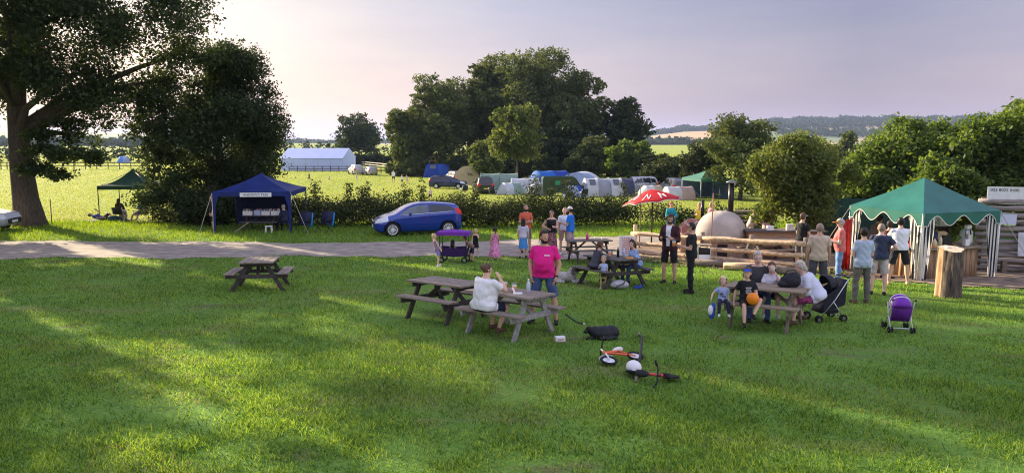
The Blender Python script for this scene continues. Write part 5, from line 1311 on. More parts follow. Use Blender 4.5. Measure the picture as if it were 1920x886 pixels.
MB().tube([(-.46, 0, .2), (-.68, 0, .52)], .014, 6).build('handle', BLACK, t, True)
# purple dolls pram
pp = G(1684, 620)
t = thing('toy_pushchair', 'small purple pushchair with white trimmed hood standing alone on the lawn', 'pushchair', pp, R(-12))
FRM = M('white_tube', (.62, .62, .64), .35, .2)
def hoodm(w, r, z, a0, a1, n=10):
    rows = []
    for i in range(n + 1):
        a = R(a0 + (a1 - a0) * i / n); rows.append([(w / 2 * math.cos(math.pi * k / 12) * 1.0, r * math.sin(a) * math.sin(math.pi * k / 12) ** .7, z + r * math.cos(a) * math.sin(math.pi * k / 12) ** .7) for k in range(13)])
    return rows
hd = hoodm(.36, .25, .44, -75, 50)
MB().loft(hd, False, False).build('hood', M('purple_hood', (.16, .02, .36), .6, var=.1), t, True, solid=.008)
for k, i in enumerate((4, 7)): MB().tube(hd[i], .014, 6).build('hood_trim', FRM, t, True)
MB().loft([[(-.17, -.16, .50), (.17, -.16, .50)], [(-.17, -.12, .34), (.17, -.12, .34)], [(-.16, -.05, .20), (.16, -.05, .20)], [(-.15, .18, .22), (.15, .18, .22)]], False, False).build('seat', M('purple_seat', (.11, .012, .24), .6, var=.1), t, True, solid=.012)
for s in (-1, 1):
    MB().tube([(s * .19, -.20, .06), (s * .19, -.02, .30), (s * .18, .10, .52)], .012, 6).build('frame_tube', FRM, t, True); MB().tube([(s * .19, .22, .06), (s * .19, -.02, .30), (s * .19, -.22, .62)], .012, 6).build('frame_tube', FRM, t, True)
    MB().tube([(s * .19, -.22, .62), (s * .19, -.27, .64)], .018, 6).build('grip', BLACK, t, True)
    for y in (-.20, .22):
        for d in (-.025, .025): wheel(t, (s * .19 + d, y, .06), .06, .03)
MB().tube([(-.19, -.18, .09), (.19, -.18, .09)], .010, 6).build('axle', FRM, t, True)
# black pushchair
bp = G(1545, 600)
t = thing('pushchair', 'tall black pushchair reclined beside the grandmother at the family table', 'pushchair', bp, R(-78))
t.scale = (.80, .80, .86)
BF = M('pram_black', (.010, .011, .020), .6, var=.3)
MB().loft([[(-.22, .44, .98), (.22, .44, .98)], [(-.23, .40, .74), (.23, .40, .74)], [(-.23, .22, .46), (.23, .22, .46)], [(-.22, -.12, .40), (.22, -.12, .40)], [(-.21, -.24, .22), (.21, -.24, .22)]], False, False).build('seat', BF, t, True, solid=.03)
for s in (-1, 1): MB().add([(s * .23, .43, .96), (s * .23, .40, .40), (s * .23, -.20, .22), (s * .23, -.14, .62)], [(0, 1, 2, 3)]).build('side_panel', BF, t, solid=.015)
MB().loft(hoodm(.46, .28, .80, -20, 75), False, False).build('hood', BF, t, True, solid=.012)
for s in (-1, 1):
    MB().tube([(s * .25, -.32, .10), (s * .25, .10, .52), (s * .25, .46, 1.02)], .014, 7).build('frame_tube', STEEL, t, True); MB().tube([(s * .25, .36, .10), (s * .25, .05, .5)], .014, 7).build('frame_tube', STEEL, t, True)
    for y in (-.32, .36):
        for d in (-.035, .035): wheel(t, (s * .25 + d, y, .09), .09, .04)
MB().tube([(-.25, .46, 1.02), (0, .50, 1.05), (.25, .46, 1.02)], .022, 8).build('handle', BLACK, t, True); MB().tube([(-.25, .36, .12), (.25, .36, .12)], .012, 6).build('axle', STEEL, t, True)
MB().box((0, .08, .24), (.36, .40, .10)).build('basket', BF, t, bevel=.03)
# child bikes lying on the grass
def bike(label, p, ang, mf, ms, lie=82):
    t = thing('balance_bike', label, 'bicycle', p, R(ang), 'children bikes lying on the grass'); t.scale = (.9, .9, .9)
    q = Matrix.Translation((0, 0, .05)) @ Matrix.Rotation(R(lie), 4, 'Y')
    def T(o): o.matrix_local = q @ o.matrix_local; return o
    for y in (-.28, .28):
        w = wheel(t, (0, y, .15), .15, .045, 'x', rim=M('bike_rim_white', (.7, .7, .7), .4)); w.matrix_local = q @ Matrix.Translation((0, y, .15))
    m = MB(); m.tube([(0, -.28, .15), (0, -.05, .30), (0, .20, .42)], .022, 8); m.tube([(0, -.28, .15), (0, -.10, .40)], .018, 8); m.tube([(0, .20, .42), (0, -.10, .40)], .020, 8); m.tube([(0, .18, .46), (0, .20, .34)], .026, 8); T(m.build('frame', mf, t, True))
    m = MB()
    for s in (-1, 1): m.tube([(s * .035, .28, .15), (s * .03, .22, .34)], .014, 7)
    m.tube([(0, .21, .33), (0, .17, .55)], .016, 8); T(m.build('fork', ms, t, True))
    T(MB().tube([(-.21, .12, .58), (-.1, .16, .56), (.1, .16, .56), (.21, .12, .58)], .013, 7).build('handlebar', BLACK, t, True))
    for s in (-1, 1): T(MB().tube([(s * .15, .14, .57), (s * .23, .11, .585)], .02, 8).build('grip', BLACK, t, True))
    T(MB().ell((0, -.11, .44), (.06, .12, .03)).build('saddle', ms, t, True))
    T(MB().tube([(0, -.10, .38), (0, -.11, .43)], .014, 7).build('seat_post', BLACK, t, True))
    T(MB().lathe([(.165, -.03), (.175, 0), (.165, .03)], 14, (0, .28, .15), 'x', R(20), R(150)).build('mudguard', ms, t, True))
    return t
BRED = M('bike_red', (.55, .03, .03), .35, coat=.5); BOR = M('bike_orange', (.70, .12, .03), .35, coat=.5)
bike('red and white child bike lying farther from the viewer', G(1176, 684), 118 , BOR, WHITE, 78)
bike('red and black child bike with white rimmed wheel lying nearer the viewer', G(1226, 706), -112, BRED, BLACK, 74)
t = thing('cycle_helmet', 'round white child helmet on the grass between the two bikes', 'helmet', G(1188, 700), R(30))
blob('shell', WHITE, [((0, 0, .10), (.11, .13, .10))], .012, t); MB().lathe([(.112, .045), (.116, .035), (.10, .03)], 20).build('rim', BLACK, t, True)
a, b = G(1193, 712), G(1198, 634)
o = MB().tube([(0, 0, .03), ((b.x - a.x) * .3 + .05, (b.y - a.y) * .3, .17), ((b.x - a.x) * .62 + .06, (b.y - a.y) * .62, .20), (b.x - a.x, b.y - a.y, b.z - a.z + .06)], .021, 8)
t = thing('long_stick', 'long black stick with pale ends lying across the two bikes', 'stick', a); o.build('shaft', BLACK, t, True)
d_ = (b - a); MB().tube([(d_.x * .985, d_.y * .985, d_.z + .062), (d_.x * 1.06, d_.y * 1.06, d_.z + .05)], .024, 8).build('tip', WTOP, t, True); MB().tube([(-d_.x * .05, -d_.y * .05, .02), (d_.x * .04, d_.y * .04, .05)], .024, 8).build('tip', WTOP, t, True)
# ================================================================ PEOPLE
SK = M('skin_light', (.64, .40, .29), .55, var=.06, scale=5); SKT = M('skin_tanned', (.54, .31, .21), .55, var=.06, scale=5); SKD = M('skin_brown', (.26, .14, .09), .55, var=.06); SKP = M('skin_pink', (.70, .44, .35), .55, var=.06)
EYE = M('eye_dark', (.02, .015, .015), .3); LIP = M('lip', (.36, .12, .10), .5)
HB_ = M('hair_dark_brown', (.030, .018, .012), .6, var=.4, scale=40); HBR = M('hair_brown', (.10, .055, .03), .6, var=.4, scale=40); HBL = M('hair_blond', (.50, .36, .18), .6, var=.3, scale=40); HGR = M('hair_grey', (.40, .38, .35), .6, var=.3, scale=40); HBK = M('hair_black', (.012, .010, .010), .5, var=.3); HRD = M('hair_ginger', (.38, .12, .04), .6, var=.3); HSH = M('hair_shaved', (.28, .20, .16), .7, var=.2, scale=60)
def cloth(name, col, var=.10, scale=6, trans=0): return M('cloth_' + name, col, .85, var=var, scale=scale, bump=.15)
ARMS = dict(down=((.16, .02, -1), (.05, .30, -1)), hips=((.60, -.25, -.8), (-.62, .50, -.30)), fold=((.18, .22, -1), (-.85, .55, .05)), hold=((.14, .12, -1), (-.30, .95, .22)),
            mouth=((.26, .80, -.36), (-.50, -.22, .90)), reach=((.12, .75, -.55), (-.05, 1, -.10)), table=((.18, .48, -.85), (-.35, 1, -.02)), pocket=((.32, -.12, -1), (-.18, .34, -1)), pull=((.10, .35, -.95), (.02, .6, -.85)),
            up=((.6, .5, .1), (-.6, -.1, .95)), lap=((.14, .35, -1), (-.45, 1, -.12)), prop=((.35, -.30, -1), (.10, -.12, -1)), swing=((.12, -.55, -.85), (.0, .1, -1)), fwd=((.1, .6, -.8), (-.1, .9, .1)), side=((.75, .15, -.65), (.25, .55, -.75)), chin=((.2, .7, -.55), (-.35, .55, .8)))
LEGS = dict(stand=((.10, .03, -1), (.02, -.05, -1)), wide=((.22, .05, -1), (.10, -.05, -1)), step=((.06, .34, -1), (0, -.05, -1)), back=((.06, -.18, -1), (0, -.42, -1)), sit=((.16, 1, -.10), (.03, .05, -1)), sitout=((.22, 1, -.25), (.05, .45, -1)), tuck=((.18, 1, -.15), (0, -.55, -1)), knee=((.12, .85, .5), (0, .10, -1)), cross=((.30, .9, .28), (-.5, .4, -.9)), flat=((.08, 1, -.02), (.02, 1, -.06)), bent=((.10, .75, .62), (0, .45, -.95)), run=((.05, .75, -.8), (0, -.35, -1)), runb=((.05, -.45, -1), (0, -1, -.2)), short=((.2, 1, -.05), (.02, .25, -1)))
def vn(v): return Vector(v).normalized()
def person(label, p, face, H, top, bot, hair, skin=None, arms=('down', 'down'), legs=('stand', 'stand'), lean=0.0, side=0.0, fat=1.0, belly=0.0, head=.133, hy=0.0, hp=0.0, seat=None, shoes=None, group=None, face_on=True, beard=None, glasses=None, cap=None, dress=None, voxel=None, female=False, lie=None, extra=None):
    skin = skin or SK
    hh = head * H; b = (H - hh) / 1.51
    X = Vector((1, 0, 0))
    # --- legs first (hips at origin), to find the ground
    TL, SL, AH = .44 * b, .42 * b, .08 * b
    def D(v, s): return vn((v[0] * s, v[1], v[2]))
    L = []
    for i, s in ((0, -1), (1, 1)):
        th, sh = LEGS[legs[i]] if isinstance(legs[i], str) else legs[i]
        hj = Vector((s * .088 * b * (1 + (fat - 1) * .5), 0, -.02 * b)); kn = hj + D(th, s) * TL; an = kn + D(sh, s) * SL
        ft = D((sh[0] * .3 + .15, max(.35, 1 - abs(sh[1]) * .4) if sh[2] < -.3 else .5, -.02 if sh[2] < -.3 else .8), s)
        L.append((s, hj, kn, an, ft))
    if seat is None:
        lift = -min(l[3].z for l in L) + AH
        hip = Vector((0, 0, lift))
    else: hip = Vector((0, 0, seat + .10 * b))
    if lie is not None: hip = Vector((0, 0, lie))
    S = Vector((math.sin(R(side)), math.sin(R(lean)), math.cos(R(lean)) * math.cos(R(side)))).normalized()
    Fw = (Vector((0, 1, 0)) - S * S.y).normalized(); Xr = Fw.cross(S).normalized()
    if lie is not None: Fw = Vector((0, 0, 1)); S = vn((0, -1, .25)); Fw = (Fw - S * S.z).normalized(); Xr = Fw.cross(S)
    mb = MB()
    sec = [(-.10, .095, .085, -.005), (-.05, .150, .112, -.01), (.02, .168, .122, -.008), (.10, .156, .114 + belly * .5, belly * .5), (.20, .146, .108 + belly, belly * .75), (.30, .155, .112 + belly * .6, belly * .45 + .005), (.39, .168, .110, .006), (.455, .165, .088, -.004), (.50, .115, .066, -.012), (.535, .062, .058, -.012), (.56, .05, .05, -.008)]
    if female: sec = [(t_, w * (1.06 if t_ < .05 else .93 if t_ < .25 else .92 if t_ > .35 else .95), d * (1.12 if .30 <= t_ <= .40 else 1), f + (.022 if .28 < t_ < .42 else 0)) for t_, w, d, f in sec]
    rings = []
    for t_, w, d, f in sec:
        k = (fat if t_ < .5 else 1); rings.append([hip + S * t_ * b + Fw * f * b + Xr * (w * b * k * math.cos(a)) + Fw * (d * b * k * math.sin(a)) for a in np.linspace(0, 2 * math.pi, 21)[:-1]])
    mb.loft(rings)
    nb_ = hip + S * .52 * b; bones = [('torso', 0, hip - S * .06 * b, hip + S * .44 * b, .12 * b * fat)]
    hd_dir = (S * .75 + Vector((0, 0, 1)) * (.6 if lie is None else 0) + Fw * .18).normalized()
    hc = nb_ + hd_dir * (.045 * b + hh * .50); mb.cap(nb_ - S * .04 * b, hc - hd_dir * hh * .2, .056 * b * (1 + (fat - 1) * .6), .050 * b * (1 + (fat - 1) * .4))
    bones.append(('neck', 0, nb_, hc - hd_dir * hh * .42, .05 * b))
    hr = Matrix((Xr, Fw, S)).transposed()
    q = Matrix((X, vn((0, 1, 0)), Vector((0, 0, 1)))).transposed() if lie is None else hr
    hrot = q @ Matrix.Rotation(R(hy), 3, 'Z') @ Matrix.Rotation(R(hp), 3, 'X')
    def hl(x, y, z): return hc + hrot @ Vector((x * hh, y * hh, z * hh))
    mb.ell(hl(0, -.015, .07), (.335 * hh, .405 * hh, .43 * hh), hrot); mb.ell(hl(0, .07, -.22), (.255 * hh, .29 * hh, .285 * hh), hrot)
    mb.cap(hl(0, .36, .02), hl(0, .435, -.09), .035 * hh, .055 * hh)
    for s in (-1, 1): mb.ell(hl(s * .335, -.03, -.04), (.05 * hh, .085 * hh, .13 * hh), hrot)
    mb.cap(hl(-.05, .335, -.27), hl(.05, .335, -.27), .035 * hh, .035 * hh)
    bones.append(('head', 0, hl(0, 0, .1), hl(0, .05, -.2), .34 * hh))
    # arms
    for i, s in ((0, -1), (1, 1)):
        up, fo = ARMS[arms[i]] if isinstance(arms[i], str) else arms[i]
        A3 = lambda v: (Xr * (v[0] * s) + Fw * v[1] + S * v[2]).normalized()
        sj = hip + S * .445 * b + Xr * (s * .175 * b * (.5 + .5 * fat) * (.92 if female else 1)); el_ = sj + A3(up) * .285 * b; fd = A3(fo); wr_ = el_ + fd * .245 * b
        fk = .5 + .5 * fat
        mb.cap(hip + S * .50 * b + Xr * (s * .03 * b), sj + Xr * (-s * .02 * b), .050 * b, .046 * b); mb.cap(sj - Xr * (s * .012 * b), sj.lerp(el_, .5), .052 * b * fk, .048 * b * fk); mb.cap(sj.lerp(el_, .4), el_, .049 * b * fk, .040 * b * fk); mb.cap(el_, el_.lerp(wr_, .35), .041 * b * fk, .042 * b * fk); mb.cap(el_.lerp(wr_, .35), wr_, .042 * b * fk, .028 * b)
        bones += [('uarm', s, sj, el_, .05 * b), ('farm', s, el_, wr_, .035 * b)]
        # hand: palm, four fingers, thumb
        hn = fd; pn = (Xr * -s - hn * hn.dot(Xr * -s)); pn = pn.normalized() if pn.length > .1 else Fw; ac = hn.cross(pn).normalized()
        k = b * (1.12 if head > .15 else 1)
        pc = wr_ + hn * .045 * k
        mb.ell(pc, (.020 * k, .040 * k, .052 * k), Matrix((pn, ac, hn)).transposed())
        for fi, (o_, ln) in enumerate(((-.028, .066), (-.010, .076), (.010, .072), (.027, .056))):
            k0 = wr_ + hn * .085 * k + ac * o_ * k; k1 = k0 + (hn * .85 + pn * .30).normalized() * ln * .5 * k; k2 = k1 + (hn * .45 + pn * .85).normalized() * ln * .5 * k
            mb.cap(k0 - hn * .02 * k, k1, .0098 * k, .0092 * k, 7); mb.cap(k1, k2, .0092 * k, .008 * k, 7)
        ts = 1 if ac.dot(Fw) > 0 or abs(ac.dot(Fw)) < .05 else -1
        t0 = wr_ + hn * .03 * k + ac * ts * .030 * k; t1 = t0 + (hn * .6 + ac * ts * .55 + pn * .35).normalized() * .042 * k; mb.cap(t0, t1, .013 * k, .011 * k, 7); mb.cap(t1, t1 + (hn * .8 + pn * .5).normalized() * .028 * k, .011 * k, .009 * k, 7)
        bones.append(('hand', s, wr_ + hn * .03 * k, wr_ + hn * .14 * k, .03 * k))
    for s, hj, kn, an, ft in L:
        hj, kn, an = hj + hip, kn + hip, an + hip; fk = .45 + .55 * fat
        mb.cap(hj, hj.lerp(kn, .5), .088 * b * fk, .072 * b * fk); mb.cap(hj.lerp(kn, .45), kn, .074 * b * fk, .054 * b * fk); mb.cap(kn, kn.lerp(an, .33), .054 * b * fk, .056 * b * fk); mb.cap(kn.lerp(an, .33), an, .056 * b * fk, .034 * b)
        hl0 = an - ft * .05 * b + Vector((0, 0, -.045 * b)) if abs(ft.z) < .4 else an; toe = hl0 + ft * .20 * b
        if abs(ft.z) >= .4: toe = an + ft * .18 * b
        mb.cap(an, hl0, .036 * b, .036 * b); mb.cap(hl0, hl0.lerp(toe, .6), .035 * b, .036 * b); mb.cap(hl0.lerp(toe, .5), toe, .038 * b, .028 * b)
        bones += [('thigh', s, hj, kn, .07 * b), ('shin', s, kn, an.lerp(hl0, .2), .045 * b), ('foot', s, hl0, toe, .035 * b)]
    vx = voxel or max(.0095, .0115 * b)
    raw = link('raw', mb.mesh('raw')); md = raw.modifiers.new('r', 'REMESH'); md.mode = 'VOXEL'; md.voxel_size = vx; md.use_smooth_shade = True
    sm_ = raw.modifiers.new('s', 'SMOOTH'); sm_.iterations = 3; sm_.factor = .45
    dg = bpy.context.evaluated_depsgraph_get(); dg.update()
    me = bpy.data.meshes.new_from_object(raw.evaluated_get(dg)); bpy.data.objects.remove(raw)
    me.materials.clear(); me.materials.append(skin); me.name = 'person'
    root = link('person', me); root.location = p; root.rotation_euler = (0, 0, R(face)); tag(root, label, 'person', group)
    n = len(me.vertices); co = np.empty(n * 3, np.float32); me.vertices.foreach_get('co', co); co = co.reshape(-1, 3); no = np.empty(n * 3, np.float32); me.vertices.foreach_get('normal', no); no = no.reshape(-1, 3)
    nl = len(me.loops); li = np.empty(nl, np.int32); me.loops.foreach_get('vertex_index', li)
    if nl != 4 * len(me.polygons): return root
    Q = li.reshape(-1, 4); fc_ = co[Q].mean(1)
    best = np.full(len(Q), 1e9); bi = np.zeros(len(Q), int); bt = np.zeros(len(Q))
    Xa, Fa, Sa = np.array(Xr), np.array(Fw), np.array(S)
    for k, (tg, s, a, c, r) in enumerate(bones):
        a, c = np.array(a), np.array(c); d = c - a; t_ = ((fc_ - a) @ d) / (d @ d + 1e-9); tc_ = np.clip(t_, 0, 1); v = fc_ - (a + tc_[:, None] * d)
        if tg == 'torso': v = v - np.outer((v @ Xa) * .36, Xa)
        dist = np.linalg.norm(v, axis=1) - r
        m_ = dist < best; best[m_] = dist[m_]; bi[m_] = k; bt[m_] = t_[m_]
    tags = np.array([x[0] for x in bones])[bi]; sides = np.array([x[1] for x in bones])[bi]
    qd = ((fc_ - np.array(hip)) @ Sa) / b
    def shell(mask, off, nm, mt, wr=.004, seed=1.0):
        wr = wr * 1.25
        f = Q[mask]
        if len(f) < 6: return None
        u, inv = np.unique(f, return_inverse=True)
        o_ = np.zeros(n); cn = np.zeros(n); val = np.broadcast_to(off, (len(Q),))[mask]
        np.add.at(o_, f.ravel(), np.repeat(val, 4)); np.add.at(cn, f.ravel(), 1); o_ = o_[u] / cn[u]
        P = co[u]; w = np.sin(P[:, 2] * 38 / b + 3 * np.sin(P[:, 0] * 14 / b) + seed) * np.sin(P[:, 0] * 17 / b + seed * 2) + .5 * np.sin(P[:, 1] * 45 + P[:, 2] * 21 + seed)
        m2 = fastmesh(nm, P + no[u] * np.maximum(o_ + w * wr * b, .007 if wr > .0012 else .003)[:, None], inv.reshape(-1, 4), True); m2.materials.append(mt)
        return link(nm, m2, root)
    sit = seat is not None
    th_ = tags == 'thigh'; sh_ = tags == 'shin'; to_ = tags == 'torso'; nk = tags == 'neck'
    if bot:
        kind, mt = bot[0], bot[1]; ln = bot[2] if len(bot) > 2 else .82
        if kind == 'shorts': shell((to_ & (qd < .12)) | (th_ & (bt < ln)), np.where(th_, .010 + .022 * np.clip(bt, 0, 1), .010) * b, 'shorts', mt, .004, 2)
        elif kind == 'trousers': shell((to_ & (qd < .12)) | th_ | (sh_ & (bt < .98)), np.where(sh_, .018, .012) * b, 'trousers', mt, .005, 2)
        elif kind == 'leggings': shell((to_ & (qd < .12)) | th_ | (sh_ & (bt < .92)), .005, 'leggings', mt, .001, 2)
    if top:
        kind, mt = top[0], top[1]; hem = top[2] if len(top) > 2 else -.03
        body = (to_ & (qd > hem) & (qd < (.505 if kind != 'vest' else .455))) | (th_ & (qd > max(hem, -.04)) & (bt < .10)) | (nk & (qd < .52) & (kind in ('tee', 'long')))
        arm = {'tee': (tags == 'uarm') & (bt < .62), 'long': (tags == 'uarm') | ((tags == 'farm') & (bt < .92)), 'vest': (tags == 'uarm') & (bt < .02), 'roll': (tags == 'uarm') | ((tags == 'farm') & (bt < .25))}[kind]
        off = np.where(tags == 'uarm', .012 + .014 * np.clip(bt, 0, 1), np.where(tags == 'farm', .014, .016 + .016 * np.clip(.42 - qd, 0, .45))) * b
        shell(body | arm, off, {'tee': 't_shirt', 'long': 'jacket', 'vest': 'vest_top', 'roll': 'shirt'}[kind], mt, .0045, 1)
    if dress:
        mt, q0, q1, fl = dress; rows = []
        for j in range(13):
            v = j / 12; qq = q0 + (q1 - q0) * v
            wv = float(np.interp(qq, [-.9, -.05, .02, .2, .39, .46], [.165 + fl, .165, .178, .158, .18, .165])) if qq < .5 else .16
            if qq < 0: wv = .17 + fl * min(1, (-qq) / .7)
            row = []
            for k in range(48):
                a = 2 * math.pi * k / 48; rp = 1 + (.07 * min(1, max(0, -qq) * 3)) * math.sin(a * 9 + 2 * v); dd = .74 if qq > 0 else .74 + .2 * min(1, -qq * 2)
                row.append(hip + S * (qq * b) + Xr * (wv * b * fat * rp * math.cos(a)) + Fw * (wv * b * fat * dd * rp * math.sin(a)))
            rows.append(row)
        MB().loft(rows, False, True).build('dress' if q0 > .3 else 'skirt', mt, root, True)
    if shoes is not None:
        for s in (-1, 1): shell((tags == 'foot') & (sides == s) | ((sh_) & (bt > .96) & (sides == s)), .007, 'shoe', shoes, .0005)
    # hair
    hv = (fc_ - np.array(hc)) @ np.array(hrot) / hh; hx_, hy_, hz_ = hv.T; ish = (tags == 'head') | (nk & (hz_ > -.55))
    ha = None
    if hair:
        st, hm_ = hair
        line = np.where(hy_ > .12, .32 + .0 * hx_, np.where(hy_ > -.06, .05, -.30))
        if st == 'short': shell(ish & (hz_ > line), .028 * hh * 3.2 * np.clip(.5 + hz_, .45, 1), 'hair', hm_, .003)
        elif st == 'buzz': shell(ish & (hz_ > line), .010, 'hair', hm_, .001)
        elif st == 'fringe': shell(ish & (hz_ < .30) & (hz_ > -.32) & (hy_ < .06), .012, 'hair', hm_, .002)
        elif st == 'curly': shell(ish & (hz_ > line - .12 * (hy_ < .12)), .10 * hh, 'hair', hm_, .007)
        elif st in ('long', 'pony', 'bun', 'bob', 'pigtails'):
            mbh = MB(); mbh.ell(hl(0, -.04, .10), (.385 * hh, .43 * hh, .455 * hh), hrot)
            for s in (-1, 1): mbh.cap(hl(s * .30, -.02, .12), hl(s * .30, -.10, -.28 if st != 'bun' else -.05), .09 * hh, .09 * hh)
            if st in ('long', 'bob'):
                dn = -.55 if st == 'bob' else -1.15
                for xx in (-.24, -.08, .08, .24): mbh.cap(hl(xx, -.28, .05), hl(xx, -.34, dn * .55), .16 * hh, .15 * hh); mbh.cap(hl(xx, -.34, dn * .55), hl(xx * .9, -.36, dn), .15 * hh, .07 * hh)
            if st == 'pony': mbh.cap(hl(0, -.42, .12), hl(0, -.58, -.25), .12 * hh, .13 * hh); mbh.cap(hl(0, -.58, -.25), hl(0, -.52, -.85), .13 * hh, .05 * hh)
            if st == 'bun': mbh.ell(hl(0, -.46, .22), (.2 * hh, .19 * hh, .2 * hh))
            if st == 'pigtails':
                for s in (-1, 1): mbh.cap(hl(s * .28, -.2, 0), hl(s * .40, -.25, -.55), .11 * hh, .06 * hh)
            # keep the face free: cut everything in front of the hairline
            r_ = link('hair_raw', mbh.mesh('hair')); m1 = r_.modifiers.new('r', 'REMESH'); m1.mode = 'VOXEL'; m1.voxel_size = max(.012, vx); m1.use_smooth_shade = True; m3 = r_.modifiers.new('s', 'SMOOTH'); m3.iterations = 2
            dg = bpy.context.evaluated_depsgraph_get(); dg.update(); hm2 = bpy.data.meshes.new_from_object(r_.evaluated_get(dg)); bpy.data.objects.remove(r_)
            k = len(hm2.vertices); c2 = np.empty(k * 3, np.float32); hm2.vertices.foreach_get('co', c2); c2 = c2.reshape(-1, 3); l2 = np.empty(len(hm2.loops), np.int32); hm2.loops.foreach_get('vertex_index', l2); q2 = l2.reshape(-1, 4); h2 = (c2[q2].mean(1) - np.array(hc)) @ np.array(hrot) / hh
            ok = ~((h2[:, 1] > .12) & (h2[:, 2] < .27 - .25 * np.abs(h2[:, 0]) + 0.0))
            u, inv = np.unique(q2[ok], return_inverse=True); c3 = c2[u]; c3 = c3 + .006 * b * np.stack([np.sin(c3[:, 2] * 60 + c3[:, 0] * 90), np.cos(c3[:, 0] * 110 + c3[:, 2] * 30), 0 * c3[:, 0]], 1)
            m2 = fastmesh('hair', c3, inv.reshape(-1, 4), True); m2.materials.append(hm_); link('hair', m2, root)
    if beard: shell(ish & (hz_ < -.24 + .12 * (np.abs(hx_) > .22)) & (hy_ > .02) & (hz_ > -.60) & ~((np.abs(hx_) < .10) & (hz_ > -.17) & (hy_ > .3)), .030 * hh * 2, 'beard', beard, .002)
    if face_on:
        m = MB()
        for s in (-1, 1): m.ell(hl(s * .13, .335, .03), (.042 * hh, .03 * hh, .022 * hh), hrot, 8, 6)
        for s in (-1, 1): m.cap(hl(s * .08, .362, .115), hl(s * .19, .325, .12), .006 * hh, .005 * hh, 6)
        m.build('eyes', EYE, root, True); MB().ell(hl(0, .372, -.265), (.085 * hh, .03 * hh, .022 * hh), hrot, 8, 6).build('mouth', LIP, root, True)
    if glasses:
        m = MB()
        if glasses == 'up':
            for s in (-1, 1): m.ell(hl(s * .13, .21, .47), (.12 * hh, .07 * hh, .05 * hh), hrot, 10, 6)
        else:
            for s in (-1, 1): m.ell(hl(s * .14, .385, .03), (.12 * hh, .035 * hh, .075 * hh), hrot, 10, 6); m.cap(hl(s * .25, .34, .05), hl(s * .35, -.03, .03), .015 * hh, .015 * hh, 6)
            m.cap(hl(-.05, .40, .05), hl(.05, .40, .05), .012 * hh, .012 * hh, 6)
        m.build('spectacles' if glasses == 'clear' else 'sunglasses', M('spectacle_lens', (.35, .33, .33), .1, alpha=.55) if glasses == 'clear' else BLACK, root, True)
    if cap:
        mt = cap[0]; shell(ish & (hz_ > .16) , .05 * hh, 'cap', mt, .0005)
        mp_ = MB(); fl = cap[1] if len(cap) > 1 else 1; rows = [[hl(.33 * math.cos(a) * k2, .22 * fl + (.30 + .34 * (k2 > .9) * math.sin(a)) * (math.sin(a) if k2 > .5 else .3) * fl, .22 - .05 * (k2 > .9)) for a in np.linspace(.15, math.pi - .15, 11)] for k2 in (.5, .96)]
        mp_.loft(rows, False, False).build('cap_peak', cap[2] if len(cap) > 2 else mt, root, True, solid=.008)
    root['_b'] = b
    info = dict(hc=hc, hl=hl, hip=hip, S=S, Fw=Fw, Xr=Xr, b=b, bones=bones, shell=shell, fc=fc_, tags=tags, qd=qd)
    del root['_b']
    return root, info
def stand(label, px, py, *a, **k):
    return person(label, G(px, py), *a, **k)
C = cloth
NV_ = C('navy', (.018, .022, .05)); BK = C('black', (.012, .012, .014)); WH = C('white', (.74, .75, .78), .05); DEN = C('denim', (.05, .085, .19), .2); GRY = C('grey', (.13, .13, .14)); OLV = C('olive_grey', (.13, .125, .105)); TAN = C('tan', (.34, .29, .22))
SHB = C('black_shoe', (.015, .014, .014)); SHW = C('white_shoe', (.65, .65, .66)); SHN = C('brown_shoe', (.11, .065, .04))
def wpt(root, v): 
    a = root.rotation_euler.z; return root.location + Vector((v.x * math.cos(a) - v.y * math.sin(a), v.x * math.sin(a) + v.y * math.cos(a), v.z))
# --- the couple at the grey table
r_, i_ = stand('bearded man in a bright pink t-shirt standing at the grey table', 1020, 606, 166, 1.84, ('tee', C('pink', (.72, .012, .22), .06), -.05), ('shorts', DEN, .93), ('short', HB_), SKT, ('pocket', 'pocket'), fat=1.16, belly=.055, hy=42, hp=-6, beard=HBK, glasses='up', shoes=SHB, legs=('wide', 'wide'))
b_ = i_['b']; q = i_['hip'] + i_['S'] * .36 * b_ + i_['Fw'] * .178 * b_ + i_['Xr'] * -.085 * b_
t = MB().box(q, (.10 * b_, .012, .022)).build('chest_print', WHITE, r_)
for tg, s, a, c, rr in i_['bones']:
    if tg == 'farm' and s == -1: d = (c - a).normalized(); MB().tube([c - d * .035, c - d * .005], .036 * b_, 12).build('wrist_watch', BLACK, r_, True)
nbench = on(pB, -40, -.12, -.60, .475)
r_, i_ = person('woman in a white striped t-shirt with her back turned seated at the grey table', nbench + Vector((0, 0, -.475)), -42, 1.66, ('tee', C('white_stripe', (.72, .72, .72), .08, 30), -.06), ('shorts', NV_, .80), ('bun', HBR), SK, ('table', 'mouth'), ('sit', 'tuck'), lean=9, fat=1.52, belly=.05, seat=.475, shoes=SHN, female=True, hy=-25)
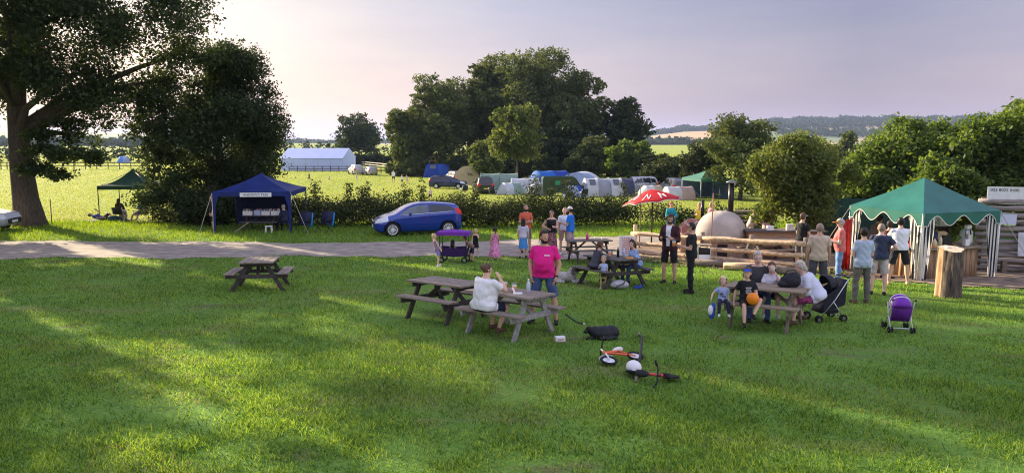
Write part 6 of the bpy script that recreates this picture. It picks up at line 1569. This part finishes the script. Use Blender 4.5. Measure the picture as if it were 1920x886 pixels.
# --- children and cart at the track
stand('small girl in lilac shorts leaning back to pull the cart', 820, 499, -60, 1.08, ('vest', C('lilac_top', (.35, .22, .36)), -.02), ('shorts', C('lilac', (.24, .18, .46)), .75), ('pigtails', HBL), SK, ('pull', 'down'), ('step', 'stand'), lean=-14, side=-8, head=.17, shoes=SHW, hy=-40)
person('dark haired child sitting with its back turned in the pull cart', wp + Vector((-.05, -.02, 0)), -8, .95, ('tee', C('tan_top', (.22, .16, .12))), ('shorts', NV_), ('long', HBK), SKT, ('lap', 'lap'), ('flat', 'flat'), head=.19, seat=.25, face_on=False)
person('brown haired child leaning over the right side of the pull cart', wp + Vector((.62, .05, 0)), 100, .98, ('tee', C('brown_top', (.20, .12, .09))), ('shorts', NV_), ('short', HBR), SKT, ('reach', 'down'), ('stand', 'step'), lean=48, head=.18, shoes=SHB)
stand('small blond girl in a black dress facing the camera on the track edge', 892, 481, 172, 1.02, None, None, ('long', HBL), SK, ('chin', 'down'), head=.175, dress=(BK, .44, -.36, .06), shoes=SHW)
stand('girl in a long pink flowered sundress seen from behind', 928, 487, 20, 1.16, None, None, ('pony', HB_), SKT, ('down', 'down'), head=.165, dress=(C('pink_floral', (.62, .22, .38), .45, 14), .42, -.76, .16), shoes=SHW, face_on=False)
stand('girl in a blue skirt and pale top walking away on the track', 981, 484, -8, 1.42, ('tee', C('lilac_white', (.55, .50, .62))), None, ('long', HB_), SK, ('down', 'down'), ('stand', 'step'), head=.15, dress=(C('sky_blue_skirt', (.07, .26, .60)), .10, -.50, .04), shoes=SHB, face_on=False)
stand('bearded man in an orange t-shirt standing behind the blue skirt girl', 986, 474, 178, 1.80, ('tee', C('orange_red', (.62, .13, .06)), -.06), ('shorts', GRY, .9), ('buzz', HSH), SKT, ('hold', 'fold'), beard=HBK, shoes=SHB)
stand('woman in black vest and patterned trousers with dark glasses', 1034, 484, 172, 1.70, ('vest', BK, -.02), None, ('long', HRD if False else HBR), SK, ('hold', 'hips'), glasses='on', female=True, dress=(C('floral_dark', (.22, .09, .10), .9, 16), .08, -.76, .05), shoes=SHN)
stand('small boy in a red football shirt next to the woman in the black vest', 1019, 481, 150, 1.18, ('tee', C('red_shirt', (.62, .03, .03), .25, 8)), ('shorts', WH, .8), ('short', HB_), SK, ('hold', 'down'), head=.17, shoes=SHB, hy=30)
stand('man in a white t-shirt mostly hidden behind the bright blue shirt', 1058, 477, 175, 1.72, ('tee', WH), ('shorts', C('pink_shorts', (.46, .28, .27)), .88), ('buzz', HSH), SK, ('down', 'down'), shoes=SHW)
stand('man in a bright blue t-shirt and pale shorts with a white cap turned away', 1069, 481, 62, 1.80, ('tee', C('bright_blue', (.015, .16, .58)), -.07), ('shorts', C('mauve_shorts', (.40, .30, .32)), .92), ('buzz', HBK), SKT, ('hold', 'down'), cap=(C('white_cap', (.60, .58, .55)),), shoes=SHW, beard=HBK)
# --- girls table
def seat_at(c, ang, x, y, h=.475): q = on(c, ang, x, y, 0); return q, h
q, h = seat_at(pC, 118, -.10, .66); 
person('girl with tied reddish hair in a dark cardigan leaning over the dark table', q, -58, 1.48, ('long', C('charcoal', (.06, .06, .075))), ('trousers', BK), ('pony', HBR), SK, ('table', 'chin'), ('sit', 'sit'), lean=22, head=.15, seat=h, female=True, shoes=SHB)
q, h = seat_at(pC, 118, -.25, -.66)
person('long haired girl in pale blue sitting at the far side of the dark table', q, 112, 1.50, ('tee', C('pale_blue_top', (.30, .42, .66), .3, 20)), ('trousers', DEN), ('long', HB_), SK, ('table', 'table'), ('sit', 'sit'), lean=20, head=.15, seat=h, female=True, shoes=SHB, hy=30)
stand('toddler in a pale blue top and yellow shorts standing by the dark table', 1131, 541, 165, .86, ('tee', C('baby_blue', (.40, .52, .74), .15), -.02), ('shorts', C('pale_yellow', (.66, .55, .22)), .75), ('short', HBL), SK, ('down', 'chin'), head=.215, shoes=SHW)
# --- two men with drinks
r_, i_ = stand('tall man in a dark maroon hooded jacket looking down at his phone', 1254, 531, 150, 1.88, ('long', C('maroon', (.050, .014, .018), .2), -.10), ('shorts', BK, .90), ('curly', HB_), SKT, ('hold', 'hold'), beard=HB_, shoes=SHB, hp=-22, hy=15, fat=1.05)
rel = i_['fc'] - np.array(i_['hip']); i_['shell']((np.abs(rel @ np.array(i_['Xr'])) < .055 + .05 * (i_['qd'] - .3)) & (rel @ np.array(i_['Fw']) > 0) & (i_['qd'] > .02) & (i_['qd'] < .51) & ((i_['tags'] == 'torso') | (i_['tags'] == 'neck')), .040, 'white_shirt_front', WH)
hp_ = [c for tg, s, a, c, rr in i_['bones'] if tg == 'hand']; 
t = thing('phone', 'dark phone held by the man in the maroon jacket', 'phone', wpt(r_, (hp_[0] + hp_[1]) / 2 + Vector((0, 0, .02))), R(150)); MB().box((0, 0, 0), (.16, .08, .014), Matrix.Rotation(R(30), 3, 'X')).build('phone_case', BLACK, t, bevel=.004); MB().box((0, .003, .009), (.145, .07, .004), Matrix.Rotation(R(30), 3, 'X')).build('screen', DGLASS, t)
r_, i_ = stand('balding man in black with dark glasses standing right of the maroon jacket', 1294, 549, 78, 1.76, ('tee', BK, -.06), ('trousers', BK), ('buzz', HBK), SKT, ('hold', 'down'), glasses='on', shoes=SHB)
hp_ = [c for tg, s, a, c, rr in i_['bones'] if tg == 'hand' and s == -1][0]
pint('dark plastic cup held by the balding man in black', wpt(r_, hp_ + Vector((0, .03, -.05))), .10)
# --- yard people behind the fence
stand('ginger woman in a teal cardigan seated high behind the fence', 1257, 452, 176, 1.66, ('long', C('teal', (.02, .30, .36)), -.02), ('trousers', DEN), ('long', HRD), SK, ('lap', 'lap'), female=True, shoes=SHB)
b_ = i_['b']
person('child in a bright yellow vest between the two dome ovens', atY(1315, 30.5) + Vector((0, 0, .35)), 165, 1.32, ('vest', C('hi_vis_yellow', (.75, .68, .04)), -.04), ('shorts', NV_), ('short', HBL), SK, ('hold', 'hold'), head=.16, shoes=SHW)
person('child in a pink top half hidden by the big dome oven', atY(1338, 31.0) + Vector((0, 0, .35)), 120, 1.30, ('tee', C('rose_top', (.62, .26, .30))), ('shorts', NV_), ('short', HBL), SK, ('down', 'down'), head=.16, shoes=SHW)
person('pale shirted child bending at the table right of the wooden steps', atY(1413, 29.0) + Vector((0, 0, .15)), -60, 1.45, ('tee', C('peach_top', (.62, .50, .42))), ('shorts', C('cream_shorts', (.6, .55, .48))), ('short', HBL), SK, ('reach', 'reach'), lean=25, head=.15, shoes=SHB)
person('child in pale pink beside the willow trunk', atY(1441, 27.9), -50, 1.35, ('tee', C('pink_pale', (.62, .42, .38))), ('shorts', C('cream_shorts', (.6, .55, .48))), ('bob', HBR), SK, ('reach', 'down'), lean=15, head=.155, shoes=SHB)
# --- family table
fa = -34
def seatE(x, y): return on(pE, fa, x, y, 0)
p_ = seatE(-.70, -.62)
r_, i_ = person('curly blond toddler in a pale blue dinosaur t-shirt at the bench end', p_ + Vector((.04, .0, 0)), 172, .92, ('tee', C('powder_blue', (.36, .43, .66), .1), -.02), ('trousers', NV_), ('curly', C('curl_blond', (.70, .55, .32), .3, 30)), SKP, ('down', 'side'), ('short', 'short'), head=.20, seat=.47, shoes=SHW)
q = i_['hip'] + i_['S'] * .24 * i_['b'] + i_['Fw'] * .158 * i_['b']; m = MB(); m.ell(q + Vector((.03, 0, .02)), (.035, .01, .018)).cap(q + Vector((-.05, 0, -.04)), q + Vector((.05, 0, -.01)), .012, .008); m.build('shirt_print', C('print_dark', (.08, .09, .14)), r_, True)
t = thing('carrier_bag', 'blue and white bag hanging from the blond toddler at the bench end', 'bag', p_ + Vector((-.19, -.12, .0)), R(10)); blob('bag_body', C('bag_blue', (.05, .09, .55), .4, 12), [((0, 0, .30), (.07, .05, .13)), ((.03, 0, .40), (.04, .035, .1))], .012, t, .004); MB().ell((-.035, -.02, .35), (.05, .04, .10)).build('white_side', WHITE, t, True)
p_ = seatE(-.20, -.62)
r_, i_ = person('boy in a black t-shirt and blue cap turned away with one knee raised', p_, 178, 1.34, ('tee', BK, -.03), ('shorts', BK, .85), ('short', HBR), SK, ('lap', 'prop'), ('cross', 'short'), head=.155, seat=.475, shoes=SHB, hy=-35, hp=10, cap=(C('royal_cap', (.03, .10, .62), .3),), lean=-4)
q = i_['hip'] + i_['S'] * .28 * i_['b'] + i_['Fw'] * .160 * i_['b']; m = MB()
for k in range(4): m.box(q + Vector((0, .002, .05 - .035 * k)), (.11 - .02 * (k % 2), .01, .016))
m.build('shirt_print', C('print_white', (.5, .5, .5)), r_)
t = thing('orange_ball', 'plain bright orange ball on the knee of the boy in black', 'ball', wpt(r_, Vector((-.02, .33, .66))), 0); MB().ell((0, 0, 0), (.115, .115, .115), None, 24, 14).build('ball_skin', M('orange_rubber', (.82, .24, .01), .4, var=.05), t, True); MB().tube([(.0, 0, .113), (0, 0, .122)], .012, 8).build('valve', BLACK, t, True)
p_ = seatE(-.40, .66)
person('smiling grey haired man in a dark shirt behind the family table', p_, 170, 1.78, ('tee', C('dark_slate', (.055, .055, .06))), ('trousers', DEN), ('short', HGR), SKP, ('table', 'table'), ('sit', 'sit'), seat=.475, glasses='clear', lean=10, shoes=SHB, hp=-4)
p_ = seatE(-.10, .64)
r_, i_ = person('girl in a white top drinking from a cup at the family table', p_, 165, 1.36, ('tee', C('white_girl', (.66, .64, .70), .06)), ('shorts', NV_), ('long', HBR), SKP, ('mouth', 'table'), ('sit', 'sit'), head=.16, seat=.475, lean=8, female=True, shoes=SHW)
o = MB().lathe([(.001, 0), (.036, 0), (.045, .11), (.041, .11), (.034, .006), (.001, .006)], 16).build('paper_cup', M('cup_beige', (.62, .54, .44)), None, True); o.location = wpt(r_, i_['hl'](-.05, .55, -.38)); tag(o, 'pale paper cup held to the mouth of the girl in white', 'cup')
p_ = seatE(.80, .60)
person('grey haired grandmother in a pale white blouse bent over the family table', p_, 78, 1.70, ('roll', C('lavender_white', (.60, .62, .74), .06), -.06), ('shorts', C('flower_skirt', (.25, .04, .14), .7, 20), .95), ('bob', C('grey_blond', (.50, .45, .36), .25, 40)), SKP, ('table', 'table'), ('sit', 'tuck'), seat=.475, lean=32, fat=1.34, belly=.03, female=True, shoes=SHN, hp=-18)
# --- the queue
stand('man in a white cap and black t-shirt at the far left of the queue', 1500, 506, -62, 1.76, ('tee', BK, -.06), ('shorts', GRY, .9), ('short', HBR), SK, ('fold', 'fold'), cap=(C('white_cap2', (.66, .64, .62)),), shoes=SHB)
stand('broad man with a shaved head in a beige t-shirt seen from behind', 1531, 555, -12, 1.76, ('tee', C('beige', (.56, .44, .32), .08), -.07), ('shorts', C('dark_grey_shorts', (.075, .075, .09)), .92), ('buzz', HSH), SKT, ('down', 'down'), fat=1.14, belly=.03, shoes=SHB, face_on=False)
stand('man in an orange cap and salmon t-shirt looking left in the queue', 1571, 532, 70, 1.76, ('tee', C('salmon', (.60, .15, .14), .1), -.07), ('trousers', C('light_denim', (.16, .27, .50), .25)), ('short', HGR), SKP, ('hold', 'hold'), cap=(C('orange_cap', (.58, .20, .03)),), belly=.03, shoes=SHN, hp=-8)
stand('man in a light blue shirt and grey trousers seen from behind in the queue', 1613, 568, 2, 1.72, ('tee', C('light_blue_shirt', (.40, .48, .58), .08), -.10), ('trousers', OLV), ('short', HB_), SK, ('hold', 'hold'), fat=1.06, shoes=SHN, face_on=False)
stand('heavy man in a navy t-shirt and pale shorts with a hand on his hip', 1645, 552, -22, 1.74, ('tee', C('navy_shirt', (.035, .045, .085), .2), -.06), ('shorts', C('pale_check', (.50, .46, .44), .15, 30), .92), ('buzz', HSH), SKP, ('fwd', 'hips'), fat=1.15, belly=.03, shoes=SHB, face_on=False)
stand('man in a white t-shirt and black shorts leaning to the bar', 1683, 533, -12, 1.80, ('tee', WH, -.03), ('shorts', C('black_shorts', (.016, .018, .028)), .88), ('short', HBK), SK, ('reach', 'reach'), ('wide', 'wide'), lean=6, fat=1.14, shoes=SKT, face_on=False)
stand('person in red top and blue shorts between white shirt and striped curtain', 1713, 520, -8, 1.70, ('tee', C('crimson', (.42, .012, .03)), -.04), ('shorts', C('royal_shorts', (.02, .06, .45)), .5), ('short', HB_), SKT, ('fwd', 'fwd'), shoes=SHW, face_on=False)
person('man in a brown t-shirt bending inside the gazebo behind the queue', gm @ Vector((-1.15, .72, 0)), -75, 1.80, ('tee', C('brown_tee', (.13, .09, .06))), ('shorts', GRY), ('short', HB_), SKT, ('reach', 'down'), lean=24, shoes=SHB, hp=-15)
person('person in a dark red shirt with an elbow out between navy and white shirts', G(1662, 522), -40, 1.64, ('tee', C('dark_red', (.10, .025, .02))), ('shorts', C('rust_shorts', (.12, .05, .03))), ('short', HB_), SKT, ('fwd', 'hips'), shoes=SHB, face_on=False)
# --- by the blue gazebo and on the grass
person('grey haired person in dark clothes seated right of the book table', atY(528, 35.0), 55, 1.62, ('long', NV_), ('trousers', BK), ('short', HGR), SKP, ('lap', 'lap'), ('sit', 'sit'), seat=.44, shoes=SHB, lean=6)
t = thing('folding_stool', 'dark folding stool under the grey haired bookseller', 'stool', atY(528, 35.0), R(55)); MB().box((0, 0, .425), (.42, .38, .03)).build('seat', NAVY, t, bevel=.01)
for s in (-1, 1):
    for y in (-.16, .16): MB().tube([(s * .18, y, 0), (s * -.0 + s * .18, -y, .41)], .012, 6).build('leg', BLACK, t, True)
stand('person in a dark top and skirt standing at the left corner of the blue gazebo', 401, 434, 120, 1.72, ('tee', C('near_black', (.016, .016, .02)), -.06), ('shorts', C('near_black', (.016, .016, .02)), .98), ('bob', HBR), SK, ('down', 'down'), shoes=SHB)
q = G(176, 414)
t_ = person('person in blue lying propped on the sunny grass left of the dark green gazebo', q + Vector((.5, 0, 0)), -82, 1.70, ('tee', C('mid_blue', (.04, .11, .36))), ('shorts', C('dark_brown', (.05, .035, .03)), .9), ('short', HB_), SK, ('chin', 'down'), ('bent', 'flat'), lie=.16, shoes=SHB)
t = thing('picnic_rug', 'dark patterned rug with bags under the reclining person', 'rug', q + Vector((.75, -.1, .03)), R(4)); MB().box((0, 0, 0), (2.6, 1.3, .03)).build('rug_cloth', C('tartan', (.05, .07, .10), .5, 8), t); 
o = blob('holdall', C('teal_bag', (.03, .10, .12), .4, 9), [((0, 0, .16), (.36, .2, .17)), ((.3, .05, .12), (.2, .18, .12))], .02, None, .004); o.location = q + Vector((1.35, -.45, .03)); tag(o, 'dark teal holdall on the rug by the folding chair', 'bag')
o = blob('dog', C('cream_fur', (.55, .45, .33), .2, 20), [((0, 0, .28), (.17, .16, .22)), ((.03, -.05, .52), (.11, .12, .11)), ((-.05, -.12, .08), (.2, .1, .08)), ((.02, -.17, .50), (.05, .08, .045)), ((.03, -.1, .15), (.05, .05, .16))], .02, None, .008); o.location = q + Vector((1.55, .35, 0)); tag(o, 'cream shaggy dog sitting beside the rug in the sun', 'dog')
q = G(266, 415)
person('man in a blue t-shirt lounging in the pale folding chair on the grass', q, 70, 1.74, ('tee', C('mid_blue', (.04, .11, .36))), ('shorts', C('tan_shorts', (.3, .22, .16)), .8), ('short', HBK), SKT, ('lap', 'lap'), ('sitout', 'sitout'), seat=.43, lean=-14, shoes=SHB)
q = G(222, 415) + Vector((.15, .45, 0))
person('person in a dark brown hood with a grey blanket seated in the brown folding chair', G(222, 415) + Vector((0, .2, 0)), 5, 1.66, ('long', C('dark_brown', (.05, .035, .03))), ('trousers', C('blanket_grey', (.32, .30, .32), .3)), ('long', HB_), SKT, ('lap', 'lap'), ('sit', 'sit'), seat=.42, lean=-6, shoes=SHB, face_on=False)
# --- far field, small
FV = .03
for lb, px, py, f_, H, tp__, bt__, hr_, lg, ar in [
    ('child in dark clothes running across the sunny field by the marquee', 580, 340, 70, 1.35, BK, BK, HB_, ('run', 'runb'), ('swing', 'fwd')),
    ('tiny child crouching on the field right of the running child', 618, 340, 60, 1.0, C('pale_pink', (.6, .45, .4)), BK, HBR, ('knee', 'tuck'), ('fwd', 'fwd')),
    ('small figure in pale mauve running before the parked silver cars', 669, 341, -40, 1.35, C('mauve', (.45, .40, .50)), C('mauve', (.45, .40, .50)), HBL, ('step', 'back'), ('down', 'up')),
    ('adult in a white shirt and dark shorts watching the children on the field', 738, 343, 175, 1.78, WH, NV_, HB_, ('stand', 'stand'), ('down', 'down')),
    ('child in a white top and dark shorts right of the watching adult', 754, 346, 160, 1.30, WH, NV_, HBL, ('stand', 'step'), ('side', 'side')),
    ('smallest pale dressed child farthest right on the sunny field', 763, 345, 200, 1.20, C('pale_pink', (.6, .45, .4)), C('pale_pink', (.6, .45, .4)), HBL, ('stand', 'stand'), ('down', 'up')),
    ('brown haired child in white looking over the hedge behind the blue car', 807, 378, 170, 1.25, C('cream_top', (.62, .5, .4)), NV_, HBR, ('stand', 'stand'), ('down', 'down'))]:
    person(lb, G(px, py), f_, H, ('tee', tp__), ('shorts', bt__), ('short', hr_), SK, ar, lg, head=.16 if H < 1.5 else .133, voxel=FV, face_on=False, group='people on the camping field')
# ---------------------------------------------------------------- dogs by the tables
BF_ = M('black_fur', (.008, .008, .009), .6, var=.4, scale=40)
dp = G(1128, 634)
BD = blob('dog', BF_, [((.05, 0, .13), (.38, .24, .17)), ((.27, .03, .14), (.21, .23, .165)), ((.1, -.08, .06), (.3, .2, .08)), ((-.18, -.02, .16), (.17, .15, .15)), ((-.34, -.02, .23), (.10, .095, .09)), ((-.43, -.05, .19), (.075, .05, .045)), ((-.33, .075, .24), (.035, .025, .06)), ((-.33, -.10, .24), (.035, .025, .06)), ((-.25, -.10, .05), (-.42, -.12, .04), .045, .035), ((.40, .05, .10), (.36, -.22, .04), .035, .02)], .014, None, .002, 3)
BD.location = dp; BD.scale = (.68, .82, .74); BD.rotation_euler = (0, 0, R(6)); tag(BD, 'black dog lying curled on the lawn right of the grey table', 'dog')
MB().lathe([(.082, -.018), (.088, 0), (.082, .018)], 18).build('collar', M('collar_red', (.35, .03, .03)), BD, True); BD.children[0].location = (-.27, -.02, .21); BD.children[0].rotation_euler = (0, R(60), 0)
lp_ = on(pB, -40, .75, -.10, .36)
t = thing('dog_lead', 'dark dog lead stretched from the grey table to the black dog', 'lead', dp); a = Vector((-.32, -.02, .26)); e = lp_ - dp; e = Vector((-.62, .42, .34))
MB().tube([a, a.lerp(e, .35) + Vector((0, 0, -.03)), a.lerp(e, .7) + Vector((0, 0, -.02)), e], .014, 7).build('strap', BLACK, t, True); MB().ell(a, (.025, .025, .025)).build('clip', STEEL, t, True)
WF = M('grey_white_fur', (.46, .43, .39), .9, var=.25, scale=18)
dp = G(1062, 529)
D2 = blob('dog', WF, [((-.12, .05, .17), (.34, .20, .17)), ((-.36, .05, .15), (.19, .2, .15)), ((.16, 0, .24), (.16, .15, .20)), ((.23, -.03, .42), (.13, .12, .12)), ((.30, -.10, .38), (.08, .075, .06)), ((.22, -.13, .05), (.58, -.18, .05), .06, .05), ((.25, .08, .05), (.55, .02, .05), .06, .05), ((-.30, -.14, .06), (-.10, -.22, .05), .08, .05), ((-.50, .02, .08), (-.62, -.1, .05), .06, .04)], .017, None, .014, 5, 2)
D2.location = dp; D2.scale = (.85, .85, .85); D2.rotation_euler = (0, 0, R(-4)); tag(D2, 'shaggy grey white dog lying with raised head beside the dark table', 'dog')
for s in (-1, 1): blob('ear', M('grey_fur', (.16, .15, .145), .9, var=.3), [((.22 + .015 * s, -.04 + s * .125, .38), (.06, .03, .11))], .014, D2, .006)
blob('muzzle', M('grey_fur', (.16,) * 3), [((.335, -.125, .375), (.055, .055, .045))], .012, D2, .003)
# ---------------------------------------------------------------- loose stones and weeds by the yard
gl = random.Random(12)
V = []
g = np.random.default_rng(77)
P = np.stack([g.uniform(3.2, 10.5, 900), np.zeros(900), np.zeros(900)], 1); P[:, 1] = np.interp(P[:, 0], [3, 6.5, 10.5], [26.0, 24.0, 21.2]) + g.normal(0, .25, 900); P[:, 2] = gz(0, P[:, 1]) + np.abs(g.normal(0, .09, 900))
V, Fq = leaf_arrays(P, .13, g); me = fastmesh('yard_weeds', V, Fq); me.materials.append(LF['pale']); tag(link('yard_weeds', me), 'scruffy weeds along the foot of the log fence', 'weeds', kind='stuff')
